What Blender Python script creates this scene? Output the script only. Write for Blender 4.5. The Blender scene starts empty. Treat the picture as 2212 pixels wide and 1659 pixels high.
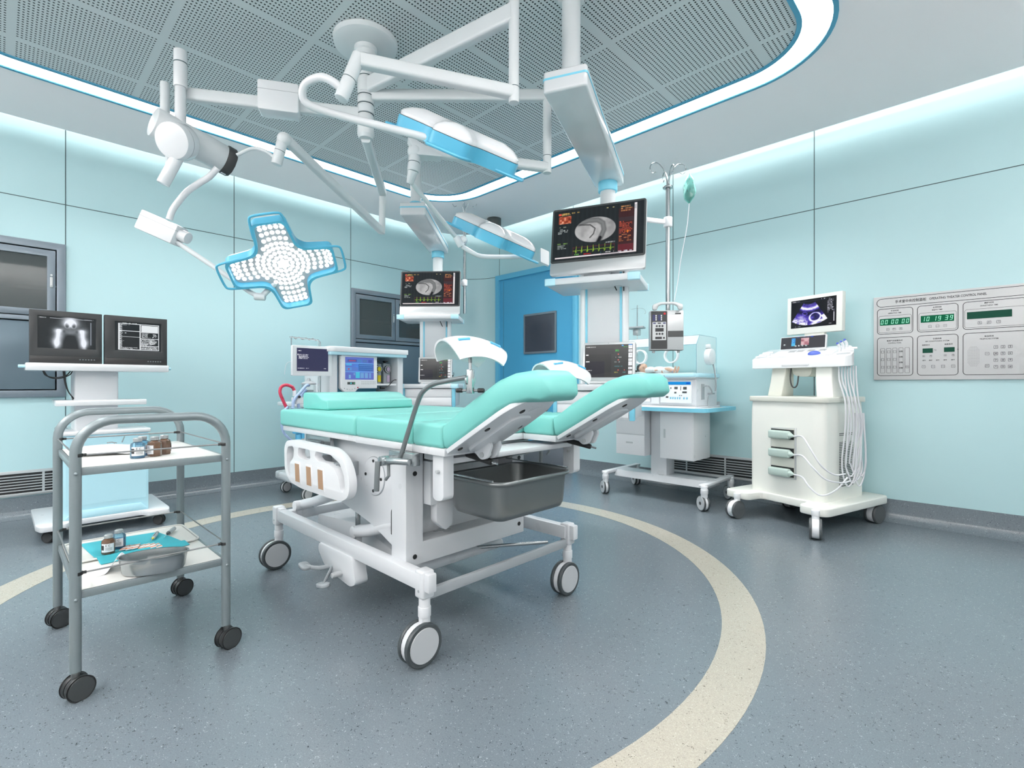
import bpy, bmesh, math, random
import numpy as np
from mathutils import Vector, Matrix, Euler
from mathutils.geometry import tessellate_polygon
random.seed(7)
rng = np.random.default_rng(7)
SC = bpy.context.scene
COL = SC.collection
PI = math.pi
V = Vector

# ------------------------------------------------------------------ materials
def lin1(c):
    return c / 12.92 if c <= 0.04045 else ((c + 0.055) / 1.055) ** 2.4
def rgb(h):
    h = h.lstrip('#')
    return tuple(lin1(int(h[i:i + 2], 16) / 255) for i in (0, 2, 4))
def pset(b, **kw):
    for k, v in kw.items():
        if k in b.inputs:
            b.inputs[k].default_value = v
def mat(name, col, rough=0.4, metal=0.0, spec=0.5, var=0.0, coat=0.0, scale=6.0):
    m = bpy.data.materials.new(name); m.use_nodes = True
    nt = m.node_tree; b = nt.nodes['Principled BSDF']
    c = rgb(col) if isinstance(col, str) else col
    pset(b, **{'Base Color': (*c, 1), 'Roughness': rough, 'Metallic': metal, 'Specular IOR Level': spec, 'Coat Weight': coat})
    if var:
        tc = nt.nodes.new('ShaderNodeTexCoord'); nz = nt.nodes.new('ShaderNodeTexNoise')
        nz.inputs['Scale'].default_value = scale; nz.inputs['Detail'].default_value = 3
        nt.links.new(tc.outputs['Object'], nz.inputs['Vector'])
        mr = nt.nodes.new('ShaderNodeMapRange')
        mr.inputs['To Min'].default_value = max(0, rough - var * .3); mr.inputs['To Max'].default_value = min(1, rough + var * .3)
        nt.links.new(nz.outputs['Fac'], mr.inputs['Value']); nt.links.new(mr.outputs['Result'], b.inputs['Roughness'])
    return m
def emit(name, col, strength=1.0, sample=None):
    m = bpy.data.materials.new(name); m.use_nodes = True
    nt = m.node_tree; nt.nodes.clear()
    o = nt.nodes.new('ShaderNodeOutputMaterial'); e = nt.nodes.new('ShaderNodeEmission')
    c = rgb(col) if isinstance(col, str) else col
    e.inputs['Color'].default_value = (*c, 1); e.inputs['Strength'].default_value = strength
    nt.links.new(e.outputs[0], o.inputs['Surface'])
    return m
def glass(name, tint='#ffffff', opacity=0.15, rough=0.03, fk=1.0):
    m = bpy.data.materials.new(name); m.use_nodes = True
    nt = m.node_tree; nt.nodes.clear()
    o = nt.nodes.new('ShaderNodeOutputMaterial'); t = nt.nodes.new('ShaderNodeBsdfTransparent')
    g = nt.nodes.new('ShaderNodeBsdfPrincipled'); mx = nt.nodes.new('ShaderNodeMixShader')
    fr = nt.nodes.new('ShaderNodeFresnel'); fr.inputs['IOR'].default_value = 1.45
    ad = nt.nodes.new('ShaderNodeMath'); ad.operation = 'ADD'; ad.use_clamp = True; ad.inputs[1].default_value = opacity
    t.inputs['Color'].default_value = (*rgb(tint), 1)
    pset(g, **{'Base Color': (*rgb(tint), 1), 'Roughness': rough, 'Specular IOR Level': 1.0})
    fm = nt.nodes.new('ShaderNodeMath'); fm.operation = 'MULTIPLY'; fm.inputs[1].default_value = fk
    nt.links.new(fr.outputs[0], fm.inputs[0]); nt.links.new(fm.outputs[0], ad.inputs[0]); nt.links.new(ad.outputs[0], mx.inputs['Fac'])
    nt.links.new(t.outputs[0], mx.inputs[1]); nt.links.new(g.outputs[0], mx.inputs[2]); nt.links.new(mx.outputs[0], o.inputs['Surface'])
    return m

M = {}
M['wall'] = mat('wall_panel', (0.47, 0.68, 0.71), 0.34, var=0.05, scale=4)
M['seam'] = mat('panel_seam', (0.05, 0.09, 0.1), 0.6)
M['ceil'] = mat('ceiling_paint', (0.95, 0.905, 0.91), 0.7)
M['white'] = mat('white_enamel', (0.70, 0.72, 0.745), 0.28, var=0.06)
M['arm'] = mat('arm_enamel', (0.62, 0.655, 0.67), 0.3, var=0.05)
M['armg'] = mat('arm_gloss', (0.68, 0.70, 0.72), 0.16, coat=0.3)
M['whitep'] = mat('white_plastic', (0.82, 0.83, 0.85), 0.35, var=0.05)
M['gloss'] = mat('white_gloss', (0.84, 0.86, 0.88), 0.1, coat=0.4)
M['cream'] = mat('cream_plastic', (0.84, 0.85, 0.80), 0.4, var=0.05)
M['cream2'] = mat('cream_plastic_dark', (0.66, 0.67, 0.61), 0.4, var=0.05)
M['mint'] = mat('mint_vinyl', (0.175, 0.53, 0.485), 0.42, var=0.05)
M['door'] = mat('door_blue', (0.07, 0.36, 0.60), 0.4, var=0.04)
M['dframe'] = mat('door_frame_blue', (0.12, 0.46, 0.68), 0.4)
M['lblue'] = mat('light_blue_trim', (0.20, 0.58, 0.74), 0.35)
M['pale'] = mat('pale_blue_enamel', (0.50, 0.80, 0.90), 0.3)
M['rim'] = mat('lamp_rim_blue', (0.09, 0.40, 0.58), 0.35)
M['ltrim'] = mat('ceiling_trim_blue', (0.05, 0.30, 0.46), 0.4)
M['steel'] = mat('stainless_steel', (0.40, 0.43, 0.44), 0.26, metal=0.9, var=0.08)
M['cabsteel'] = mat('cabinet_steel', (0.19, 0.23, 0.27), 0.36, metal=0.35, var=0.06)
M['cabdoor'] = mat('cabinet_door_steel', (0.14, 0.19, 0.23), 0.36, metal=0.35, var=0.06)
M['cabin'] = mat('cabinet_inside', (0.13, 0.16, 0.17), 0.5)
M['chrome'] = mat('chrome', (0.62, 0.65, 0.66), 0.12, metal=1.0)
M['tube'] = mat('grey_tube', (0.20, 0.24, 0.255), 0.32, metal=0.3, var=0.05)
M['rod'] = mat('dark_rod', (0.20, 0.22, 0.23), 0.28, metal=0.6)
M['basin'] = mat('basin_steel', (0.20, 0.215, 0.22), 0.3, metal=0.8)
M['wire'] = mat('wire_grey', (0.20, 0.21, 0.215), 0.35, metal=0.5)
M['polesteel'] = mat('pole_steel', (0.36, 0.39, 0.40), 0.18, metal=0.9)
M['black'] = mat('black_rubber', (0.012, 0.013, 0.014), 0.45)
M['dark'] = mat('dark_plastic', (0.045, 0.05, 0.052), 0.35)
M['darkg'] = mat('charcoal_plastic', (0.042, 0.045, 0.047), 0.4, spec=0.3)
M['tyre'] = mat('grey_tyre', (0.045, 0.055, 0.06), 0.4)
M['hubw'] = mat('wheel_disc', (0.50, 0.52, 0.54), 0.3)
M['hubg'] = mat('wheel_disc_grey', (0.075, 0.085, 0.09), 0.35)
M['silver'] = mat('silver_bezel', (0.55, 0.57, 0.58), 0.3, metal=0.4)
M['grey'] = mat('grey_plastic', (0.33, 0.36, 0.38), 0.4)
M['kick'] = mat('kick_plate', (0.16, 0.18, 0.21), 0.35, metal=0.3)
M['pane'] = glass('cabinet_glass', '#7d8a8c', 0.25, fk=0.6)
M['glass'] = glass('clear_acrylic', '#fafdfd', 0.01, fk=0.45)
M['dglass'] = glass('door_glass', '#59616d', 0.6)
M['brown'] = mat('amber_bottle', (0.115, 0.06, 0.035), 0.12, coat=0.5)
M['vial'] = glass('vial_glass', '#b9dbe8', 0.12)
M['liquid'] = glass('blue_liquid', '#6fb6dd', 0.35)
M['cap'] = mat('vial_cap', (0.42, 0.45, 0.46), 0.3, metal=0.4)
M['paper'] = mat('paper', (0.80, 0.81, 0.83), 0.7)
M['blackprint'] = mat('black_print', (0.015, 0.016, 0.02), 0.5)
M['greyprint'] = mat('grey_print', (0.10, 0.10, 0.12), 0.5)
M['cloth'] = mat('blue_drape', (0.035, 0.36, 0.43), 0.7, var=0.1)
M['tray'] = mat('enamel_tray', (0.68, 0.69, 0.66), 0.35)
M['shelf'] = mat('white_laminate', (0.74, 0.74, 0.71), 0.4)
M['brownpad'] = mat('tan_insert', (0.36, 0.22, 0.13), 0.5)
M['red'] = mat('red_hose', (0.55, 0.04, 0.09), 0.35)
M['hose'] = mat('blue_hose', (0.35, 0.47, 0.68), 0.35)
M['yellow'] = mat('yellow_plastic', (0.82, 0.66, 0.02), 0.35)
M['lilac'] = mat('lilac_plastic', (0.56, 0.44, 0.58), 0.35)
M['sky'] = mat('cyan_plastic', (0.10, 0.42, 0.66), 0.4)
M['skin'] = mat('skin', (0.62, 0.36, 0.26), 0.5)
M['hair'] = mat('dark_hair', (0.02, 0.025, 0.025), 0.6)
M['gown'] = mat('white_gown', (0.76, 0.77, 0.78), 0.7)
M['cuff'] = mat('grey_cuff', (0.22, 0.24, 0.30), 0.6)
M['probe'] = mat('probe_green', (0.45, 0.56, 0.52), 0.35)
M['cable'] = mat('white_cable', (0.70, 0.71, 0.74), 0.4)
M['bluebtn'] = mat('blue_button', (0.08, 0.13, 0.50), 0.35)
M['panel'] = mat('control_panel_face', (0.58, 0.58, 0.585), 0.35, var=0.04)
M['panelrim'] = mat('control_panel_edge', (0.42, 0.43, 0.48), 0.35)
M['lcd'] = mat('lcd_green', (0.008, 0.06, 0.038), 0.5, spec=0.1)
M['lcdlit'] = emit('lcd_glow', (0.02, 0.20, 0.10), 0.7)
M['digit'] = emit('digit_glow', (0.42, 1.0, 0.72), 1.15)
M['orange'] = mat('orange_print', (0.70, 0.25, 0.10), 0.5)
M['strip'] = emit('strip_light', (1.0, 0.99, 0.98), 5.0)
M['cove'] = emit('cove_strip', (0.97, 1.0, 1.0), 8.5)
M['fill_strip'] = emit('fill_strip_glow', (1.0, 0.98, 0.965), 60.0)
M['wallw'] = mat('white_wall', (0.86, 0.84, 0.83), 0.5)
M['plenum'] = mat('plenum_dark', (0.03, 0.03, 0.03), 0.8)
M['led'] = emit('led_lens', (0.95, 0.98, 1.0), 3.2)
M['ledplate'] = mat('led_plate', (0.45, 0.46, 0.48), 0.35)
M['speaker'] = mat('dark_grille', (0.05, 0.06, 0.062), 0.5)
M['bagfluid'] = glass('iv_fluid', '#7fb9b2', 0.35)
M['bagdark'] = mat('bag_print', (0.03, 0.07, 0.07), 0.3)
def screen_mat():
    m = bpy.data.materials.new('screen_image'); m.use_nodes = True
    nt = m.node_tree; b = nt.nodes['Principled BSDF']
    at = nt.nodes.new('ShaderNodeAttribute'); at.attribute_name = 'img'
    pset(b, **{'Base Color': (0.01, 0.01, 0.012, 1), 'Roughness': 0.12, 'Specular IOR Level': 0.2, 'Emission Strength': 1.0})
    nt.links.new(at.outputs['Color'], b.inputs['Emission Color'])
    return m
M['screen'] = screen_mat()

def floor_mat(name, base, dark, light):
    m = bpy.data.materials.new(name); m.use_nodes = True
    nt = m.node_tree; N = nt.nodes; Lk = nt.links; b = N['Principled BSDF']
    tc = N.new('ShaderNodeTexCoord')
    def specks(scale, seed, lo, thr):
        mp = N.new('ShaderNodeMapping'); mp.inputs['Location'].default_value = (seed, seed * 1.7, 0)
        Lk.new(tc.outputs['Object'], mp.inputs['Vector'])
        # bend the cells a little so the chips are irregular
        vo = N.new('ShaderNodeTexVoronoi'); vo.inputs['Scale'].default_value = scale
        nz = N.new('ShaderNodeTexNoise'); nz.inputs['Scale'].default_value = scale * 1.3
        Lk.new(mp.outputs[0], nz.inputs['Vector'])
        mix = N.new('ShaderNodeMixRGB'); mix.inputs['Fac'].default_value = 0.035
        Lk.new(mp.outputs[0], mix.inputs[1]); Lk.new(nz.outputs['Color'], mix.inputs[2]); Lk.new(mix.outputs[0], vo.inputs['Vector'])
        sep = N.new('ShaderNodeSeparateColor'); Lk.new(vo.outputs['Color'], sep.inputs[0])
        pick = N.new('ShaderNodeMath'); pick.operation = 'GREATER_THAN'; pick.inputs[1].default_value = thr
        Lk.new(sep.outputs[0], pick.inputs[0])
        rad = N.new('ShaderNodeMath'); rad.operation = 'MULTIPLY_ADD'; rad.inputs[1].default_value = lo; rad.inputs[2].default_value = lo * 0.5
        Lk.new(sep.outputs[1], rad.inputs[0])
        ls = N.new('ShaderNodeMath'); ls.operation = 'LESS_THAN'
        Lk.new(vo.outputs['Distance'], ls.inputs[0]); Lk.new(rad.outputs[0], ls.inputs[1])
        mu = N.new('ShaderNodeMath'); mu.operation = 'MULTIPLY'
        Lk.new(pick.outputs[0], mu.inputs[0]); Lk.new(ls.outputs[0], mu.inputs[1])
        return mu.outputs[0]
    nz = N.new('ShaderNodeTexNoise'); nz.inputs['Scale'].default_value = 260; nz.inputs['Detail'].default_value = 2
    Lk.new(tc.outputs['Object'], nz.inputs['Vector'])
    cr = N.new('ShaderNodeValToRGB')
    cr.color_ramp.elements[0].position = 0.35; cr.color_ramp.elements[1].position = 0.65
    cr.color_ramp.elements[0].color = (*[c * 0.9 for c in base], 1); cr.color_ramp.elements[1].color = (*[min(1, c * 1.1) for c in base], 1)
    Lk.new(nz.outputs['Fac'], cr.inputs['Fac'])
    cur = cr.outputs['Color']
    for sc, sd, lo, thr, colr in ((105, 3.1, 0.17, 0.45, light), (88, 11.7, 0.18, 0.50, dark)):
        mx = N.new('ShaderNodeMixRGB'); mx.inputs[2].default_value = (*colr, 1)
        Lk.new(specks(sc, sd, lo, thr), mx.inputs['Fac']); Lk.new(cur, mx.inputs[1]); cur = mx.outputs[0]
    Lk.new(cur, b.inputs['Base Color'])
    pset(b, **{'Roughness': 0.24, 'Specular IOR Level': 0.5})
    return m
M['floor'] = floor_mat('vinyl_floor', (0.140, 0.170, 0.192), (0.02, 0.03, 0.035), (0.36, 0.40, 0.42))
M['ring'] = floor_mat('vinyl_ring', (0.41, 0.385, 0.325), (0.13, 0.12, 0.10), (0.62, 0.60, 0.54))

def perf_mat():
    m = bpy.data.materials.new('perforated_tile'); m.use_nodes = True
    nt = m.node_tree; N = nt.nodes; Lk = nt.links; b = N['Principled BSDF']
    tc = N.new('ShaderNodeTexCoord'); sp = N.new('ShaderNodeSeparateXYZ'); Lk.new(tc.outputs['Object'], sp.inputs[0])
    def mth(op, a, c=None, d=None):
        n = N.new('ShaderNodeMath'); n.operation = op
        for i, x in enumerate((a, c, d)):
            if x is None: continue
            if isinstance(x, (int, float)): n.inputs[i].default_value = x
            else: Lk.new(x, n.inputs[i])
        return n.outputs[0]
    P = 0.59
    def axis(o, off, n, marg):
        pitch = (P - 2 * marg) / n
        t = mth('MULTIPLY', mth('FRACT', mth('DIVIDE', mth('SUBTRACT', o, off), P)), P)   # metres within the tile
        s = mth('DIVIDE', mth('SUBTRACT', t, marg), pitch)
        inside = mth('MULTIPLY', mth('GREATER_THAN', s, 0.0), mth('LESS_THAN', s, float(n)))
        dist = mth('MULTIPLY', mth('SUBTRACT', mth('FRACT', s), 0.5), pitch)
        return dist, inside
    dx, ix = axis(sp.outputs[0], -2.744, 22, 0.020)
    dy, iy = axis(sp.outputs[1], 1.229, 32, 0.016)
    d = mth('SQRT', mth('ADD', mth('MULTIPLY', dx, dx), mth('MULTIPLY', dy, dy)))
    hole = mth('MULTIPLY', mth('MULTIPLY', ix, iy), mth('LESS_THAN', d, 0.0050))
    mx = N.new('ShaderNodeMixRGB'); mx.inputs[1].default_value = (0.60, 0.645, 0.655, 1); mx.inputs[2].default_value = (0.012, 0.02, 0.022, 1)
    Lk.new(hole, mx.inputs['Fac']); Lk.new(mx.outputs[0], b.inputs['Base Color'])
    pset(b, **{'Roughness': 0.5, 'Specular IOR Level': 0.3})
    return m
M['perf'] = perf_mat()

# ------------------------------------------------------------------ mesh builder
def catmull(pts, n):
    pts = [V(p) for p in pts]
    if n <= 1 or len(pts) < 3: return pts
    out = []
    for i in range(len(pts) - 1):
        p0 = pts[i - 1] if i else pts[0] * 2 - pts[1]
        p1, p2 = pts[i], pts[i + 1]
        p3 = pts[i + 2] if i + 2 < len(pts) else pts[-1] * 2 - pts[-2]
        for k in range(n):
            t = k / n
            out.append(0.5 * ((2 * p1) + (p2 - p0) * t + (2 * p0 - 5 * p1 + 4 * p2 - p3) * t * t + (3 * p1 - p0 - 3 * p2 + p3) * t ** 3))
    out.append(pts[-1]); return out
def fillet(poly, r, n=5):
    out = []; L = len(poly)
    for i in range(L):
        p = V(poly[i]).to_2d(); a = V(poly[i - 1]).to_2d(); b = V(poly[(i + 1) % L]).to_2d()
        rr = r[i] if isinstance(r, (list, tuple)) else r
        u = (a - p); w = (b - p); d = min(rr, u.length * 0.49, w.length * 0.49)
        if d < 1e-6: out.append((p.x, p.y)); continue
        s = p + u.normalized() * d; e = p + w.normalized() * d
        for k in range(n + 1):
            t = k / n; q = s * (1 - t) ** 2 + p * 2 * t * (1 - t) + e * t * t
            out.append((q.x, q.y))
    return out
def rrect(x0, x1, y0, y1, r, n=6):
    out = []
    for cx, cy, a in ((x1 - r, y0 + r, -90), (x1 - r, y1 - r, 0), (x0 + r, y1 - r, 90), (x0 + r, y0 + r, 180)):
        for k in range(n + 1):
            t = math.radians(a + 90 * k / n); out.append((cx + r * math.cos(t), cy + r * math.sin(t)))
    return out
def circle(cx, cy, rx, ry=None, n=32):
    ry = ry or rx
    return [(cx + rx * math.cos(2 * PI * k / n), cy + ry * math.sin(2 * PI * k / n)) for k in range(n)]
def face_m(o, right, up):
    r = V(right).normalized(); u = V(up).normalized(); n = r.cross(u)
    m = Matrix((r, u, n)).transposed().to_4x4(); m.translation = V(o); return m
def axis_m(p0, p1):
    p0 = V(p0); z = (V(p1) - p0).normalized()
    m = z.to_track_quat('Z', 'Y').to_matrix().to_4x4(); m.translation = p0; return m
XZ = Matrix(((1, 0, 0, 0), (0, 0, -1, 0), (0, 1, 0, 0), (0, 0, 0, 1)))      # poly (x, z), extruded along -y
YZ = Matrix(((0, 0, 1, 0), (1, 0, 0, 0), (0, 1, 0, 0), (0, 0, 0, 1)))       # poly (y, z), extruded along x
class MB:
    def __init__(s, T=None):
        s.bm = bmesh.new(); s.mi = 0; s.T = T or Matrix()
    def m(s, i): s.mi = i; return s
    def _add(s, t, Mx=None):
        if Mx is not None: t.transform(Mx)
        t.transform(s.T)
        for f in t.faces: f.material_index = s.mi
        me = bpy.data.meshes.new('t'); t.to_mesh(me); t.free(); s.bm.from_mesh(me); bpy.data.meshes.remove(me); return s
    def _bev(s, t, b, seg, ang=25):
        if b <= 0: return
        bmesh.ops.recalc_face_normals(t, faces=t.faces)
        es = [e for e in t.edges if len(e.link_faces) == 2 and e.calc_face_angle(0) > math.radians(ang)]
        bmesh.ops.bevel(t, geom=es, offset=b, segments=seg, affect='EDGES', profile=0.5, clamp_overlap=True)
    def box(s, x0, x1, y0, y1, z0, z1, b=0.0, seg=2, Mx=None):
        t = bmesh.new(); bmesh.ops.create_cube(t, size=1)
        t.transform(Matrix.Translation(((x0 + x1) / 2, (y0 + y1) / 2, (z0 + z1) / 2)) @ Matrix.Diagonal((abs(x1 - x0), abs(y1 - y0), abs(z1 - z0), 1)))
        s._bev(t, b, seg); return s._add(t, Mx)
    def cyl(s, p0, p1, r, r2=None, seg=20, b=0.0, Mx=None):
        t = bmesh.new(); L = (V(p1) - V(p0)).length
        bmesh.ops.create_cone(t, cap_ends=True, segments=seg, radius1=r, radius2=r if r2 is None else r2, depth=L)
        t.transform(Matrix.Translation((0, 0, L / 2))); s._bev(t, b, 2, 50)
        t.transform(axis_m(p0, p1)); return s._add(t, Mx)
    def tube(s, pts, r, seg=8, sub=1, closed=False, flat=1.0, Mx=None):
        P = catmull(pts, sub); rs = r if isinstance(r, (list, tuple)) else None
        t = bmesh.new(); rings = []; n = len(P); up = None
        for i, p in enumerate(P):
            if closed: d = P[(i + 1) % n] - P[i - 1]
            else: d = (P[min(i + 1, n - 1)] - P[max(i - 1, 0)])
            d = d.normalized() if d.length > 1e-9 else V((0, 0, 1))
            if up is None:
                up = d.orthogonal().normalized()
                if abs(d.z) < 0.9: up = (V((0, 0, 1)) - d * d.z).normalized()
            else:
                up = (up - d * up.dot(d)); up = up.normalized() if up.length > 1e-6 else d.orthogonal().normalized()
            sd = d.cross(up)
            rr = r if rs is None else rs[min(int(i * len(rs) / n), len(rs) - 1)] if len(rs) != n else rs[i]
            rings.append([t.verts.new(p + (up * math.cos(2 * PI * k / seg) + sd * math.sin(2 * PI * k / seg) * flat) * rr) for k in range(seg)])
        for i in range(n if closed else n - 1):
            a, b = rings[i], rings[(i + 1) % n]
            for k in range(seg): t.faces.new((a[k], a[(k + 1) % seg], b[(k + 1) % seg], b[k]))
        if not closed:
            t.faces.new(rings[0][::-1]); t.faces.new(rings[-1])
        bmesh.ops.recalc_face_normals(t, faces=t.faces)
        return s._add(t, Mx)
    def lathe(s, prof, seg=28, Mx=None):
        t = bmesh.new(); rings = []
        for r, z in prof:
            if r < 1e-6: rings.append([t.verts.new((0, 0, z))])
            else: rings.append([t.verts.new((r * math.cos(2 * PI * k / seg), r * math.sin(2 * PI * k / seg), z)) for k in range(seg)])
        for a, b in zip(rings, rings[1:]):
            for k in range(seg):
                if len(a) == 1 and len(b) == 1: continue
                if len(a) == 1: t.faces.new((a[0], b[k], b[(k + 1) % seg]))
                elif len(b) == 1: t.faces.new((a[k], a[(k + 1) % seg], b[0]))
                else: t.faces.new((a[k], a[(k + 1) % seg], b[(k + 1) % seg], b[k]))
        bmesh.ops.recalc_face_normals(t, faces=t.faces)
        return s._add(t, Mx)
    def prism(s, poly, d0, d1, b=0.0, seg=2, Mx=None, holes=(), ang=25):
        t = bmesh.new()
        if not holes:
            A = [t.verts.new((p[0], p[1], d0)) for p in poly]; B = [t.verts.new((p[0], p[1], d1)) for p in poly]
            t.faces.new(A[::-1]); t.faces.new(B); n = len(poly)
            for k in range(n): t.faces.new((A[k], A[(k + 1) % n], B[(k + 1) % n], B[k]))
        else:
            loops = [list(poly)] + [list(h) for h in holes]
            tris = tessellate_polygon([[V((p[0], p[1], 0)) for p in l] for l in loops])
            flat = [p for l in loops for p in l]
            A = [t.verts.new((p[0], p[1], d0)) for p in flat]; B = [t.verts.new((p[0], p[1], d1)) for p in flat]
            for f in tris:
                try: t.faces.new([A[i] for i in f]); t.faces.new([B[i] for i in f][::-1])
                except ValueError: pass
            o = 0
            for l in loops:
                n = len(l)
                for k in range(n): t.faces.new((A[o + k], A[o + (k + 1) % n], B[o + (k + 1) % n], B[o + k]))
                o += n
        bmesh.ops.recalc_face_normals(t, faces=t.faces)
        s._bev(t, b, seg, ang)
        return s._add(t, Mx)
    def sphere(s, c, r, sc=(1, 1, 1), seg=18, Mx=None):
        t = bmesh.new(); bmesh.ops.create_uvsphere(t, u_segments=seg, v_segments=max(6, seg // 2), radius=r)
        t.transform(Matrix.Translation(V(c)) @ Matrix.Diagonal((*sc, 1))); return s._add(t, Mx)
    def grid(s, nu, nv, fn, thick=0.0, Mx=None):
        t = bmesh.new(); G = [[t.verts.new(fn(i / nu, j / nv)) for j in range(nv + 1)] for i in range(nu + 1)]
        for i in range(nu):
            for j in range(nv): t.faces.new((G[i][j], G[i + 1][j], G[i + 1][j + 1], G[i][j + 1]))
        if thick:
            t.normal_update()
            g = bmesh.ops.solidify(t, geom=list(t.faces), thickness=thick)
        return s._add(t, Mx)
    def text(s, txt, size, Mx, align='LEFT', depth=0.0, sx=1.0, bold=0.012):
        cu = bpy.data.curves.new('txt', 'FONT'); cu.body = txt; cu.size = size; cu.align_x = align; cu.align_y = 'CENTER'; cu.extrude = depth; cu.offset = size * bold
        cu.resolution_u = 3
        ob = bpy.data.objects.new('txt', cu); COL.objects.link(ob)
        dg = bpy.context.evaluated_depsgraph_get(); me = bpy.data.meshes.new_from_object(ob.evaluated_get(dg))
        bpy.data.objects.remove(ob); bpy.data.curves.remove(cu)
        t = bmesh.new(); t.from_mesh(me); bpy.data.meshes.remove(me); t.transform(Matrix.Diagonal((sx, 1, 1, 1)))
        return s._add(t, Mx)
    def mesh(s, name, mats, smooth=35):
        me = bpy.data.meshes.new(name); s.bm.to_mesh(me); s.bm.free()
        for k in (mats if isinstance(mats, (list, tuple)) else [mats]): me.materials.append(M[k] if isinstance(k, str) else k)
        if smooth:
            me.polygons.foreach_set('use_smooth', [True] * len(me.polygons)); me.set_sharp_from_angle(angle=math.radians(smooth))
        return me
    def build(s, name, mats, parent=None, world=False, smooth=35, loc=None, label=None):
        me = s.mesh(name, mats, smooth)
        return link(name, me, parent, world, loc, label)
def wmat(o):
    m = o.matrix_basis.copy(); p = o.parent
    while p: m = p.matrix_basis @ m; p = p.parent
    return m
def link(name, me, parent=None, world=False, loc=None, label=None):
    o = bpy.data.objects.new(name, me); COL.objects.link(o)
    if parent:
        if world: me.transform(wmat(parent).inverted())
        o.parent = parent
    if loc is not None: o.location = loc
    if label: o['label'] = label
    return o
def tag(o, label, cat, group=None, kind=None):
    o['label'] = label; o['category'] = cat
    if group: o['group'] = group
    if kind: o['kind'] = kind
    return o
def thing(name, label, cat, loc=(0, 0, 0), rz=0.0, group=None, sc=1.0):
    o = bpy.data.objects.new(name, None); COL.objects.link(o); o.empty_display_size = 0.1
    o.location = loc; o.rotation_euler = (0, 0, math.radians(rz)); o.scale = (sc, sc, sc)
    return tag(o, label, cat, group)
def struct(o, label=None):
    o['kind'] = 'structure'
    if label: o['label'] = label
    return o
def copy_tree(o, parent=None):
    c = o.copy(); COL.objects.link(c); c.parent = parent
    for ch in list(o.children): copy_tree(ch, c)
    return c

# ------------------------------------------------------------------ screen pictures
def new_img(w, h, c=(0, 0, 0)):
    a = np.zeros((h, w, 3)); a[:] = c; return a
def irect(a, x0, y0, x1, y1, c, f=1.0):
    h, w, _ = a.shape; X0, X1, Y0, Y1 = int(x0 * w), max(int(x0 * w) + 1, int(round(x1 * w))), int(y0 * h), max(int(y0 * h) + 1, int(round(y1 * h)))
    a[Y0:Y1, X0:X1] = a[Y0:Y1, X0:X1] * (1 - f) + np.array(c) * f
def uv(a):
    h, w, _ = a.shape
    return np.meshgrid((np.arange(w) + 0.5) / w, (np.arange(h) + 0.5) / h)
def blend(a, mask, c):
    a[:] = a * (1 - mask[..., None]) + np.array(c) * mask[..., None]
def iell(a, cx, cy, rx, ry, c, rot=0.0, soft=0.02, f=1.0):
    x, y = uv(a); dx, dy = x - cx, y - cy; cs, sn = math.cos(rot), math.sin(rot)
    d = np.sqrt(((dx * cs + dy * sn) / rx) ** 2 + ((-dx * sn + dy * cs) / ry) ** 2)
    blend(a, np.clip((1 - d) / soft + 0.5, 0, 1) * f, c)
def iline(a, pts, w, c, f=1.0, soft=0.5):
    x, y = uv(a); h, wd, _ = a.shape; asp = h / wd; best = np.full(x.shape, 9.0)
    for (x0, y0), (x1, y1) in zip(pts, pts[1:]):
        vx, vy = x1 - x0, (y1 - y0) * asp; L = vx * vx + vy * vy + 1e-12
        t = np.clip(((x - x0) * vx + (y - y0) * asp * vy) / L, 0, 1)
        best = np.minimum(best, np.hypot(x - x0 - t * vx, (y - y0) * asp - t * vy))
    blend(a, np.clip((w - best) / (w * soft) , 0, 1) * f, c)
def itext(a, x, y, w, h, c, rows=1, seed=0, dens=0.75, f=1.0):
    r = np.random.default_rng(seed + 31); H, W, _ = a.shape
    for k in range(rows):
        ww = w * (r.uniform(0.6, 1.0) if rows > 1 else 1); cx = x
        while cx < x + ww:
            l = r.uniform(0.006, 0.03)
            if r.random() < dens: irect(a, cx, y + k * h, min(cx + l, x + ww), y + k * h + h * 0.55, c, f * r.uniform(0.6, 1))
            cx += l + 1.2 / W
def noise2(w, h, sx, sy, seed):
    r = np.random.default_rng(seed); g = r.random((sy + 2, sx + 2))
    X = np.linspace(0, sx, w); Y = np.linspace(0, sy, h); xi, yi = X.astype(int), Y.astype(int); fx, fy = X - xi, Y - yi
    fx = fx * fx * (3 - 2 * fx); fy = fy * fy * (3 - 2 * fy)
    A = g[np.ix_(yi, xi)] * (1 - fx) + g[np.ix_(yi, xi + 1)] * fx; B = g[np.ix_(yi + 1, xi)] * (1 - fx) + g[np.ix_(yi + 1, xi + 1)] * fx
    return A * (1 - fy[:, None]) + B * fy[:, None]
def screen_mesh(name, img, w, h, Mx):
    H, W, _ = img.shape
    me = bpy.data.meshes.new(name)
    X, Y = np.meshgrid(np.linspace(-w / 2, w / 2, W + 1), np.linspace(h / 2, -h / 2, H + 1))
    co = np.stack([X, Y, np.zeros_like(X)], -1).reshape(-1, 3)
    i = np.arange(H)[:, None] * (W + 1) + np.arange(W)[None]; i = i.reshape(-1)
    fc = np.stack([i + W + 1, i + W + 2, i + 1, i], -1)
    me.from_pydata(co.tolist(), [], fc.tolist())
    c = np.clip(img, 0, 1).reshape(-1, 3); c = np.where(c <= 0.04045, c / 12.92, ((c + 0.055) / 1.055) ** 2.4)
    at = me.color_attributes.new('img', 'FLOAT_COLOR', 'CORNER')
    full = np.ones((len(c), 4, 4)); full[:, :, :3] = c[:, None, :]
    at.data.foreach_set('color', full.reshape(-1).astype(np.float32))
    me.materials.append(M['screen']); me.transform(Mx); return me
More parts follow.
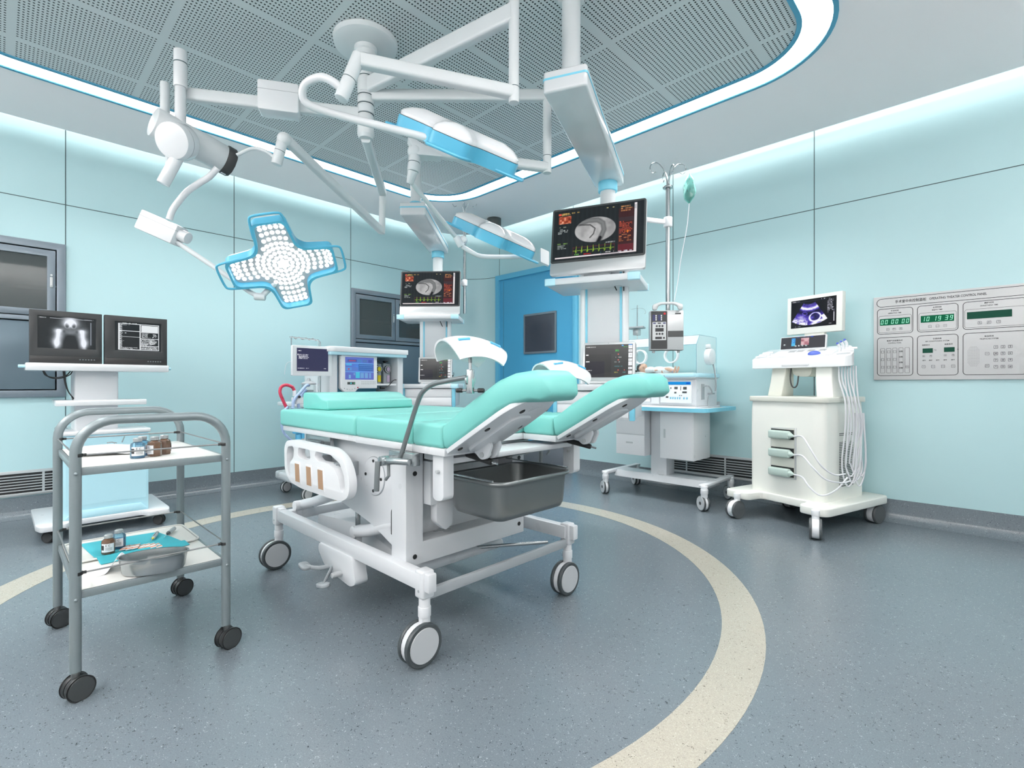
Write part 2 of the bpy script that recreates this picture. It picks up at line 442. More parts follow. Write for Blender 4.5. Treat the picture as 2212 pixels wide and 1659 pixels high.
# ================================================================== ROOM
XL, YB, XR, YF, H0 = -5.21, 4.55, 1.3, -2.1, 2.93
RC = 0.58                                   # radius of the rounded wall corner
mb = MB(); mb.box(XL - .3, XR + .3, YF - .3, YB + .3, -.12, 0); struct(mb.build('floor', 'floor'), 'grey speckled vinyl floor')
mb = MB(); mb.prism(circle(-2.40, 1.49, 1.86, n=128), 0.0, 0.0012, holes=[circle(-2.40, 1.49, 1.70, n=128)])
struct(mb.build('trim_1', 'ring'), 'cream vinyl ring inlaid in the floor')

CABS = [(-0.836, 0.366, 0.90, 2.085), (2.766, 3.93, 0.90, 2.085)]   # built-in cabinets in the left wall: y0, y1, z0, z1
mb = MB()
mb.prism([(YF, 0), (YB - RC, 0), (YB - RC, 3.35), (YF, 3.35)], XL - .3, XL, Mx=YZ,
         holes=[[(a + .03, c + .03), (b - .03, c + .03), (b - .03, d - .03), (a + .03, d - .03)] for a, b, c, d in CABS])
mb.m(1)
for y in (-2.034, -0.834, 0.366, 1.566, 2.766, 3.966):
    for z0, z1 in ((0.15, 2.397), (2.403, 3.35)): mb.box(XL - .01, XL + .0015, y - .003, y + .003, z0, z1)
mb.box(XL - .01, XL + .0015, YF, YB - RC, 2.397, 2.403)
struct(mb.build('wall_left', ['wall', 'seam']), 'pale cyan panelled wall with dark joints')
mb = MB()
DX0, DX1, DZ = -4.682, -3.357, 2.41
mb.prism([(XL + RC, 0), (DX0 + .05, 0), (DX0 + .05, DZ - .05), (DX1 - .05, DZ - .05), (DX1 - .05, 0), (XR, 0), (XR, 3.35), (XL + RC, 3.35)], -YB - .2, -YB, Mx=XZ)
mb.m(1)
for x in (-4.63, -3.43, -2.23, -1.03, 0.17, 1.27):
    lo = DZ if x < -3.4 else 0.15
    for z0, z1 in ((lo, 2.397 if lo < 2.39 else lo), (2.403 if lo < 2.39 else lo, 3.35)):
        if z1 > z0: mb.box(x - .003, x + .003, YB - .0015, YB + .01, z0, z1)
mb.box(DX1, XR, YB - .0015, YB + .01, 2.397, 2.403)
struct(mb.build('wall_back', ['wall', 'seam']), 'pale cyan panelled wall around the blue door')
def arc_pts(r, n=16, c=(XL + RC, YB - RC)):
    return [(c[0] + r * math.cos(math.radians(180 - 90 * k / n)), c[1] + r * math.sin(math.radians(180 - 90 * k / n))) for k in range(n + 1)]
mb = MB(); A = arc_pts(RC); B = arc_pts(RC + .2)
mb.prism(A + B[::-1], 0, 3.35)
mb.m(1); a2 = arc_pts(RC - .0015); mb.prism(a2 + A[::-1], 2.397, 2.403)
struct(mb.build('wall_corner', ['wall', 'seam']), 'rounded corner panel of the cyan wall')
mb = MB(); mb.box(XR, XR + .2, YF, YB, 0, 3.35); struct(mb.build('wall_right', 'wallw'))
mb = MB(); mb.box(XL, XR, YF - .2, YF, 0, 3.35); struct(mb.build('wall_front', 'wallw'))

# coved vinyl skirting swept along the walls
PROF = [(0, 0.158), (0.006, 0.158), (0.007, 0.06), (0.012, 0.04), (0.024, 0.022), (0.045, 0.008), (0.075, 0.0025), (0.075, 0.0), (0, 0.0)]
def sweep(name, path, normals):
    mb = MB(); t = bmesh.new(); R = [[t.verts.new((p[0] + n[0] * d, p[1] + n[1] * d, z)) for d, z in PROF] for p, n in zip(path, normals)]
    for a, b in zip(R, R[1:]):
        for k in range(len(PROF)): t.faces.new((a[k], a[(k + 1) % len(PROF)], b[(k + 1) % len(PROF)], b[k]))
    t.faces.new(R[0]); t.faces.new(R[-1][::-1]); bmesh.ops.recalc_face_normals(t, faces=t.faces)
    mb._add(t); return struct(mb.build(name, 'floor', smooth=50), 'grey coved skirting of the floor vinyl')
sweep('baseboard_left', [(XL, YF), (XL, YB - RC)] + arc_pts(RC)[1:] , [(1, 0), (1, 0)] + [(-math.cos(math.radians(180 - 90 * k / 16)), -math.sin(math.radians(180 - 90 * k / 16))) for k in range(1, 17)])
sweep('baseboard_back', [(DX1, YB), (XR, YB)], [(0, -1)] * 2)

# dropped ceiling, light frame, perforated field, upper slab
GL, GB = 0.145, 0.224
ex, ey, er = XL + GL, YB - GB, RC - 0.1
slab = [(ex, YF + .40), (XR - .40, YF + .40), (XR - .40, ey)] + [(ex + er + er * math.cos(math.radians(90 + 90 * k / 12)), ey - er + er * math.sin(math.radians(90 + 90 * k / 12))) for k in range(13)]
LX0, LX1, LY0, LY1, LR = -4.335, -0.555, -0.485, 3.445, 0.56
def lring(o): return rrect(LX0 + o, LX1 - o, LY0 + o, LY1 - o, LR - o, 14)
mb = MB(); mb.prism(slab, H0, H0 + .03, holes=[lring(0)]); mb.m(1).prism(slab, H0 + .03, H0 + .06, holes=[lring(0)]); struct(mb.build('ceiling', ['ceil', 'plenum']), 'pale grey ceiling around the light frame')
mb = MB(); mb.box(XL - .2, XR + .2, YF - .2, YB + .2, 3.35, 3.45); struct(mb.build('ceiling_upper', 'plenum'))
mb = MB(); mb.prism(lring(.19), H0, H0 + .03); mb.m(0)
struct(mb.build('ceiling_field', 'perf'), 'perforated grey metal ceiling tiles')
fr = thing('ceiling_light', 'white light frame with blue edges running round the perforated ceiling', 'ceiling light', (-2.44, 1.48, H0))
mb = MB(); mb.prism(lring(0.024), H0 + .001, H0 + .03, holes=[lring(.164)]); mb.build('diffuser', 'strip', fr, world=True, smooth=0)
mb = MB(); mb.prism(lring(0), H0 - .006, H0 + .04, holes=[lring(.024)]); mb.build('edge_trim', 'ltrim', fr, world=True, label='blue outer edge strip')
mb = MB(); mb.prism(lring(.164), H0 - .006, H0 + .04, holes=[lring(.190)]); mb.build('edge_trim', 'ltrim', fr, world=True, label='blue inner edge strip')
# lamps inside the light frame, shining down through its diffuser
def frame_lamp(x, y, sx, sy, power):
    l = bpy.data.lights.new('frame_lamp', 'AREA'); l.shape = 'RECTANGLE'; l.size = sx; l.size_y = sy; l.energy = power; l.color = (1.0, 0.985, 0.97); l.spread = math.radians(FRAME_SPREAD)
    o = bpy.data.objects.new('frame_lamp', l); COL.objects.link(o); o.location = (x, y, H0 - .008); o.parent = fr; o.matrix_parent_inverse = Matrix.Translation((2.44, -1.48, -H0))
FRAME_SPREAD = 125; PW_ = 24; FILL_PW = 130
frame_lamp(LX0 + .094, 1.48, .13, 2.9, 25); frame_lamp(LX1 - .094, 1.48, .13, 2.9, 14); frame_lamp(-2.44, LY0 + .094, 2.8, .13, 14); frame_lamp(-2.44, LY1 - .094, 2.8, .13, 38)
# cove strips lying above the ceiling edge and shining on the wall tops
def cove(path, name):
    mb = MB(); t = bmesh.new(); R = [[t.verts.new((x, y, z)) for z in (3.035, 3.125)] for x, y in path]
    for a, b in zip(R, R[1:]): t.faces.new((a[0], b[0], b[1], a[1]))
    mb._add(t); o = mb.build(name, 'cove', smooth=0); return o
oc = 0.10
cr = er - 0.02
pth = [(ex + oc, YF + .55)] + [(ex + oc + cr + cr * math.cos(math.radians(180 - 90 * k / 10)), ey - oc - cr + cr * math.sin(math.radians(180 - 90 * k / 10))) for k in range(11)] + [(XR - .55, ey - oc)]
struct(cove(pth, 'trim_2'), 'unseen light strip added above the ceiling edge as fill')

def fill_strip(path):  # unseen strip added along the front and right walls to brighten the room
    mb = MB(); t = bmesh.new(); R = [[t.verts.new((x, y, z)) for z in (3.02, 3.14)] for x, y in path]
    for a, b in zip(R, R[1:]): t.faces.new((a[0], b[0], b[1], a[1]))
    mb._add(t); return mb.build('trim_3', 'fill_strip', smooth=0)
struct(fill_strip([(ex + .3, YF + .47), (XR - .47, YF + .47), (XR - .47, ey - .3)]), 'unseen light strip added above the ceiling edge as fill')
# unseen fill lamps added in the ceiling gap, bouncing off the two white walls
def fill_lamp(x, y, az, ln, power):
    l = bpy.data.lights.new('wall_fill_lamp', 'AREA'); l.shape = 'RECTANGLE'; l.size = ln; l.size_y = .10; l.energy = power; l.color = (1.0, 0.985, 0.97)
    o = bpy.data.objects.new('wall_fill_lamp', l); COL.objects.link(o); o.location = (x, y, 2.985)
    o.rotation_euler = (math.radians(38), 0, math.radians(az))
fill_lamp(XR - .30, 1.2, -90, 5.8, 75); fill_lamp(-2.0, YF + .30, 180, 5.6, 200)
# ------------------------------------------------------------------ door
dr = bpy.data.objects.new('door_1', None); COL.objects.link(dr); dr.location = ((DX0 + DX1) / 2, YB, 0); struct(dr, 'blue door with a dark window in the back wall')
mb = MB(); fw = .066
mb.prism([(DX0, 0), (DX0 + fw, 0), (DX0 + fw, DZ - fw), (DX1 - fw, DZ - fw), (DX1 - fw, 0), (DX1, 0), (DX1, DZ), (DX0, DZ)], -YB - .05, -YB + .03, b=.004, Mx=XZ)
mb.build('door_frame', 'dframe', dr, world=True)
mb = MB(); mb.box(DX0 + fw, DX1 - fw, YB + .0, YB + .045, .008, DZ - fw)
mb.m(1).box(DX0 + fw + .06, DX0 + fw + .063, YB - .001, YB + .01, .01, DZ - fw - .02)
mb.build('door_leaf', ['door', 'seam'], dr, world=True)
mb = MB(); mb.prism(rrect(-4.192, -3.672, 1.37, 1.86, .01), -YB - .001, -YB + .012, Mx=XZ, holes=[rrect(-4.168, -3.696, 1.394, 1.836, .006)])
wf = mb.build('window_frame', 'cabsteel', dr, world=True)
mb = MB(); mb.box(-4.17, -3.694, YB - .004, YB + .002, 1.39, 1.84); mb.build('pane', mat('dark_pane', (0.045, 0.055, 0.075), 0.06, spec=0.7), wf, world=True)
for nm, z0, z1 in (('push_plate', .80, .97), ('kick_plate', .02, .26)):
    mb = MB(); mb.box(DX0 + fw + .09, DX1 - fw - .005, YB - .004, YB + .002, z0, z1, b=.001); mb.build(nm, 'kick', dr, world=True)

# ------------------------------------------------------------------ wall vents
def vent(label, o, right, n_bars, w, bar_x, h=.19):
    t = thing('air_vent', label, 'vent', o); Mx = face_m((0, 0, 0), right, (0, 0, 1))
    mb = MB(); mb.prism([(0, 0), (w, 0), (w, h), (0, h)], 0, .012, b=.002, Mx=Mx, holes=[[(.02, .022), (w - .02, .022), (w - .02, h - .022), (.02, h - .022)]]); mb.build('frame', 'silver', t)
    mb = MB(); mb.box(.015, w - .015, .015, h - .015, .0015, .003, Mx=Mx); mb.build('duct_opening', 'black', t)
    mb = MB()
    for k in range(n_bars):
        z = .022 + (h - .044) * (k + 1) / (n_bars + 1); mb.box(.018, w - .018, z - .0032, z + .0032, .003, .011, Mx=Mx)
    for x in bar_x: mb.box(x - .007, x + .007, .02, h - .02, .003, .0105, Mx=Mx)
    mb.build('slats', 'silver', t)
vent('slatted metal air vent low on the wall under the large steel cabinet', (XL, -.60, .165), (0, 1, 0), 6, 1.0, (.27, .84))
vent('slatted metal air vent low on the wall behind the incubator', (-2.30, YB, .155), (1, 0, 0), 6, 1.02, (.21, .57, .93), h=.20)

# ------------------------------------------------------------------ built-in steel cabinets
def cabinet(label, y0, y1, z0, z1, ndoor):
    t = thing('wall_cabinet', label, 'cabinet', (XL, (y0 + y1) / 2, z0)); w = y1 - y0; h = z1 - z0; T = Matrix.Translation((XL, y0, z0)) @ YZ   # local (along wall, up, out)
    zs = .50 * h; fb = .052
    mb = MB(); mb.prism(rrect(0, w, 0, h, .003, 1), -.02, .022, b=.002, Mx=T, holes=[rrect(fb, w - fb, fb, zs - .012, .003, 1), rrect(fb, w - fb, zs + .02, h - fb, .003, 1)]); mb.build('frame', 'cabsteel', t, world=True)
    mb = MB()
    mb.prism([(.04, .04), (w - .04, .04), (w - .04, h - .04), (.04, h - .04)], -.28, -.27, Mx=T)
    for a, b, c, d in ((.035, .045, .04, h - .04), (w - .045, w - .035, .04, h - .04), (.04, w - .04, .035, .045), (.04, w - .04, h - .045, h - .035), (.04, w - .04, zs - .01, zs + .02)): mb.box(a, b, c, d, -.28, -.02, Mx=T)
    mb.build('carcass', 'cabin', t, world=True)
    mb = MB(); mb.box(.045, w - .045, zs + .26, zs + .272, -.268, -.05, Mx=T); mb.build('shelf', 'cabsteel', t, world=True)
    iw = w - 2 * fb - .012; dw = iw / ndoor
    for k in range(ndoor):
        a = fb + .006 + k * dw; b = a + dw - .006 * (k < ndoor - 1); c, d = zs + .028, h - fb - .008; s = .048
        mb = MB(); mb.prism([(a, c), (b, c), (b, d), (a, d)], -.012, .012, b=.002, Mx=T, holes=[[(a + s, c + s), (b - s, c + s), (b - s, d - s), (a + s, d - s)]]); dd = mb.build('glass_door', 'cabsteel', t, world=True)
        mb = MB(); mb.box(a + s - .004, b - s + .004, c + s - .004, d - s + .004, -.004, 0, Mx=T); mb.build('pane', 'pane', dd, world=True)
        mb = MB(); hx = b - .024 if (k == ndoor - 1) else a + .024; hx = b - .024; mb.prism(rrect(hx - .008, hx + .008, c + .22, c + .30, .004), .012, .02, b=.002, Mx=T); mb.box(hx - .004, hx + .004, c + .235, c + .285, .02, .028, Mx=T); mb.cyl((hx, c + .315, .012), (hx, c + .315, .02), .007, Mx=T); mb.build('latch', 'silver', dd, world=True)
    mb = MB(); mb.box(fb + .008, w - fb - .008, fb + .008, zs - .02, -.014, .008, b=.002, Mx=T); mb.build('lower_door', 'cabdoor', t, world=True)
cabinet('large grey steel wall cabinet with a glazed upper door behind the X-ray screens', *CABS[0], 1)
cabinet('grey steel wall cabinet with two glazed doors between the anaesthesia machine and the far pendant', *CABS[1], 2)

# ------------------------------------------------------------------ ceiling speaker
mb = MB(); mb.lathe([(0, 2.80), (.075, 2.80), (.082, 2.806), (.082, H0), (0, H0)], 36, Matrix.Translation((-4.19, 4.03, 0)))
tag(mb.build('ceiling_speaker', 'speaker'), 'dark grey drum shaped fitting hanging from the ceiling near the rounded corner', 'ceiling fitting')

# ------------------------------------------------------------------ operating theatre control panel
cp = thing('control_panel', 'operating theatre control panel with green clock displays on the back wall', 'control panel', (-.639, YB - .001, 1.03))
PW, PH = 1.03, .612
F = face_m((-.639, YB - .002, 1.03), (1, 0, 0), (0, 0, 1))
def fp(u, v): return (u, v)
mb = MB(); mb.box(0, PW, 0, PH, 0, .015, b=.002, Mx=F); mb.build('face_plate', 'panel', cp, world=True)
def outline(mb, x0, x1, y0, y1, r, w, z=.0152, d=.0006):
    mb.prism(rrect(x0, x1, y0, y1, r, 5), z, z + d, Mx=F, holes=[rrect(x0 + w, x1 - w, y0 + w, y1 - w, r - w, 5)])
lw = .0034
mb = MB()
outline(mb, .018, PW - .018, .535, .597, .03, lw)
BX = [(.021, .230), (.252, .470), (.492, .795)]
for a, b in BX:
    outline(mb, a, b, .335, .522, .022, lw); outline(mb, a, b, .03, .312, .022, lw)
for (a, b) in BX: outline(mb, a + .009, b - .009, .347, .470, .012, .0016)
for k in range(5): outline(mb, .041 + k * .0355, .068 + k * .0355, .05, .232, .005, .0015)
mb.build('outline', 'blackprint', cp, world=True)
def ft(x, y): return F @ Matrix.Translation((x, y, .0158))
mb = MB()
mb.text('手术室中央控制面板', .0235, ft(.127, .565), sx=.83); mb.text('OPERATING THEATER CONTROL PANEL', .0225, ft(.318, .566), sx=.71)
for x, cn, en, y in ((.125, '手术时间', 'OPERATING TIME', .503), (.36, '北京时间', 'BEIJING TIME', .503), (.62, '麻醉时间', 'ANAESTHESIA TIME', .505),
                     (.125, '医用气体报警系统', 'CONTROL PANEL', .285), (.36, '空调系统', 'AIR CONDITIONING SYSTEM', .285), (.62, '电话系统', 'TELEPHONE SYSTEM', .285)):
    mb.text(cn, .0115, ft(x, y), 'CENTER'); mb.text(en, .0115, ft(x, y - .017), 'CENTER', sx=.85)
for x in (.30, .42): mb.text('温度显示' if x < .4 else '湿度显示', .011, ft(x, .243), 'CENTER')
mb.text('℃', .012, ft(.343, .205)); mb.text('%', .012, ft(.463, .205))
for k in range(4): mb.text('报警', .011, ft(.161, .205 - k * .04), 'CENTER')
for x in (.290, .325, .363, .402, .442): mb.text('调节', .0095, ft(x, .135), 'CENTER')
mb.build('lettering', 'blackprint', cp, world=True, smooth=0)
def led(x0, x1, y0, y1, txt, lit):
    mb = MB(); mb.box(x0, x1, y0, y1, .0152, .0165, Mx=F); ds = mb.build('display', 'lcdlit' if lit else 'lcd', cp, world=True, smooth=0, label='lit green clock display' if lit else 'dark green display')
    if not txt: return
    SEG = {'0': 'abcdef', '1': 'bc', '3': 'abcdg', '9': 'abcdfg'}
    mb = MB(); h = (y1 - y0) * .66; w = h * .50; t = h * .15; cy = (y0 + y1) / 2 - h / 2; n = len(txt)
    pos = [.07, .21, .42, .56, .77, .91]
    P = {'a': (0, h - t, w, h), 'g': (0, h / 2 - t / 2, w, h / 2 + t / 2), 'd': (0, 0, w, t), 'f': (0, h / 2, t, h), 'b': (w - t, h / 2, w, h), 'e': (0, 0, t, h / 2), 'c': (w - t, 0, w, h / 2)}
    sl = .14; g = .0009
    for ch, u in zip(txt, pos):
        ox = x0 + (x1 - x0) * u - w / 2
        for sname in SEG[ch]:
            a, b, c, d = P[sname]; mb.prism([(ox + x + sl * y, cy + y) for x, y in ((a + g, b + g), (c - g, b + g), (c - g, d - g), (a + g, d - g))], .0166, .0174, Mx=F)
    mb.build('digits', 'digit', ds, world=True, smooth=0)
led(.038, .212, .400, .448, '000000', True); led(.272, .448, .402, .450, '101939', True); led(.513, .727, .405, .452, '', False)
led(.282, .337, .188, .220, '', False); led(.396, .451, .190, .222, '', False)
def button(x, y, s, txt, ts=.012):
    mb = MB(); mb.prism(rrect(x - s, x + s, y - s, y + s, s * .2, 2), .0152, .0168, Mx=F, holes=[rrect(x - s * .84, x + s * .84, y - s * .84, y + s * .84, s * .15, 2)])
    if txt: mb.text(txt, ts, F @ Matrix.Translation((x, y, .0160)), 'CENTER')
    mb.build('button', 'greyprint', cp, world=True, smooth=0)
for a in (.085, .122, .160): button(a, .370, .0085, 'STO'[int((a - .08) / .035)] )
for a in (.322, .362, .402): button(a, .373, .0085, '+-=' [int((a - .31) / .04)])
for a in (.575, .620, .665): button(a, .377, .0095, 'SRT'[int((a - .56) / .045)])
for i in range(3):
    for j in range(3): button(.0545 + i * .0355, .205 - j * .056, .009, '')
button(.1965, .093, .009, 'X')
for x in (.288, .326): button(x, .166, .0065, '▲' if x < .3 else '▼', .008)
for x in (.403, .443): button(x, .168, .0065, '▲' if x < .41 else '▼', .008)
for x in (.288, .339, .391, .444): button(x, .092, .0095, '+')
for k, ch in enumerate('123456789*0#'): button(.652 + (k % 3) * .0335, .212 - (k // 3) * .043, .0098, ch, .017)
for y in (.170, .09): button(.611, y, .0098, '=')
mb = MB()
for i in range(14):
    for j in range(18):
        u, v = (i - 6.5) / 7, (j - 8.5) / 9
        if abs(u) ** 3 + abs(v) ** 3 < 1.05: mb.prism(circle(.545 + u * .030, .155 + v * .068, .0011, n=6), .0152, .0158, Mx=F)
mb.build('speaker_holes', 'greyprint', cp, world=True, smooth=0)
# ================================================================== BIRTHING BED
bed = thing('birthing_bed', 'white birthing bed with mint green mattress, raised leg pads and a steel basin', 'bed', (-2.1, 1.44, 0))
BY0, BY1, BYC = 1.03, 1.85, 1.44
def bb(mb, name, mats, parent=None, **k): return mb.build(name, mats, parent or bed, world=True, **k)
for nm, x0, x1, y0, y1 in (('backrest_mattress', -2.70, -1.912, BY0, BY1), ('seat_mattress', -1.903, -1.502, BY0, BY1), ('leg_base_cushion', -1.496, -1.322, BY0, 1.255), ('leg_base_cushion', -1.496, -1.322, 1.612, BY1)):
    mb = MB(); mb.box(x0, x1, y0, y1, .782, .867, b=.016, seg=4); bb(mb, nm, 'mint')
for nm, x0, x1, y0, y1 in (('backrest_plate', -2.685, -1.915, BY0 + .012, BY1 - .012), ('seat_plate', -1.905, -1.497, BY0 + .002, BY1 - .002), ('leg_base_plate', -1.494, -1.311, BY0 + .002, 1.25), ('leg_base_plate', -1.494, -1.311, 1.615, BY1 - .002)):
    mb = MB(); mb.box(x0, x1, y0, y1, .757, .783, b=.003); bb(mb, nm, 'white')
# upper leg pads: side profile swept across, rounded in plan at the tip
def leg_pad(y0, y1, sgn):
    mid = (y0 + y1) / 2; w = (y1 - y0) / 2
    top = [(-1.322, .862), (-1.236, .921), (-1.150, .968), (-1.062, 1.014), (-1.000, 1.034), (-.936, 1.041), (-.905, 1.024), (-.888, .978)]
    bot = [(-1.309, .781), (-1.200, .838), (-1.130, .879), (-1.062, .918), (-1.000, .940), (-.945, .952), (-.915, .950), (-.893, .965)]
    def shape(ins_t, ins_b, name, mats, dz=0):
        t = bmesh.new(); R = []; n = len(top)
        for i in range(n):
            f = [1, 1, 1, 1, .97, .90, .78, .60][i]; ww = w * f
            (tx, tz), (bx, bz) = top[i], bot[i]; ring = []
            for k in range(20):
                a = 2 * PI * k / 20; cx, cz = math.cos(a), math.sin(a); e = .32
                u = math.copysign(abs(cx) ** e, cx) * ww; v = math.copysign(abs(cz) ** e, cz) * .5 + .5
                ring.append(t.verts.new((bx + (tx - bx) * v, mid + u, bz + (tz - bz) * v)))
            R.append(ring)
        for a, b in zip(R, R[1:]):
            for k in range(20): t.faces.new((a[k], a[(k + 1) % 20], b[(k + 1) % 20], b[k]))
        t.faces.new(R[0]); t.faces.new(R[-1][::-1]); bmesh.ops.recalc_face_normals(t, faces=t.faces)
        m = MB(); m._add(t); return m
    pad = bb(shape(0, 0, '', ''), 'leg_pad', 'mint', smooth=60)
    # white plate under the pad
    d = V((1, 0, .552)).normalized(); up = V((-.552, 0, 1)).normalized(); o = V((-1.309, mid, .775)); F = Matrix((d, V((0, 1, 0)), up)).transposed().to_4x4(); F.translation = o
    L = .405
    pl = [(0, -w), (L * .72, -w), (L * .86, -w * .9), (L * .97, -w * .6), (L, 0), (L * .93, w * .55), (L * .78, w * .85), (L * .5, w * .97), (0, w * .9)]
    if sgn < 0: pl = [(x, -y) for x, y in pl][::-1]
    mb = MB(); mb.prism(fillet(pl, .02, 3), -.012, .004, b=.002, Mx=F)
    ch = rrect(.03, L * .72, -w * .42 , w * .42, .03, 4); mb.prism(ch, -.024, -.010, b=.004, Mx=F)
    p = bb(mb, 'leg_plate', 'white')
    for x, y in ((.045, -w * .72), (L * .48, -w * .72), (L * .48, w * .65), (L * .78, -.3 * w)):
        mb = MB(); mb.lathe([(0, -.0155), (.006, -.0155), (.0075, -.0135), (.0075, -.011), (0, -.011)], 14, F @ Matrix.Translation((x, y * sgn, 0)) @ Matrix.Diagonal((1.6, 1, 1, 1))); bb(mb, 'screw', 'black', p)
    # pivot bracket and release handle
    ym = mid + .03
    mb = MB(); prof = fillet([(-1.295, .775), (-1.215, .815), (-1.20, .795), (-1.222, .748), (-1.252, .742)], .012, 4)
    for yy in (ym - .028, ym + .012): mb.prism(prof, -yy - .014, -yy, b=.002, Mx=XZ)
    mb.m(1).cyl((-1.243, ym - .033, .760), (-1.243, ym + .04, .760), .009, seg=18)
    bb(mb, 'pivot_bracket', ['white', 'silver'])
    mb = MB(); mb.cyl((-1.43, ym - .02, .765), (-1.21, ym + .012, .728), .004, seg=10); mb.m(1).cyl((-1.345, ym - .008, .751), (-1.235, ym + .009, .732), .011, seg=16, b=.003); bb(mb, 'release_handle', ['chrome', 'black'])
leg_pad(1.03, 1.245, 1); leg_pad(1.612, 1.83, 1)
# rods between frame, hanging square posts, pedestal
for y0, y1 in ((1.05, 1.10), (1.78, 1.83)):
    mb = MB(); mb.prism(fillet([(-1.40, .757), (-1.34, .757), (-1.34, .612), (-1.352, .600), (-1.385, .597), (-1.40, .606)], .008, 3), -y1 + .004, -y0, b=.002, Mx=XZ)
    mb.m(1).cyl((-1.365, y0 - .012, .700), (-1.365, y0 + .01, .700), .006, seg=12); bb(mb, 'leg_post', ['white', 'silver'])
mb = MB(); mb.box(-1.52, -1.35, 1.10, 1.80, .722, .742, b=.003); mb.m(1).cyl((-1.40, 1.09, .715), (-1.40, 1.81, .715), .0045, seg=10); bb(mb, 'cross_bar', ['white', 'chrome'])
mb = MB(); mb.box(-1.72, -1.52, 1.20, 1.68, .68, .756, b=.004); bb(mb, 'drive_box', 'steel')
# front upright U frame
mb = MB(); mb.prism([(1.075, .300), (1.735, .300), (1.735, .757), (1.655, .757), (1.655, .385), (1.155, .385), (1.155, .757), (1.075, .757)], -1.70, -1.60, b=.004, Mx=YZ)
uf = bb(mb, 'front_upright', 'white')
for y, z in ((1.115, .655), (1.115, .335), (1.70, .345), (1.70, .655)):
    mb = MB(); mb.cyl((-1.6, y, z), (-1.597, y, z), .0095, seg=16, b=.001); bb(mb, 'screw', 'black', uf)
# pedestal housing with a round inspection cover on the near side
P0 = [(-2.36, .757), (-2.36, .60), (-2.25, .47), (-1.90, .405), (-1.69, .33), (-1.69, .757)]
mb = MB(); mb.prism(fillet(P0, [.01, .05, .06, .05, .01, .01], 5), -1.80, -1.105, b=.006, Mx=XZ); bb(mb, 'pedestal_housing', 'white')
mb = MB(); mb.prism(circle(-1.876, .612, .083, n=40), -1.106, -1.1035, Mx=XZ, holes=[circle(-1.876, .612, .0785, n=40)]); bb(mb, 'cover_outline', 'grey')  # thin grey ring added to draw the outline of the round cover
mb = MB(); mb.prism(circle(-1.876, .612, .080, n=40), -1.106, -1.0995, b=.002, Mx=XZ); cv = bb(mb, 'round_cover', 'white')
for x, z in ((-1.876, .676), (-1.938, .614), (-1.815, .606), (-1.876, .55)):
    mb = MB(); mb.cyl((x, 1.0995, z), (x, 1.0965, z), .0065, seg=14); bb(mb, 'screw', 'black', cv)
mb = MB(); mb.prism(fillet([(-1.745, .50), (-1.700, .50), (-1.700, .38), (-1.745, .395)], [.02, .02, 0, 0], 5), -1.106, -1.101, Mx=XZ); bb(mb, 'tube_slot', 'darkg')
mb = MB(); mb.box(-1.66, -1.56, 1.16, 1.30, .53, .70, b=.004); mb.prism(fillet([(1.19, .55), (1.27, .55), (1.27, .44), (1.235, .42), (1.19, .46)], .01, 3), -1.60, -1.56, b=.003, Mx=YZ); bb(mb, 'basin_bracket', 'white')
# lift tubes, base covers
def tubep(name, pts, r, mt, **k):
    mb = MB(); mb.tube(pts, r, seg=k.pop('seg', 18), sub=k.pop('sub', 1)); return bb(mb, name, mt, **k)
tubep('lift_tube', [(-2.06, 1.13, .335), (-1.96, 1.13, .36), (-1.80, 1.13, .415), (-1.71, 1.13, .44)], .027, 'white')
mb = MB(); mb.cyl((-2.075, 1.11, .33), (-2.075, 1.16, .33), .028, b=.004); mb.box(-2.09, -2.06, 1.12, 1.15, .22, .33, b=.003); bb(mb, 'lift_pivot', 'white')
tubep('lift_tube', [(-2.70, 1.16, .345), (-2.60, 1.16, .37), (-2.35, 1.16, .45)], .027, 'white')
mb = MB(); mb.cyl((-2.71, 1.11, .34), (-2.71, 1.17, .34), .028, b=.004); mb.box(-2.725, -2.695, 1.12, 1.15, .27, .34, b=.003); bb(mb, 'lift_pivot', 'white')
mb = MB(); mb.cyl((-2.19, 1.2, .41), (-2.19, 1.2, .30), .012); bb(mb, 'piston_rod', 'steel')
mb = MB(); mb.prism(fillet([(-2.62, .30), (-2.62, .245), (-2.2, .20), (-1.72, .20), (-1.72, .24), (-2.2, .33)], .02, 3), -1.72, -1.2, b=.006, Mx=XZ); bb(mb, 'base_cover', 'white')
# base rails
for y0, y1 in ((1.035, 1.085), (1.865, 1.915)):
    mb = MB(); mb.box(-2.74, -1.46, y0 + .003, y1 - .003, .265, .325, b=.004); bb(mb, 'base_rail', 'white')
mb = MB(); mb.box(-1.475, -1.455, 1.08, 1.88, .225, .262, b=.003); bb(mb, 'cross_rail', 'grey')
mb = MB(); mb.box(-2.75, -2.70, 1.08, 1.88, .27, .32, b=.003); bb(mb, 'cross_rail', 'white')
mb = MB(); mb.cyl((-2.05, 1.07, .235), (-1.55, 1.85, .235), .008); bb(mb, 'linkage_rod', 'steel')
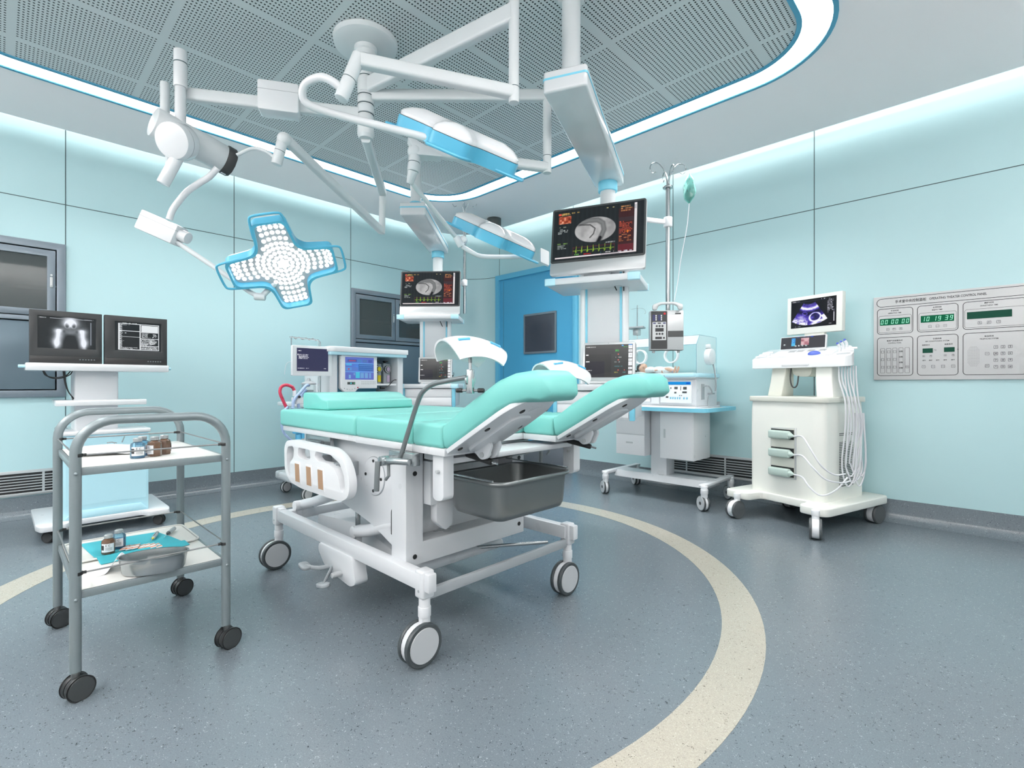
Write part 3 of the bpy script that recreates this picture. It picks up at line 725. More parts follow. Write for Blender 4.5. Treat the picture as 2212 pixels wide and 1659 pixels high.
# foot pedals under the near rail
mb = MB(); mb.prism(fillet([(-2.24, .27), (-2.25, .235), (-2.19, .18), (-2.06, .155), (-1.95, .143), (-1.90, .165), (-1.93, .27)], .02, 4), -1.09, -1.03, b=.004, Mx=XZ)
bb(mb, 'pedal_housing', 'white')
def pedal(x, y, z, tilt):
    mb = MB(); mb.tube([(-2.12, 1.04, .19), ((x - 2.12) / 2, (y + 1.04) / 2, .172), (x, y, z)], .010, seg=10, sub=3, flat=.5)
    mb.prism(fillet([(-.034, -.022), (.034, -.022), (.034, .022), (-.034, .022)], .024, 5), -.006, .008, b=.003, Mx=Matrix.Translation((x, y, z)) @ Matrix.Rotation(tilt, 4, 'Y')); bb(mb, 'foot_pedal', 'grey', smooth=50)
pedal(-2.24, .965, .175, .15); pedal(-2.035, .955, .150, -.15)
mb = MB(); mb.cyl((-2.02, 1.03, .185), (-2.02, .985, .185), .012, b=.003); bb(mb, 'pedal_pin', 'silver')
# castors
def castor(name_p, loc, az, r, w, mats, build_fork=True, hub=.80, parent=None, gap=.42, stem=(.02, .3), offs=0.03, world=True, hubdot=None):
    """twin wheel castor standing on the floor at loc; az = direction of the axle"""
    Rm = Matrix.Translation(V(loc)) @ Matrix.Rotation(math.radians(az), 4, 'Z')
    tyre, disc, forkm = mats
    mb = MB(T=Rm); mb.cyl((-offs * 0, offs, r * 1.0), (0, offs, stem[1]), stem[0], seg=18, b=.002)
    if r > .045: mb.cyl((0, offs, r * 2 + .012), (0, offs, r * 2 + .05), stem[0] * 1.12, seg=18, b=.003)
    mb.prism(circle(0, r, r * .93, n=28), -w * gap / 2, w * gap / 2, Mx=Matrix(((0, 0, 1, 0), (1, 0, 0, 0), (0, 1, 0, 0), (0, 0, 0, 1))), b=.002)
    fork = mb.build('castor', forkm, parent, world=True)
    for sg in (-1, 1):
        a, b = w * gap / 2, w / 2
        prof = [(r * .55, a), (r * .97, a), (r, a + .004), (r, b - .006), (r * .96, b - .001), (r * hub + .004, b), (r * hub, b - .002), (r * .55, b - .002)]
        mb = MB(T=Rm); mb.lathe([(q, sg * z) for q, z in prof], 36, Matrix.Translation((0, 0, r)) @ Matrix.Rotation(PI / 2, 4, 'Y')); wh = mb.build('wheel', tyre, fork, world=True)
        mb = MB(T=Rm); mb.lathe([(0, sg * a), (r * hub, sg * a), (r * hub, sg * (b - .001)), (r * hub * .97, sg * (b + .0015)), (0, sg * (b + .002))], 36, Matrix.Translation((0, 0, r)) @ Matrix.Rotation(PI / 2, 4, 'Y'))
        ms = [disc]
        if hubdot:
            mb.m(1).lathe([(0, sg * b), (r * .22, sg * b), (r * .22, sg * (b + .003)), (0, sg * (b + .0035))], 20, Matrix.Translation((0, 0, r)) @ Matrix.Rotation(PI / 2, 4, 'Y')); ms = [disc, hubdot]
        mb.build('wheel_disc', ms, fork, world=True)
    return fork
for cx, cy in ((-1.468, 1.065), (-2.80, 1.065), (-1.468, 1.90), (-2.80, 1.90)):
    castor('castor', (cx, cy - .02, 0), 0, .077, .062, ('tyre', 'hubw', 'white'), parent=bed, stem=(.021, .26), offs=.02)
    mb = MB(); mb.box(cx - .026, cx + .026, cy - .026, cy + .026, .235, .335, b=.008, seg=3); mb.box(cx - .02 if cx > -2 else cx - .02, cx + .05 if cx > -2 else cx + .06, cy - .018, cy + .018, .262, .33, b=.006)
    mb.m(1).cyl((cx, cy - .027, .262), (cx, cy - .024, .262), .005, seg=12); mb.cyl((cx + .026, cy, .262), (cx + .0285, cy, .262), .005, seg=12)
    bb(mb, 'corner_bracket', ['white', 'grey'])
# lowered side guard with three tan inserts
og = [(-2.500, .690), (-2.475, .722), (-2.41, .734), (-2.298, .732), (-1.992, .729), (-1.912, .702), (-1.870, .659), (-1.846, .602), (-1.858, .545), (-1.915, .519), (-1.985, .516), (-2.298, .516), (-2.43, .529), (-2.495, .577)]
def guard(y):
    ig1 = [(-2.470, .665), (-2.455, .697), (-2.40, .705), (-2.385, .69), (-2.39, .655), (-2.405, .640), (-2.435, .62), (-2.425, .565), (-2.44, .555), (-2.465, .60)]
    ig2 = [(-2.335, .703), (-2.215, .703), (-2.205, .665), (-2.235, .655), (-2.32, .655), (-2.34, .668)]
    ig3 = [(-2.155, .703), (-2.010, .700), (-1.930, .672), (-1.893, .625), (-1.885, .575), (-1.905, .555), (-1.925, .565), (-1.94, .61), (-1.98, .645), (-2.05, .662), (-2.13, .660), (-2.165, .675)]
    mb = MB(); mb.prism(fillet(og, .03, 5), -y - .02, -y + .014, b=.009, seg=3, Mx=XZ, holes=[fillet(h, .010, 4) for h in (ig1, ig2, ig3)], ang=40)
    g = bb(mb, 'side_guard', 'whitep', smooth=50)
    for x in (-2.345, -2.222, -2.105):
        q = [(x - .032, .635), (x + .032, .635), (x + .042, .535), (x - .022, .535)]; q2 = [(x - .023, .626), (x + .023, .626), (x + .032, .543), (x - .014, .543)]
        mb = MB(); mb.prism(q, -y + .010, -y + .0165, b=.001, Mx=XZ); mb.m(1).prism(q2, -y + .0165, -y + .0175, Mx=XZ); bb(mb, 'insert', ['whitep', 'brownpad'], g, label='tan insert in a white rim')
guard(.99)
for x in (-2.30, -2.05):
    mb = MB(); mb.box(x, x + .04, 1.0, 1.12, .60, .66, b=.004); bb(mb, 'guard_arm', 'grey')
mb = MB(); mb.box(-2.44, -2.18, 1.055, 1.075, .70, .757, b=.003); mb.cyl((-2.40, 1.05, .725), (-2.25, 1.05, .725), .008); bb(mb, 'guard_hinge', 'steel')
# stainless basin
bx0, bx1, by0, by1 = -1.52, -1.225, 1.205, 1.605
def bowl(mb, x0, x1, y0, y1, z0, z1, r, taper=.02, t=.004, n=8, rim=.008):
    for ins, zz0, zz1, flip in ((0, z0, z1, False), (t, z0 + t, z1, True)):
        rows = [(taper + .03 + ins, zz0), (taper + .008 + ins, zz0 + min(.010, (z1 - z0) * .2)), (taper + ins, zz0 + min(.028, (z1 - z0) * .5)), (ins, zz1)]
        q = bmesh.new(); R = []
        for d, z in rows: R.append([q.verts.new((x, y, z)) for x, y in rrect(x0 + d, x1 - d, y0 + d, y1 - d, max(.01, r - d * .5), n)])
        for a, b in zip(R, R[1:]):
            for k in range(len(a)): q.faces.new((a[k], a[(k + 1) % len(a)], b[(k + 1) % len(a)], b[k]))
        q.faces.new(R[0]); bmesh.ops.recalc_face_normals(q, faces=q.faces)
        if flip: bmesh.ops.reverse_faces(q, faces=q.faces)
        mb._add(q)
    pts = [(x, y, z1) for x, y in rrect(x0 - .006, x1 + .006, y0 - .006, y1 + .006, r, n)]
    mb.tube(pts, rim, seg=8, closed=True)
mb = MB(); bowl(mb, bx0, bx1, by0, by1, .505, .648, .05, taper=.008); bb(mb, 'basin', 'basin', label='stainless steel fluid basin', smooth=50)
for y in (1.195, 1.615):
    mb = MB(); mb.cyl((-1.60, y, .660), (-1.25, y, .660), .004); bb(mb, 'basin_rail', 'chrome')
# leg supports: clamp, bent rod, socket, moulded trough
def leg_support(yc, rod, cup_c, cupM, side, cs=1.0):
    y = yc
    mb = MB(); mb.box(-1.60, -1.45, y - .0, y + .035, .712, .757, b=.003); mb.cyl((-1.585, y - .03, .722), (-1.45, y - .01, .730), .012, b=.002); mb.cyl((-1.585, y - .045, .722), (-1.585, y + .005, .722), .018, b=.003)
    bb(mb, 'clamp', 'steel')
    mb = MB(); mb.tube([(-1.588, y - .052, .722), (-1.588, y - .055, .67), (-1.592, y - .055, .615)], .010, seg=10, flat=.6); mb.tube([(-1.57, y - .02, .715), (-1.56, y - .025, .67), (-1.572, y - .03, .655)], .006, seg=8); bb(mb, 'clamp_lever', 'rod')
    mb = MB(); mb.tube(rod, .0085, seg=14, sub=6); bb(mb, 'support_rod', 'rod')
    e = V(cup_c)
    mb = MB(); mb.cyl((e.x, e.y, e.z - .01), (e.x, e.y, e.z + .07), .006); mb.cyl((e.x, e.y, e.z - .105), (e.x, e.y, e.z - .03), .0135, seg=18, b=.002); mb.cyl((e.x, e.y, e.z - .04), (e.x, e.y, e.z + .01), .006)
    mb.cyl((e.x - .004, e.y, e.z - .063), (e.x + .004, e.y, e.z - .063), .019); mb.m(1).cyl((e.x - .036, e.y - .02, e.z - .095), (e.x + .036, e.y + .02, e.z - .095), .004); mb.m(2).cyl((e.x - .04, e.y - .022, e.z - .095), (e.x - .022, e.y - .012, e.z - .095), .007, b=.002); mb.cyl((e.x + .022, e.y + .012, e.z - .095), (e.x + .04, e.y + .022, e.z - .095), .007, b=.002)
    bb(mb, 'socket', ['chrome', 'rod', 'black'])
    # trough: an arched shell, open at both ends, its rims drooping
    def f(u, v):
        a = (v - .5) * 2; s_ = (u - .5) * 2
        half = .086 * (1 - .10 * abs(s_) ** 3); ang = a * 1.42
        x_ = s_ * (.105 - .030 * abs(a) ** 2.5)
        return V((x_, half * math.sin(ang) * 1.02, half * math.cos(ang) * .92 - .012 - .016 * s_ * s_))
    T = Matrix.Translation(e + V((0, 0, .005))) @ cupM @ Matrix.Diagonal((cs, cs, cs, 1))
    mb = MB(); mb.grid(18, 18, f, thick=.006, Mx=T)
    cup = bb(mb, 'leg_trough', 'gloss', smooth=70)
    for s_ in (-1, 1):
        q0, q1 = f(.5 + s_ * .18, .5 - .22), f(.5 + s_ * .36, .5 - .22)
        nrm = ((q0 + q1) / 2 - V((0, 0, -.02))); nrm.x = 0; nrm.normalize()
        for sg in (-1, 1):
            p0, p1 = V((q0.x, q0.y * sg, q0.z)), V((q1.x, q1.y * sg, q1.z)); n2 = V((0, nrm.y * sg, nrm.z))
            mb = MB(); mb.tube([p0 + n2 * .0015, p1 + n2 * .0015], .0045, seg=8, Mx=T); bb(mb, 'strap_slot', 'sky', cup)
leg_support(1.0, [(-1.523, 1.0, .735), (-1.470, 1.0, .84), (-1.418, 1.0, .936), (-1.385, 1.0, .975), (-1.332, 1.005, 1.000), (-1.25, 1.01, 1.012), (-1.162, 1.015, 1.022)], (-1.162, 1.015, 1.075), Matrix.Rotation(math.radians(78), 4, 'Z') @ Matrix.Rotation(math.radians(6), 4, 'Y'), 1)
leg_support(1.90, [(-1.70, 1.88, .735), (-1.64, 1.90, .83), (-1.585, 1.92, .905), (-1.555, 1.93, .935), (-1.545, 1.94, .945)], (-1.540, 1.94, 1.025), Matrix.Rotation(math.radians(75), 4, 'Z') @ Matrix.Rotation(math.radians(6), 4, 'Y'), -1, 1.3)
# wedge cushion lying on the mattress
wp = MB(); prof = [(-2.68, .8675), (-2.68, .955), (-2.53, .953), (-2.505, .945), (-2.46, .922), (-2.40, .917), (-2.392, .8675)]
wp.prism(fillet(prof, [.014, .02, .03, .03, .03, .012, .014], 4), -1.655, -1.145, b=.008, seg=3, Mx=XZ, ang=50)
tag(wp.build('wedge_cushion', 'mint', smooth=45), 'long mint green stepped cushion lying across the head of the bed', 'cushion')
# ================================================================== INSTRUMENT TROLLEY
tr = thing('instrument_trolley', 'grey tubular instrument trolley with two white shelves in front of the workstation', 'trolley', (-2.439, .387, 0))
TF, TB, TL, TR_ = -2.100, -2.778, .171, .603
for x, nm in ((TF, 'front'), (TB, 'back')):
    r = .105; zt = .882
    pts = [(x, TL, .082), (x, TL, .3), (x, TL, zt - r)] + [(x, TL + r - r * math.cos(a), zt - r + r * math.sin(a)) for a in [math.radians(k * 11.25) for k in range(1, 8)]] + [(x, TL + r, zt), (x, TR_ - r, zt)] + [(x, TR_ - r + r * math.sin(a), zt - r + r * math.cos(a)) for a in [math.radians(k * 11.25) for k in range(1, 8)]] + [(x, TR_, zt - r), (x, TR_, .3), (x, TR_, .082)]
    mb = MB(); mb.tube(pts, .0155, seg=18); o = mb.build('hoop_frame', 'tube', tr, world=True, smooth=50)
    for y in (TL, TR_):
        for z in (.715, .315):
            mb = MB(); mb.sphere((x + .0155 * (1 if x == TF else -1), y, z), .0055, seg=10); mb.build('rivet', 'tube', o, world=True)
def shelf(z, name):
    fh = .024
    mb = MB(); mb.prism([(TB, TL), (TF, TL), (TF, TR_), (TB, TR_)], z - fh, z, b=.002, holes=[[(TB + .012, TL + .012), (TF - .012, TL + .012), (TF - .012, TR_ - .012), (TB + .012, TR_ - .012)]])
    s = mb.build('shelf', 'tube', tr, world=True)
    mb = MB(); mb.box(TB + .012, TF - .011, TL + .012, TR_ - .012, z - .016, z + .001, b=.001); mb.build('shelf_board', 'shelf', s, world=True, label='white shelf board')
    mb = MB(); mb.prism([(TB + .011, TL + .011), (TF - .0105, TL + .011), (TF - .0105, TR_ - .011), (TB + .011, TR_ - .011)], z - .002, z + .0004, holes=[[(TB + .013, TL + .013), (TF - .013, TL + .013), (TF - .013, TR_ - .013), (TB + .013, TR_ - .013)]]); mb.build('gasket', 'black', s, world=True)
shelf(.730, 'top'); shelf(.336, 'bottom')
for z in (.772, .395):
    for a, b in (((TF, TL), (TF, TR_)), ((TB, TL), (TB, TR_)), ((TF, TL), (TB, TL)), ((TF, TR_), (TB, TR_))):
        mb = MB(); mb.cyl((a[0], a[1], z), (b[0], b[1], z), .0028, seg=8)
        mb.build('guard_wire', 'wire', tr, world=True)
    for x in (TF, TB):
        for y in (TL, TR_):
            mb = MB(); sy = 1 if y == TL else -1; mb.cyl((x, y + sy * .004, z - .0055), (x, y + sy * .004, z + .0055), .0150, seg=18, b=.001)
            mb.cyl((x, y, z), (x, y + sy * .027, z), .0050, seg=10, b=.001); mb.build('wire_clip', 'black', tr, world=True)
for x in (TF, TB):
    for y in (TL, TR_):
        castor('castor', (x + .010, y + .005, 0), 18, .0375, .046, ('black', 'dark', 'dark'), parent=tr, stem=(.011, .085), offs=-.006, hub=.95, gap=.16)

# ------------------------------------------------------------------ bottles
def vial(x, y, z, kind, label, rot=0, group=None, h=.074, r=.0225):
    t = thing('medicine_bottle', label, 'bottle', (x, y, z), rot)
    k = h / .074; c = .38
    prof = [(0, 0.0005), (r * .93, .0005), (r, .004), (r, .047 * k), (r * .93, .053 * k), (r * .55, .0585 * k), (r * .47, .060 * k), (r * .47, .064 * k)]
    ring8 = 8 if kind == 'brown' else 24
    mb = MB(); mb.lathe(prof, ring8, Matrix.Rotation(PI / 8, 4, 'Z')); mb.build('body', 'brown' if kind == 'brown' else 'vial', t, smooth=30)
    if kind != 'brown':
        mb = MB(); mb.lathe([(0, .004), (r * .86, .004), (r * .88, .036 * k), (0, .036 * k)], 24); mb.build('liquid', 'liquid', t)
    mb = MB(); mb.lathe([(0, .060 * k), (r * .60, .060 * k), (r * .62, .062 * k), (r * .62, .071 * k), (r * .5, .0735 * k), (0, .074 * k)], 24); mb.build('cap', 'cap', t)
    # wrapped label with black block and letters
    lr = r * 1.012 if kind != 'brown' else r * 1.008
    mb = MB(); n = 12; a0, a1 = -.95, .95
    nseg = 10
    def f(u, v): a = a0 + (a1 - a0) * u; return V((lr * math.cos(a), lr * math.sin(a), (.010 + .032 * v) * k))
    mb.grid(nseg, 1, f); mb.m(1)
    def g(u, v): a = a0 + .02 + .42 * u; return V(((lr + .0003) * math.cos(a), (lr + .0003) * math.sin(a), (.018 + .018 * v) * k))
    mb.grid(4, 1, g)
    for i, ch in enumerate('EC'):
        a = -.18 + i * .42
        n_ = V((math.cos(a), math.sin(a), 0)); tt = V((-math.sin(a), math.cos(a), 0))
        mb.text(ch, .010 * k, face_m(n_ * (lr + .0004) + V((0, 0, .0345 * k)), tt, (0, 0, 1)), 'CENTER')
    for rr in range(4):
        zz = (.026 - rr * .003) * k
        def q(u, v, zz=zz): a = -.3 + .95 * u; return V(((lr + .0003) * math.cos(a), (lr + .0003) * math.sin(a), zz + .0009 * v))
        mb.grid(5, 1, q)
    mb.build('label', ['paper', 'blackprint'], t, smooth=0)
    return t
vial(-2.232, .352, .7312, 'clear', 'clear glass bottle of blue liquid at the front of the top shelf', -5)
vial(-2.292, .376, .7312, 'clear', 'clear glass bottle half hidden behind the front clear bottle on the top shelf', -12)
vial(-2.247, .406, .7312, 'brown', 'brown glass bottle with a white label at the front of the top shelf', -75)
vial(-2.287, .443, .7312, 'brown', 'brown glass bottle tucked behind the labelled brown bottle on the top shelf', 120)
vial(-2.462, .297, .3445, 'brown', 'brown glass bottle standing on the turquoise drape', -15)
vial(-2.515, .336, .3445, 'clear', 'clear glass bottle standing behind the brown bottle on the turquoise drape', -25)

# ------------------------------------------------------------------ things on the top shelf
mb = MB()
def fpap(u, v):
    x = -2.74 + .34 * u + .05 * v; y = .225 + .19 * v - .02 * u
    z = .7335 + .012 * abs(math.sin(u * 7 + v * 3)) * (1 - v * .3) + .018 * max(0, v - .7) * math.sin(u * 9) ** 2
    if u > .8 and v > .75: z += .02 * (u - .8) * 5 * (v - .75) * 4
    return V((x, y, z))
mb.grid(20, 14, fpap, thick=.0012); tag(mb.build('paper_sheet', 'paper', smooth=60), 'crumpled white sheet of paper on the top shelf of the trolley', 'paper')
mb = MB(); mb.tube([(-2.63, .362, .757), (-2.71, .378, .763), (-2.76, .388, .766)], .0035, seg=8, flat=.6); tag(mb.build('scalpel', 'tube'), 'slim grey scalpel lying slanted on the crumpled paper', 'instrument')
mb = MB(); mb.tube([(-2.69, .320, .752), (-2.66, .333, .755), (-2.635, .338, .753)], .003, seg=8, sub=3, flat=.5); mb.tube([(-2.69, .322, .753), (-2.66, .327, .756), (-2.632, .344, .754)], .002, seg=6, sub=3); tag(mb.build('forceps', 'tube'), 'tiny steel forceps lying on the crumpled paper', 'instrument')

# ------------------------------------------------------------------ things on the bottom shelf
mb = MB(); tx0, tx1, ty0, ty1 = -2.715, -2.418, .192, .588
bowl(mb, tx0, tx1, ty0, ty1, .3375, .3455, .03, taper=.008, t=.003, rim=.004)
tag(mb.build('enamel_tray', 'tray', smooth=50), 'shallow cream tray on the bottom shelf of the trolley', 'tray')
def fcl(u, v):
    A, B, C_, D_ = V((-2.690, .232, 0)), V((-2.345, .262, 0)), V((-2.372, .548, 0)), V((-2.668, .492, 0))
    p = A * (1 - u) * (1 - v) + B * u * (1 - v) + C_ * u * v + D_ * (1 - u) * v
    z = .3436 + .0006 * math.sin(u * 9 + v * 4)
    ov = p.x - (-2.418)
    z = max(z, .3518 - abs(p.x + 2.416) * .35) if p.x > -2.44 else z
    if p.x > -2.40: z = max(.3395, .3475 - (p.x + 2.40) * .25)
    return V((p.x, p.y, z))
mb = MB(); mb.grid(36, 24, fcl, thick=.0008); tag(mb.build('drape', 'cloth', smooth=60), 'turquoise drape spread over the cream tray', 'cloth')
# foil packs
for k in range(7):
    x = -2.485 + .010 * k + .004 * (k % 2); y = .352 + .016 * k
    T = Matrix.Translation((x, y, .3462 + .0012 * (k % 3))) @ Matrix.Rotation(math.radians(-28 + 5 * k), 4, 'Z') @ Matrix.Rotation(math.radians(8), 4, 'X')
    t = thing('foil_pack', 'small white and orange suture pack in the row fanned across the turquoise drape', 'pack', T.translation, group='suture packs on the drape')
    mb = MB(); mb.box(-.030, .030, -.010, .010, 0, .003, b=.0008, Mx=T); mb.build('wrapper', 'paper', t, world=True)
    mb = MB(); mb.box(.012, .024, -.0102, .0102, .0005, .0034, Mx=T); mb.build('band', 'orange', t, world=True); 
    mb = MB(); mb.box(-.022, -.010, -.0102, .0102, .0005, .0034, Mx=T); mb.build('band', 'brownpad', t, world=True)
def syringe(x, y, rot, label, kind):
    T = Matrix.Translation((x, y, .3525)) @ Matrix.Rotation(math.radians(rot), 4, 'Z')
    t = thing('syringe', label, 'syringe', (x, y, .352))
    if kind == 0:
        mb = MB(); mb.cyl((-.035, 0, 0), (.030, 0, 0), .0075, seg=14, b=.001, Mx=T); mb.m(1)
        for q in range(6): mb.box(-.03 + q * .009, -.026 + q * .009, -.0022, .0022, .0065, .0079, Mx=T)
        mb.build('barrel', ['silver', 'blackprint'], t, world=True)
        mb = MB(); mb.cyl((-.055, 0, 0), (-.035, 0, 0), .004, seg=10, Mx=T); mb.cyl((-.058, 0, 0), (-.055, 0, 0), .007, seg=12, Mx=T); mb.build('plunger', 'grey', t, world=True)
        mb = MB(); mb.cyl((.030, 0, 0), (.040, 0, 0), .004, .002, seg=10, Mx=T); mb.build('tip', 'yellow', t, world=True)
        mb = MB(); mb.cyl((.040, 0, 0), (.066, 0, -.003), .0008, seg=6, Mx=T); mb.build('needle', 'chrome', t, world=True)
    else:
        mb = MB(); mb.cyl((-.045, 0, 0), (.030, 0, 0), .0085, seg=16, b=.0015, Mx=T); mb.build('barrel', 'cap', t, world=True)
        mb = MB(); mb.cyl((.030, 0, 0), (.045, 0, 0), .0088, .004, seg=14, Mx=T); mb.build('hub', 'dark', t, world=True)
        mb = MB(); mb.cyl((.045, 0, 0), (.085, 0, -.004), .0011, seg=6, Mx=T); mb.build('needle', 'chrome', t, world=True)
syringe(-2.562, .462, -20, 'grey syringe with printed scale and yellow tip on the turquoise drape', 0)
syringe(-2.600, .528, -28, 'thick grey syringe with dark hub and needle at the back of the tray', 1)
# oval steel bowl with two little bottles, curled sheet
OB = Matrix.Translation((-2.137, .384, .3375)) @ Matrix.Rotation(math.radians(69), 4, 'Z')
mb = MB(); q = bmesh.new()
rows = [(.072, .040, .001), (.088, .050, .002), (.094, .055, .012), (.098, .0575, .040), (.1015, .060, .058), (.106, .064, .0605), (.106, .064, .0625), (.1005, .0595, .0615), (.096, .0565, .042), (.090, .052, .012), (.07, .04, .0045)]
R = [[q.verts.new((a * math.cos(2 * PI * k / 40), b * math.sin(2 * PI * k / 40), z)) for k in range(40)] for a, b, z in rows]
for A, B in zip(R, R[1:]):
    for k in range(40): q.faces.new((A[k], A[(k + 1) % 40], B[(k + 1) % 40], B[k]))
q.faces.new(R[0]); q.faces.new(R[-1]); bmesh.ops.recalc_face_normals(q, faces=q.faces); mb._add(q, OB)
tag(mb.build('kidney_bowl', 'steel', smooth=50), 'oval stainless steel bowl at the front of the bottom shelf', 'bowl')
for k, (dx, dy, rz) in enumerate(((.052, -.008, 20), (.058, .024, 50))):
    T = OB @ Matrix.Translation((dx, dy, .0165)) @ Matrix.Rotation(math.radians(rz), 4, 'Z') @ Matrix.Rotation(PI / 2, 4, 'Y')
    t = thing('small_vial', 'tiny clear vial lying inside the oval steel bowl, ' + ('nearer its near rim' if k == 0 else 'against its far end'), 'bottle', T.translation)
    mb = MB(); mb.lathe([(0, -.016), (.010, -.016), (.0105, -.014), (.0105, .006), (.006, .010), (.006, .012)], 18, T); mb.build('body', 'vial', t, world=True)
    mb = MB(); mb.lathe([(0, .012), (.0075, .012), (.0075, .018), (0, .018)], 18, T); mb.build('cap', 'cap', t, world=True)
def fcurl(u, v):
    s = u * .135; base = V((-2.228, .236, .3378)); d = V((.0, 1.0, 0)); wv = V((-.10, .03, 0))
    z = .048 * (1 / (1 + math.exp(-(u - .55) * 12))); yy = .075 * u
    if u > .8: z -= (u - .8) * .10
    return base + d * yy + wv * (v - .15) * (1 - .25 * u) + V((0, 0, z))
mb = MB(); mb.grid(24, 6, fcurl, thick=.0009); tag(mb.build('paper_sheet', 'paper', smooth=60), 'white sheet curling up against the end of the oval bowl', 'paper')
# ================================================================== CEILING MOUNTED SURGICAL LIGHT
sl = thing('surgical_light', 'white ceiling mounted surgical light with three cross shaped blue rimmed heads on jointed arms', 'surgical light', (-2.535, 1.437, H0))
def lb(mb, name, mats='arm', parent=None, **k): return mb.build(name, mats, parent or sl, world=True, **k)
HX, HY = -2.535, 1.437
mb = MB(); mb.lathe([(0, H0), (.172, H0), (.176, H0 - .006), (.172, H0 - .030), (.155, H0 - .040), (.062, H0 - .044), (.062, H0 - .066), (.056, H0 - .072), (.056, H0 - .10), (0, H0 - .10)], 48, Matrix.Translation((HX, HY, 0))); lb(mb, 'ceiling_flange')
mb = MB()
mb.cyl((HX, HY, 2.40), (HX, HY, H0 - .05), .042, seg=32)
for z in (2.72, 2.615, 2.565, 2.51): mb.m(1).cyl((HX, HY, z - .0015), (HX, HY, z + .0015), .0455, seg=32); mb.m(0)
for z0, z1 in ((2.74, 2.80), (2.632, 2.715), (2.57, 2.612), (2.515, 2.562), (2.395, 2.505)): mb.cyl((HX, HY, z0), (HX, HY, z1), .0455, seg=32, b=.003)
mb.cyl((HX, HY, 2.378), (HX, HY, 2.397), .036, .045, seg=32)
lb(mb, 'column', ['arm', 'seam'])
def beam(p0, p1, w, h, name='arm', taper=1.0, b=.006):
    p0, p1 = V(p0), V(p1); d = p1 - p0; L = d.length; x = d.normalized(); s = V((0, 0, 1)).cross(x).normalized(); u = x.cross(s)
    T = Matrix((x, s, u)).transposed().to_4x4(); T.translation = p0
    mb = MB(); mb.prism(rrect(-w / 2, w / 2, -h / 2, h / 2, min(w, h) * .25, 3), 0, L, Mx=T @ Matrix(((0, 0, 1, 0), (1, 0, 0, 0), (0, 1, 0, 0), (0, 0, 0, 1))))
    return mb
def post(p0, p1, r, name, rings=(), **k):
    mb = MB(); mb.cyl(p0, p1, r, seg=24, b=min(.004, r * .2))
    for t in rings:
        c = V(p0).lerp(V(p1), t); d = (V(p1) - V(p0)).normalized() * .0015; mb.m(1).cyl(c - d, c + d, r * 1.02, seg=24); mb.m(0)
    return lb(mb, name, ['arm', 'seam'], **k)
# chain A (towards the viewer)
lb(beam((HX, HY, 2.67), (-1.548, 1.612, 2.668), .05, .085), 'extension_arm')
post((-1.548, 1.612, 2.80), (-1.548, 1.612, 2.262), .0235, 'drop_shaft', (.87,))
lb(beam((-1.551, 1.609, 2.31), (-1.845, 1.022, 2.312), .045, .055), 'spring_arm')
post((-1.850, 1.020, 2.335), (-1.884, .958, 2.145), .027, 'swivel_joint', (.55,))
# chain B
lb(beam((HX, HY, 2.62), (-1.803, 2.148, 2.621), .045, .062), 'extension_arm')
post((-1.803, 2.148, 2.665), (-1.803, 2.148, 2.185), .024, 'drop_shaft', (.80,))
lb(beam((-1.803, 2.148, 2.218), (-2.165, 1.53, 2.222), .05, .052), 'spring_arm')
mb = MB(); T = face_m((-2.15, 1.555, 2.222), (-.505, -.863, 0), (0, 0, 1)); mb.prism(fillet([(-.10, -.03), (.07, .055), (.085, .05), (.04, -.035)], .01, 3), -.035, .035, b=.004, Mx=T); mb.sphere((-2.172, 1.517, 2.215), .04); lb(mb, 'arm_end_cap')
mb = MB(); mb.cyl((-2.172, 1.517, 2.215), (-2.180, 1.508, 2.11), .030, seg=24, b=.003); mb.m(1).cyl((-2.1765, 1.512, 2.158), (-2.1767, 1.5118, 2.155), .0308, seg=24); mb.m(0).cyl((-2.180, 1.508, 2.115), (-2.208, 1.507, 2.055), .027, .018, seg=24, b=.003); lb(mb, 'swivel_joint', ['arm', 'seam'])
mb = MB(); mb.tube([(-2.205, 1.508, 2.07), (-2.329, 1.921, 1.884)], .013, seg=14); lb(mb, 'slim_arm')
mb = MB(); mb.cyl((-2.329, 1.921, 1.89), (-2.318, 1.955, 1.835), .022, seg=20, b=.003); mb.cyl((-2.30, 1.950, 1.876), (-2.33, 1.985, 1.878), .022, seg=24, b=.004); mb.cyl((-2.318, 1.965, 1.876), (-2.318, 1.955, 1.835), .015); lb(mb, 'swivel_joint', 'armg')
mb = MB(); mb.tube([(-2.318, 1.957, 1.836), (-2.290, 2.01, 1.806), (-2.256, 2.062, 1.784), (-2.18, 2.17, 1.786), (-2.106, 2.276, 1.795), (-2.081, 2.305, 1.806)], .0135, seg=14, sub=3); lb(mb, 'yoke', 'armg')
# chain C (towards the left)
lb(beam((HX, HY, 2.513), (-3.055, .652, 2.514), .045, .065), 'extension_arm')
T = face_m((-2.748, 1.05, 2.515), V((-2.697 + 2.80, 1.134 - .964, 0)).normalized(), (0, 0, 1))
mb = MB(); mb.prism(fillet([(-.10, -.075), (.10, -.075), (.10, .08), (-.10, .08)], .012, 4), -.045, .05, b=.008, seg=3, Mx=T); mb.m(1).box(-.1005, .1005, .030, .0325, -.046, .0507, Mx=T); lb(mb, 'arm_housing', ['armg', 'grey'])
mb = MB(); mb.cyl((-3.12, .608, 2.58), (-3.12, .608, 2.36), .022, seg=22, b=.004); lb(mb, 'side_shaft')
c0 = V((-2.996, .65, 0))
mb = MB()
for z0, z1, r in ((2.645, 2.708, .031), (2.52, 2.642, .0315), (2.26, 2.52, .0255)): mb.cyl(c0 + V((0, 0, z0)), c0 + V((0, 0, z1)), r, seg=28, b=.003)
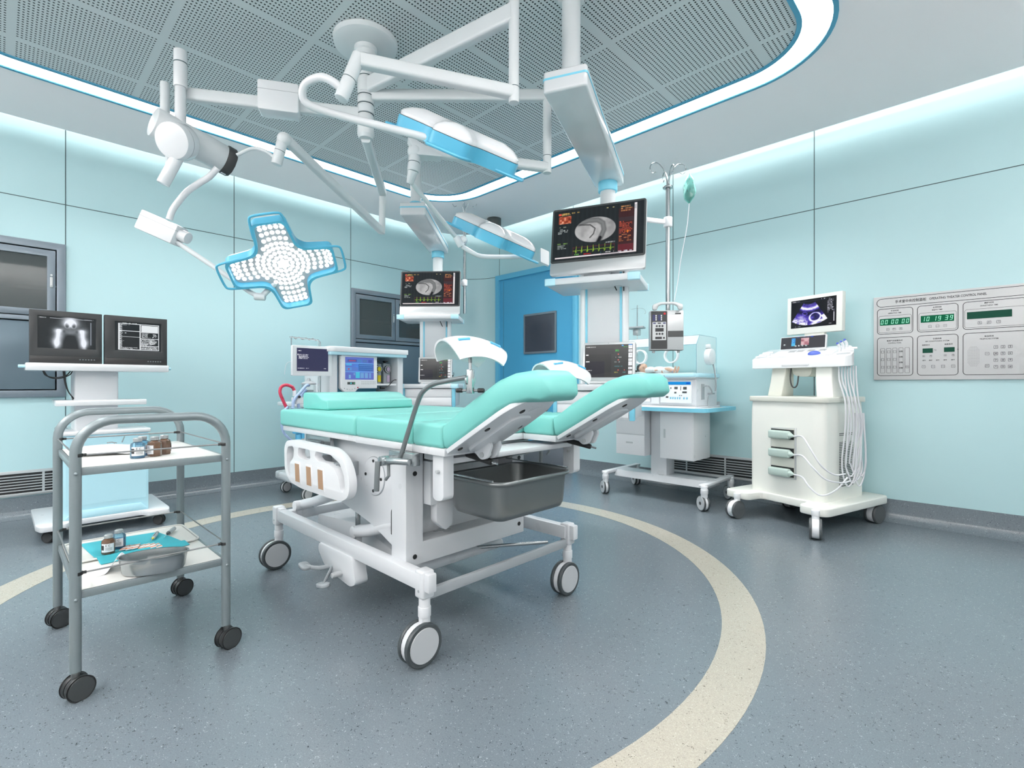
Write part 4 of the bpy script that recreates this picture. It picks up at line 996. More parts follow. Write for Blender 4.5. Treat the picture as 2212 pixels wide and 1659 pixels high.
mb.m(1).cyl(c0 + V((0, 0, 2.641)), c0 + V((0, 0, 2.646)), .0318, seg=28); lb(mb, 'drop_shaft', ['armg', 'seam'])
ax0, ax1 = V((-3.012, .536, 2.311)), V((-3.049, .862, 2.241)); dn = (ax1 - ax0).normalized()
mb = MB(); mb.cyl(ax0, ax1, .074, seg=36, b=.006); lb(mb, 'joint_drum')
mb = MB(); mb.cyl(ax1 - dn * .002, ax1 + dn * .045, .079, seg=12, b=.004); mb.m(1).box(-.006, .006, -.079, -.0785, .005, .03, Mx=axis_m(ax1, ax1 + dn)); lb(mb, 'end_cap', ['darkg', 'white'], label='dark end cap of the drum')
e = V((.719, -.695, -.25)).normalized()
fwd = V((.60, -.72, -.35)).normalized()
cc = V((-2.965, .648, 2.23))
mb = MB(); mb.cyl(cc - fwd * .02, cc + fwd * .075, .088, seg=36, b=.012); mb.m(1).cyl(cc + fwd * .030, cc + fwd * .033, .0885, seg=36); lb(mb, 'joint_disc', ['armg', 'grey'])
mb = MB(); mb.sphere(c0 + V((.006, -.006, 2.238)), .043, sc=(1, 1, 1.05)); mb.cyl(c0 + V((0, 0, 2.235)), c0 + V((0, 0, 2.275)), .036, .03, seg=28, b=.004); lb(mb, 'ball_joint', 'armg')
mb = MB(); mb.cyl((-2.965, .632, 2.15), (-3.000, .575, 2.005), .029, seg=24, b=.003); lb(mb, 'grip', 'armg')
mb = MB(); mb.box(-3.085, -3.04, .60, .65, 2.10, 2.20, b=.008); lb(mb, 'bracket')
mb = MB(); mb.tube([(-2.915, .797, 2.13), (-2.945, .768, 2.085), (-2.984, .73, 2.05), (-3.025, .69, 2.01), (-3.057, .66, 1.962), (-3.085, .634, 1.91), (-3.098, .622, 1.86)], .016, seg=14, sub=3); lb(mb, 'curved_arm', 'armg')
p0, p1 = V((-3.189, .532, 1.852)), V((-3.060, .657, 1.772)); dx = (p1 - p0).normalized(); sd = V((.719, .695, 0)); sd = (sd - dx * sd.dot(dx)); sd = V((-.695, .719, 0)); sd = (sd - dx * sd.dot(dx)).normalized(); T = Matrix((dx, sd, dx.cross(sd))).transposed().to_4x4(); T.translation = (p0 + p1) / 2
L = (p1 - p0).length
mb = MB(); mb.box(-L / 2 - .005, L / 2 + .005, -.045, .045, -.052, .052, b=.008, Mx=T); mb.m(1).box(-L / 2 - .0055, L / 2 + .0055, -.046, .046, .020, .0225, Mx=T); mb.m(0).cyl(T @ V((L / 2, 0, .01)), T @ V((L / 2 + .05, 0, .01)), .031, seg=20, b=.003); lb(mb, 'arm_housing', ['armg', 'grey'])
mb = MB(); mb.tube([(-3.071, .646, 1.745), (-2.937, .804, 1.604), (-2.85, .935, 1.490), (-2.828, .975, 1.468)], .0125, seg=14); lb(mb, 'slim_arm')
mb = MB(); mb.cyl((-2.845, .955, 1.470), (-2.815, 1.0, 1.468), .020, seg=20, b=.004); mb.cyl((-2.826, .985, 1.47), (-2.790, 1.06, 1.57), .015, seg=16); lb(mb, 'elbow')
# chain D (away from the viewer, then back)
lb(beam((HX, HY, 2.385), (-3.167, 1.931, 2.379), .05, .055), 'extension_arm')
post((-3.167, 1.931, 2.405), (-3.172, 1.926, 2.085), .023, 'drop_shaft', (.08,))
lb(beam((-3.175, 1.922, 2.108), (-2.703, 1.058, 2.305), .045, .05), 'spring_arm')
mb = MB(); mb.sphere((-2.706, 1.056, 2.30), .036); mb.cyl((-2.708, 1.053, 2.31), (-2.735, 1.027, 2.165), .027, seg=22, b=.004); mb.m(1).cyl((-2.722, 1.04, 2.237), (-2.7225, 1.0395, 2.2345), .0276, seg=22); lb(mb, 'swivel_joint', ['arm', 'seam'])
mb = MB(); mb.tube([(-2.733, 1.029, 2.19), (-2.763, .986, 2.229), (-2.805, .931, 2.241), (-2.85, .87, 2.20)], .009, seg=12, sub=6); lb(mb, 'bent_tube')

# ---- lamp heads
def cross(R, wt, wr, rf):
    pts = []
    for k in range(4):
        a = k * PI / 2; c, s = math.cos(a), math.sin(a)
        for x, y in ((wr, -wr), (R, -wt), (R, wt)): pts.append((x * c - y * s, x * s + y * c))
    rs = [rf, .035, .035] * 4
    return fillet(pts, rs, 7)
def scl(p, k): return [(x * k, y * k) for x, y in p]
def offset_cross(d): return cross(.275 + d, .078 + d, .100 + d, .06)
def head(center, right, down, label, extras, R=.275, sc=1.0):
    """right = one arm direction, down = where the LEDs look"""
    n = V(down).normalized(); x = V(right); x = (x - n * x.dot(n)).normalized(); z = -n; y = z.cross(x)
    T = Matrix((x, y, z)).transposed().to_4x4() @ Matrix.Diagonal((sc, sc, sc, 1)); T.translation = V(center)
    mb = MB()
    q = bmesh.new(); R_ = []
    for d, zz in ((.004, .006), (.004, .022), (-.004, .032), (-.03, .050), (-.07, .062), (-.085, .064)):
        pp = cross(.275 + d, max(.02, .078 + d * .8), max(.04, .100 + d * .7), .06); R_.append([q.verts.new((a, b, zz)) for a, b in pp])
    for A, B in zip(R_, R_[1:]):
        for k in range(len(A)): q.faces.new((A[k], A[(k + 1) % len(A)], B[(k + 1) % len(A)], B[k]))
    q.faces.new(R_[-1]); bmesh.ops.recalc_face_normals(q, faces=q.faces); mb._add(q, T)
    hd = lb(mb, 'lamp_head', 'armg', smooth=50, label=label)
    mb = MB(); mb.prism(offset_cross(.008), -.058, .005, Mx=T, holes=[offset_cross(-.004)]); lb(mb, 'rim', 'rim', hd)
    mb = MB(); mb.prism(offset_cross(-.003), -.014, .006, Mx=T); lb(mb, 'led_plate', 'ledplate', hd)
    mb = MB(); mb.prism(offset_cross(.005), .004, .0075, Mx=T); lb(mb, 'gasket', 'black', hd)
    # LED lenses in rings
    mb = MB()
    for r, n_ in ((.0, 1), (.022, 6), (.048, 12), (.076, 18), (.104, 26), (.132, 32), (.165, 36), (.200, 44), (.232, 52), (.256, 58)):
        for k in range(n_):
            a = 2 * PI * (k + .5 * (n_ % 4 == 2)) / n_; px, py = r * math.cos(a), r * math.sin(a)
            lim = .078 + (.100 - .078) * (.275 - max(abs(px), abs(py))) / .175 if max(abs(px), abs(py)) > .1 else .1
            if min(abs(px), abs(py)) < lim - .018 and max(abs(px), abs(py)) < .262: mb.lathe([(.0115, -.0142), (.0105, -.018), (.006, -.0205), (0, -.021)], 12, T @ Matrix.Translation((px, py, 0)))
    ld = lb(mb, 'led_lenses', 'led', hd, label='glowing white lenses'); ld['kind'] = 'stuff'
    for k in extras:
        a = k * PI / 2; c, s = math.cos(a), math.sin(a)
        pts = [(.20, -.094), (.268, -.087), (.312, -.078), (.325, -.06), (.328, 0), (.325, .06), (.312, .078), (.268, .087), (.20, .094)]
        mb = MB(); mb.tube([(x_ * c - y_ * s, x_ * s + y_ * c, -.05) for x_, y_ in pts], .0065, seg=8, sub=3, flat=1.0, Mx=T); lb(mb, 'bumper_handle', 'rim', hd)
    return T
# camera axes: right, up, forward
CR, CF = V((.7186, .6954, 0)), V((-.6954, .7186, 0)); CU = V((0, 0, 1))
def cv(r, u, f): return CR * r + CU * u + CF * f
def normal_for(view, a, tilt):
    """LED direction at right angles to arm a, turned so the head is seen nearly edge-on"""
    v = view.normalized(); a = a.normalized(); d = a.cross(v).normalized()
    if d.z > 0: d = -d
    return (d + v * tilt).normalized()
va = cv(995 - 1106, 829.5 - 300, 1073.9)
aA = cv(.94, -.36, .10)
head((-1.709, 1.436, 2.085), aA, normal_for(va, aA, .02), 'lamp head seen edge on near the ceiling mount', (0, 2, 3), sc=.97)
mb = MB(); mb.tube([(-1.879, .965, 2.185), (-1.905, .925, 2.215), (-1.948, .899, 2.234), (-2.014, .872, 2.224), (-2.045, .872, 2.192), (-2.048, .896, 2.164), (-2.003, .984, 2.142), (-1.80, 1.22, 2.075), (-1.625, 1.425, 2.018)], .0165, seg=16, sub=3); lb(mb, 'yoke', 'armg')
mb = MB(); mb.cyl((-1.655, 1.40, 2.03), (-1.590, 1.430, 1.998), .026, seg=22, b=.005); lb(mb, 'yoke_knob', 'arm')
vb = cv(1065 - 1106, 829.5 - 508, 1073.9); aB = cv(.92, -.40, .05)
head((-2.225, 2.150, 1.925), aB, normal_for(vb, aB, .01), 'lamp head seen edge on between the two pendants', (0, 2), sc=.95)
mb = MB(); mb.box(-.03, .03, -.045, .045, -.022, .022, b=.006, Mx=face_m(V((-2.225, 2.150, 1.925)) + aB.normalized() * .335, aB, CU)); lb(mb, 'handle_block', 'whitep')
vc = cv(612 - 1106, 829.5 - 567, 1073.9); v_ = vc.normalized(); up = (CU - v_ * v_.z).normalized(); sd = v_.cross(up)
nC = (-v_ * math.cos(math.radians(33)) - up * math.sin(math.radians(33)) + sd * .05).normalized()
aC = (sd * .94 + up * .33)
head((-2.698, 1.049, 1.643), aC, nC, 'glowing lamp head showing all its lenses', (0, 2, 3), sc=.93)
# ================================================================== SCREEN PICTURES
def img_endo():
    a = new_img(216, 122, (.10, .125, .13)); x, y = uv(a)
    a *= (1 + .10 * np.sin(x * 120))[..., None]
    # oval monochrome picture
    n = noise2(216, 122, 9, 7, 3) * .5 + noise2(216, 122, 30, 20, 4) * .25
    g = .50 + .34 * n + .25 * np.clip((.62 - x) * 2, -.4, .6) * np.clip((y - .3) * 2, -.3, 1)
    pic = np.repeat(np.clip(g, 0, .92)[..., None], 3, 2)
    def bow(c, w, k, f=1): iline(pic, [(.29, .30), (.40, .26), (.50, .27), (.56, .34), (.575, .47), (.545, .60), (.50, .74)][k:], w, c, f)
    bow((.30, .31, .31), .036, 0, .75); bow((.52, .53, .53), .018, 0, .6)
    iline(pic, [(.30, .33), (.42, .35), (.475, .43), (.46, .53), (.42, .60)], .009, (.22, .22, .22), .8)
    iline(pic, [(.535, .62), (.505, .73)], .022, (.04, .04, .05))
    d = ((x - .475) / .228) ** 2 + ((y - .45) / .245) ** 2
    cs = np.clip((1 - d) * 14 + .5, 0, 1)[..., None]
    a[:] = a * (1 - cs) + pic * cs
    # colour thumbnail
    t = noise2(216, 122, 40, 26, 9); m = ((x > .055) & (x < .20) & (y > .125) & (y < .27)).astype(float)
    blend(a, m, (.70, .32, .20)); a[:] = a * (1 - (m * np.clip((t - .5) * 2.5, 0, 1))[..., None]) + np.array((.95, .75, .65)) * (m * np.clip((t - .5) * 2.5, 0, 1))[..., None]
    blend(a, m * np.clip((.35 - t) * 3, 0, 1), (.35, .12, .08))
    irect(a, .055, .06, .082, .098, (.85, .35, .25)); itext(a, .09, .065, .20, .035, (.80, .66, .35), 1, 1); itext(a, .09, .09, .10, .025, (.72, .60, .35), 1, 2)
    itext(a, .055, .33, .09, .03, (.55, .58, .50), 1, 3); itext(a, .055, .375, .12, .026, (.70, .73, .72), 4, 4, .8); itext(a, .055, .66, .11, .03, (.45, .60, .30), 1, 5); itext(a, .055, .70, .10, .028, (.60, .64, .62), 3, 6)
    itext(a, .60, .05, .08, .03, (.85, .80, .55), 1, 7); itext(a, .60, .72, .10, .028, (.6, .62, .62), 1, 17)
    # trace
    for p in ((.235, .80), (.69, .80)): irect(a, p[0], .76, p[0] + .002, .98 if 0 else .90, (.45, .10, .14), .7)
    irect(a, .235, .77, .69, .776, (.45, .10, .14), .5)
    pts = [(.235, .83)]
    for k in range(7): c = .27 + k * .064; pts += [(c - .01, .83), (c - .004, .88), (c, .745), (c + .004, .87), (c + .009, .83)]
    iline(a, pts + [(.69, .83)], .0028, (.55, .70, .18)); itext(a, .25, .90, .05, .03, (.4, .7, .3), 1, 8); itext(a, .36, .905, .08, .03, (.75, .12, .14), 1, 9); itext(a, .50, .905, .05, .03, (.2, .6, .7), 1, 10); itext(a, .60, .905, .09, .03, (.75, .75, .75), 1, 11)
    # red column
    irect(a, .735, .11, .895, .80, (.24, .10, .10), .9); irect(a, .735, .28, .895, .36, (.22, .16, .17)); itext(a, .755, .06, .13, .04, (.80, .55, .32), 3, 12, .9); itext(a, .745, .36, .14, .027, (.72, .30, .20), 9, 13, .85); itext(a, .745, .61, .13, .028, (.70, .42, .26), 5, 14, .6)
    iell(a, .83, .555, .012, .022, (.85, .45, .1)); iell(a, .803, .555, .007, .014, (.75, .35, .1)); iell(a, .857, .555, .007, .014, (.75, .35, .1))
    irect(a, .735, .80, .895, .93, (.45, .12, .16), .8); itext(a, .74, .915, .14, .03, (.8, .8, .85), 1, 15)
    irect(a, .90, .03, .925, .955, (.88, .86, .86)); irect(a, .902, .06, .922, .14, (.72, .72, .74)); irect(a, .03, .935, .925, .962, (.92, .88, .88)); irect(a, .55, .94, .75, .957, (.75, .72, .74))
    return a
def img_vitals():
    a = new_img(128, 88, (.17, .19, .185)); x, y = uv(a)
    irect(a, 0, .12, .62, .30, (.15, .165, .165)); irect(a, 0, .30, .56, 1, (.12, .135, .135)); irect(a, 0, .52, .42, 1, (.035, .05, .11)); blend(a, ((y - .97 + .25 * x) > 0).astype(float) * .5, (.2, .2, .19))
    itext(a, .03, .06, .20, .035, (.92, .92, .92), 1, 1, 1); irect(a, .03, .30, .075, .33, (.95, .95, .95)); irect(a, .03, .50, .10, .53, (.85, .85, .85)); itext(a, .03, .78, .13, .035, (.85, .85, .85), 1, 4, 1)
    itext(a, .65, .17, .07, .09, (.10, .75, .18), 1, 2, 1); itext(a, .64, .38, .17, .05, (.5, .53, .53), 1, 3); itext(a, .64, .52, .10, .06, (.48, .50, .50), 1, 5); itext(a, .64, .65, .16, .06, (.25, .50, .52), 1, 6, .8); itext(a, .64, .83, .06, .07, (.70, .66, .25), 1, 7, 1); itext(a, .80, .83, .06, .07, (.3, .5, .5), 1, 8, 1)
    for xx, yy in ((.70, .29), (.70, .46), (.70, .77), (.83, .77)): irect(a, xx, yy, xx + .016, yy + .025, (.80, .35, .32))
    irect(a, .78, .03, .81, .06, (.2, .6, .85)); itext(a, .82, .07, .07, .03, (.1, .6, .2), 1, 9)
    for yy, hh in ((.02, .12), (.17, .07), (.27, .14), (.44, .07), (.53, .12), (.69, .07), (.80, .10)): irect(a, .915, yy, .995, yy + hh, (.93, .94, .95)); itext(a, .93, yy + hh * .4, .05, .03, (.6, .62, .65), 1, int(yy * 100))
    irect(a, .915, .02, .995, .035, (.3, .6, .9))
    return a
IM_ENDO, IM_VIT = img_endo(), img_vitals()
# ================================================================== CEILING PENDANTS
def pendant(label, loc, rz, posttop, near, sc, pole_top, pole_bot, clamp_z, pole_xy):
    t = thing('ceiling_pendant', label, 'ceiling pendant', loc, rz, sc=sc)
    inv = wmat(t).inverted()
    # ceiling post and swinging arm (placed in the room)
    nx, ny = near; px, py, _ = loc
    mb = MB(); mb.lathe([(0, H0), (.066, H0), (.066, H0 - .02), (.05, H0 - .028), (0, H0 - .028)], 32, Matrix.Translation((nx, ny, 0))); mb.cyl((nx, ny, 2.50), (nx, ny, H0 - .02), .046, seg=28); mb.build('ceiling_post', 'arm', t, world=True)
    mb = MB(); mb.cyl((nx, ny, 2.49), (nx, ny, 2.545), .055, seg=28, b=.004); mb.build('collar', 'lblue', t, world=True, label='blue collar')
    d = V((px - nx, py - ny, 0)); L = d.length; ang = math.atan2(d.y, d.x); T = Matrix.Translation((nx, ny, 2.40)) @ Matrix.Rotation(ang, 4, 'Z')
    hw = .108
    prof = [(-.13, -hw), (L + .10, -hw * .92), (L + .10, hw * .92), (-.13, hw)]
    mb = MB(); mb.prism(fillet(prof, [.02, .05, .05, .02], 5), 0, .105, b=.012, seg=3, Mx=T); arm = mb.build('swing_arm', 'armg', t, world=True)
    mb = MB(); mb.prism(fillet([(-.131, -hw - .003), (L + .103, -hw * .92 - .003), (L + .103, hw * .92 + .003), (-.131, hw + .003)], [.02, .05, .05, .02], 5), .060, .070, Mx=T, holes=[fillet([(-.125, -hw + .004), (L + .094, -hw * .92 + .004), (L + .094, hw * .92 - .004), (-.125, hw - .004)], [.02, .05, .05, .02], 5)]); mb.build('edge_line', 'lblue', arm, world=True, label='blue edge line')
    mb = MB(); mb.cyl((0, 0, 2.335), (0, 0, 2.402), .066, seg=32, b=.005); mb.build('collar', 'lblue', t, label='blue collar')
    mb = MB(); mb.cyl((0, 0, 2.15), (0, 0, 2.34), .052, seg=28); mb.build('column_tube', 'arm', t)
    # service column
    mb = MB(); mb.box(-.135, .105, -.075, .12, .95, 2.18, b=.004); mb.build('column', 'white', t)
    for x, s_ in ((-.155, -1), (.125, 1)):
        mb = MB(); mb.tube([(x, -.05, .96), (x, -.05, 2.18)], .028, seg=20); mb.build('column_post', 'gloss', t)
        xx = x + (.022 if s_ < 0 else -.022)
        mb = MB(); mb.box(xx - .006, xx + .008, -.0795, -.06, .96, 2.17); mb.build('column_strip', 'lblue', t, label='blue strip')
    # shelves
    def shelf(z0, z1, x0, x1, y0, y1):
        mb = MB(); mb.box(x0 + .004, x1 - .004, y0 + .004, y1, z0, z1, b=.006); s = mb.build('shelf', 'white', t)
        for xa, xb in ((x0, x0 + .075), (x1 - .075, x1)):
            mb = MB(); mb.prism(fillet([(xa, y0), (xb, y0), (xb, y0 + .03), (xa, y0 + .03)], [.018 if xa == x0 else 0, .018 if xb == x1 else 0, 0, 0], 4), z0 - .002, z1 + .002, b=.002); mb.build('corner_guard', 'pale', s, label='pale blue corner guard')
        mb = MB(); mb.box(x1 - .075, x1 + .001, y1 - .02, y1 + .004, z0 - .002, z1 + .002, b=.002); mb.build('corner_guard', 'pale', s, label='pale blue corner guard')
    shelf(1.653, 1.695, -.36, .262, -.315, .12); shelf(.958, 1.0, -.36, .262, -.315, .12)
    # drawers below
    mb = MB(); mb.box(-.285, .215, -.285, .12, .775, .952, b=.004); c = mb.build('drawer_unit', 'white', t)
    for x0, x1 in ((-.305, -.280), (.195, .228)):
        mb = MB(); mb.box(x0, x1, -.296, -.26, .768, .955, b=.004); mb.build('unit_corner', 'lblue', c, label='light blue corner strip')
    for z0, z1 in ((.785, .862), (.872, .945)):
        mb = MB(); mb.box(-.275, .19, -.292, -.283, z0, z1, b=.003); mb.build('drawer', 'whitep', c)
    # drip pole on a bracket
    qx, qy = pole_xy
    mb = MB(); mb.tube([(.10, .02, clamp_z), (.20, .10, clamp_z), (qx, qy, clamp_z)], .018, seg=8, flat=.6); mb.cyl((qx, qy, clamp_z - .035), (qx, qy, clamp_z + .035), .030, seg=20, b=.004); mb.build('pole_bracket', 'whitep', t)
    mb = MB(); mb.cyl((qx, qy, pole_bot), (qx, qy, pole_top), .016, seg=18); mb.cyl((qx, qy, pole_top - .008), (qx, qy, pole_top + .004), .036, seg=28, b=.002); p = mb.build('drip_pole', 'polesteel', t)
    for k, sg in enumerate((0, 90, 180, 270)):
        a = math.radians(sg + (24 - rz + 44 - 24)); dx, dy = math.cos(a), math.sin(a)
        pts = [(.008, 0), (.012, .06), (.035, .125), (.075, .165), (.115, .160), (.128, .125), (.108, .095), (.085, .105)]
        mb = MB(); mb.tube([(qx + dx * r, qy + dy * r, pole_top + h * (1, .85, 1.05, .7)[k]) for r, h in pts], .0032, seg=8, sub=4); mb.build('hook', 'polesteel', p)
    return t
def display(loc, rz, label, tilt=9, sc=1.0):
    """thin desktop style display with a silver chin, hung in front of the column"""
    t = thing('display_monitor', label, 'monitor', loc, rz, sc=sc)
    T = Matrix.Rotation(math.radians(-tilt), 4, 'X')
    W, Hh = .645, .485
    F = T @ face_m((0, 0, 0), (1, 0, 0), (0, 0, 1))
    mb = MB(); mb.prism(rrect(-W / 2, W / 2, -Hh / 2, Hh / 2, .018, 5), -.03, 0, b=.004, Mx=F); mb.build('housing', 'silver', t)
    mb = MB(); mb.prism(rrect(-W / 2 + .002, W / 2 - .002, -Hh / 2 + .088, Hh / 2 - .002, .016, 5), .0, .002, Mx=F); g = mb.build('front_glass', 'dark', t)
    link('screen', screen_mesh('screen', IM_ENDO, W - .03, Hh - .088 - .03, F @ Matrix.Translation((0, .044, .0026))), g)
    mb = MB(); mb.prism(rrect(-W / 2 + .001, W / 2 - .001, -Hh / 2 + .001, -Hh / 2 + .087, .014, 4), .0, .003, b=.001, Mx=F); mb.build('chin', 'silver', t, label='silver lower strip')
    mb = MB(); mb.prism(rrect(-.09, .09, -Hh / 2 - .05, .06, .02, 4), -.05, -.028, b=.004, Mx=F); mb.build('mount', 'grey', t)
    mb = MB(); mb.tube([(.06, .05, -.20), (.10, .03, -.30), (.13, .01, -.36)], .004, seg=8, sub=2); mb.tube([(.17, .05, -.18), (.17, .05, -.36)], .004, seg=8); mb.build('cable', 'black', t)
    return t
def patient_monitor(loc, rz, label, sc=1.0):
    t = thing('patient_monitor', label, 'monitor', loc, rz, sc=sc)
    W, Hh = .345, .262; T = Matrix.Translation((0, 0, .012)) @ Matrix.Rotation(math.radians(-5), 4, 'X'); F = T @ face_m((0, 0, 0), (1, 0, 0), (0, 0, 1)) @ Matrix.Translation((0, Hh / 2, 0))
    mb = MB(); mb.prism(rrect(-W / 2, W / 2, -Hh / 2, Hh / 2, .014, 4), -.055, 0, b=.004, Mx=F); mb.m(1).cyl(F @ V((0, Hh / 2 - .008, .0)), F @ V((0, Hh / 2 - .008, .001)), .002, seg=8); mb.build('housing', ['silver', 'black'], t)
    link('screen', screen_mesh('screen', IM_VIT, W - .032, Hh - .045, F @ Matrix.Translation((0, .006, .0008))), t)
    mb = MB(); mb.box(-W / 2 + .03, W / 2 - .03, -.01, .07, 0, .014, b=.003); mb.build('foot', 'silver', t)
    mb = MB(); mb.cyl((W / 2 - .002, .03, .08), (W / 2 + .012, .03, .08), .006, seg=10, b=.002); mb.tube([(W / 2 + .01, .03, .08), (W / 2 + .016, .03, .10), (W / 2 + .012, .03, .115)], .003, seg=6); mb.build('side_plug', 'black', t)
    return t
def L2W(o, a, p):
    a = math.radians(a); return (o[0] + p[0] * math.cos(a) - p[1] * math.sin(a), o[1] + p[0] * math.sin(a) + p[1] * math.cos(a), p[2])
O1, A1 = (-1.927, 2.95, 0), 21.6
pendant('white ceiling pendant with drip pole and shelves, nearer the right wall, beside the incubator', O1, A1, H0, (-1.513, 1.988), 1.0, 2.405, 1.345, 2.155, (.379, .254))
display(L2W(O1, A1, (-.045, -.135, 1.985)), A1, 'wide dark display with an oval X-ray picture on the near ceiling pendant')
patient_monitor(L2W(O1, A1, (.045, -.215, 1.0025)), A1, 'silver patient monitor on the lower shelf of the near pendant')
O2, A2 = (-4.237, 3.247, 0), 42
S2 = .94
t2 = pendant('white ceiling pendant with drip pole in the far corner beside the anaesthesia machine', O2, A2, H0, (-3.538, 2.478), 1.0, 2.80, 1.755, 2.083, (.277, .06))
display(L2W(O2, A2, (-.055, -.135, 1.945)), A2, 'wide dark display with an oval X-ray picture on the far ceiling pendant', sc=.97)
patient_monitor(L2W(O2, A2, (.01, -.215, 1.0025)), A2, 'silver patient monitor on the lower shelf of the far pendant')
# infusion bag and pump on the near pendant
bx, by, bz = -1.559, 3.432, 2.52
bag = thing('infusion_bag', 'clear infusion bag of greenish fluid hanging from a hook of the near drip pole', 'infusion bag', (bx, by, bz))
def fbag(u, v):
    a = 2 * PI * u; prof = [(0, .006), (.06, .012), (.2, .030), (.45, .044), (.68, .046), (.85, .034), (.95, .014), (1, .006)]
    for (v0, r0), (v1, r1) in zip(prof, prof[1:]):
        if v <= v1: r = r0 + (r1 - r0) * (v - v0) / (v1 - v0); break
    r *= 1 + .07 * math.sin(a * 3 + v * 11) * (v > .1)
    return V((bx + r * math.cos(a), by + r * .55 * math.sin(a), bz - .015 - .215 * v))
mb = MB(); mb.grid(28, 20, fbag); mb.build('bag', 'bagfluid', bag, world=True, smooth=25)
mb = MB()
for k in range(16):
    u, v = rng.uniform(.45, 1.0), rng.uniform(.15, .9); c = fbag(u, v); c2 = fbag(u + .03, min(1, v + .04)); c3 = fbag(u + .01, min(1, v + .10)); q = bmesh.new()
    ctr = V((bx, by, c.z)); o_ = [p + (p - V((bx, by, p.z))) * .02 for p in (c, c2, c3)]
    q.faces.new([q.verts.new(p) for p in o_]); mb._add(q)
mb.build('bag_print', 'bagdark', bag, world=True, smooth=0)
mb = MB(); mb.tube([(bx, by, bz - .02), (bx, by, bz + .015), (bx - .012, by - .01, bz + .022)], .003, seg=6); mb.build('hanger', 'glass', bag, world=True)
mb = MB(); mb.tube([(bx, by, bz - .228), (bx - .012, by - .012, bz - .40), (bx - .045, by - .035, bz - .62), (bx - .062, by - .055, bz - .80), (bx - .065, by - .10, bz - .93)], .0028, seg=8, sub=4); mb.build('drip_line', 'cable', bag, world=True)
pm = thing('infusion_pump', 'grey infusion pump with a dark keypad hanging on the near drip pole', 'infusion pump', (-1.655, 3.262, 1.235), 36)
PWd, PHt = .225, .275
F = face_m((0, 0, 0), (1, 0, 0), (0, 0, 1))
mb = MB(); mb.box(-PWd / 2, PWd / 2, -.055, .03, .0, PHt, b=.005); mb.m(1).box(-PWd / 2 - .0005, PWd / 2 + .0005, -.056, .03, .0, .004); mb.build('housing', ['silver', 'grey'], pm)
T = Matrix.Translation((0, -.0555, 0)) @ face_m((0, 0, 0), (1, 0, 0), (0, 0, 1))
mb = MB(); mb.prism(rrect(-.107, .003, .008, PHt - .006, .004, 3), 0, .003, Mx=T); kp = mb.build('keypad', 'darkg', pm)
mb = MB(); mb.prism(rrect(-.097, -.005, .068, .195, .004, 3), .003, .004, Mx=T); mb.build('key_field', 'silver', kp)
mb = MB()
for y in (.166, .112):
    for x in (-.068, -.049, -.030): mb.prism(circle(x, y, .0072, n=14), .004, .006, Mx=T)
mb.prism(circle(-.020, .084, .0065, n=14), .004, .006, Mx=T); mb.box(-.078, -.022, .128, .152, .004, .0055, Mx=T); mb.box(-.078, -.034, .076, .092, .004, .0055, Mx=T); mb.box(-.062, -.04, .182, .190, .004, .0055, Mx=T); mb.build('keys', 'blackprint', kp)
mb = MB()
for x in (-.096, -.060):
    for y in (.205, .219, .233): mb.box(x, x + .017, y, y + .011, .003, .0045, Mx=T)
for x in (-.092, -.026): mb.box(x, x + .018, .182, .190, .004, .0055, Mx=T)
mb.m(1)
for x in (-.076, -.040):
    for y in (.205, .219, .233): mb.box(x, x + .007, y, y + .011, .003, .0045, Mx=T)
mb.m(2).sphere(T @ V((-.015, .252, .003)), .008, sc=(1, .4, 1)); mb.build('lit_keys', [mat('navy_key', (.015, .02, .12), .4), 'whitep', mat('red_key', (.55, .02, .03), .4)], kp)
mb = MB(); mb.box(.008, PWd / 2 - .003, .090, .132, 0, .002, Mx=T); mb.box(.055, .094, .247, .256, 0, .002, Mx=T); mb.build('label_strip', 'dark', pm)
mb = MB(); mb.prism(fillet([(-.100, PHt - .002), (-.100, PHt + .035), (-.05, PHt + .052), (.05, PHt + .052), (.100, PHt + .035), (.100, PHt - .002), (.070, PHt - .002), (.066, PHt + .022), (.04, PHt + .036), (-.04, PHt + .036), (-.066, PHt + .022), (-.070, PHt - .002)], .012, 4), .015, .040, b=.003, Mx=T); mb.build('carry_handle', 'silver', pm)
for x in (-.085, .085):
    mb = MB(); mb.cyl((x, -.02, -.018), (x, -.02, .002), .010, seg=12, b=.002); mb.build('foot', 'silver', pm)
mb = MB(); mb.box(-.03, .05, .03, .085, .09, .17, b=.004); mb.build('pole_clamp', 'grey', pm)
# ================================================================== X-RAY WORKSTATION
ws = thing('imaging_workstation', 'white and pale blue workstation cart by the left wall carrying two black screens', 'workstation', (-4.56, .50, 0))
def wb(mb, name, mats='white', parent=None, **k): return mb.build(name, mats, parent or ws, world=True, **k)
for (x, y) in ((-4.28, .225), (-4.28, .80), (-4.84, .225), (-4.84, .80)):
    castor('castor', (x, y, 0), -35, .036, .036, ('black', 'darkg', 'darkg'), parent=ws, stem=(.008, .09), offs=-.012, hub=.75)
mb = MB()
mb.prism(fillet([(-4.30, .16), (-4.22, .18), (-4.22, .30), (-4.30, .33), (-4.30, .70), (-4.22, .73), (-4.22, .85), (-4.30, .865), (-4.90, .865), (-4.90, .16)], .02, 3), .078, .112, b=.006); wb(mb, 'base')
mb = MB(); mb.box(-4.84, -4.32, .29, .745, .112, .665, b=.006); mb.m(0).prism(fillet([(.305, .20), (.73, .20), (.73, .64), (.305, .64)], .004, 2), -4.322, -4.319, Mx=YZ); cab = wb(mb, 'cabinet', 'pale')
mb = MB(); mb.prism([(.30, .125), (.735, .125), (.70, .165), (.34, .165)], -4.325, -4.312, b=.002, Mx=YZ); wb(mb, 'toe_bevel', 'pale', cab)
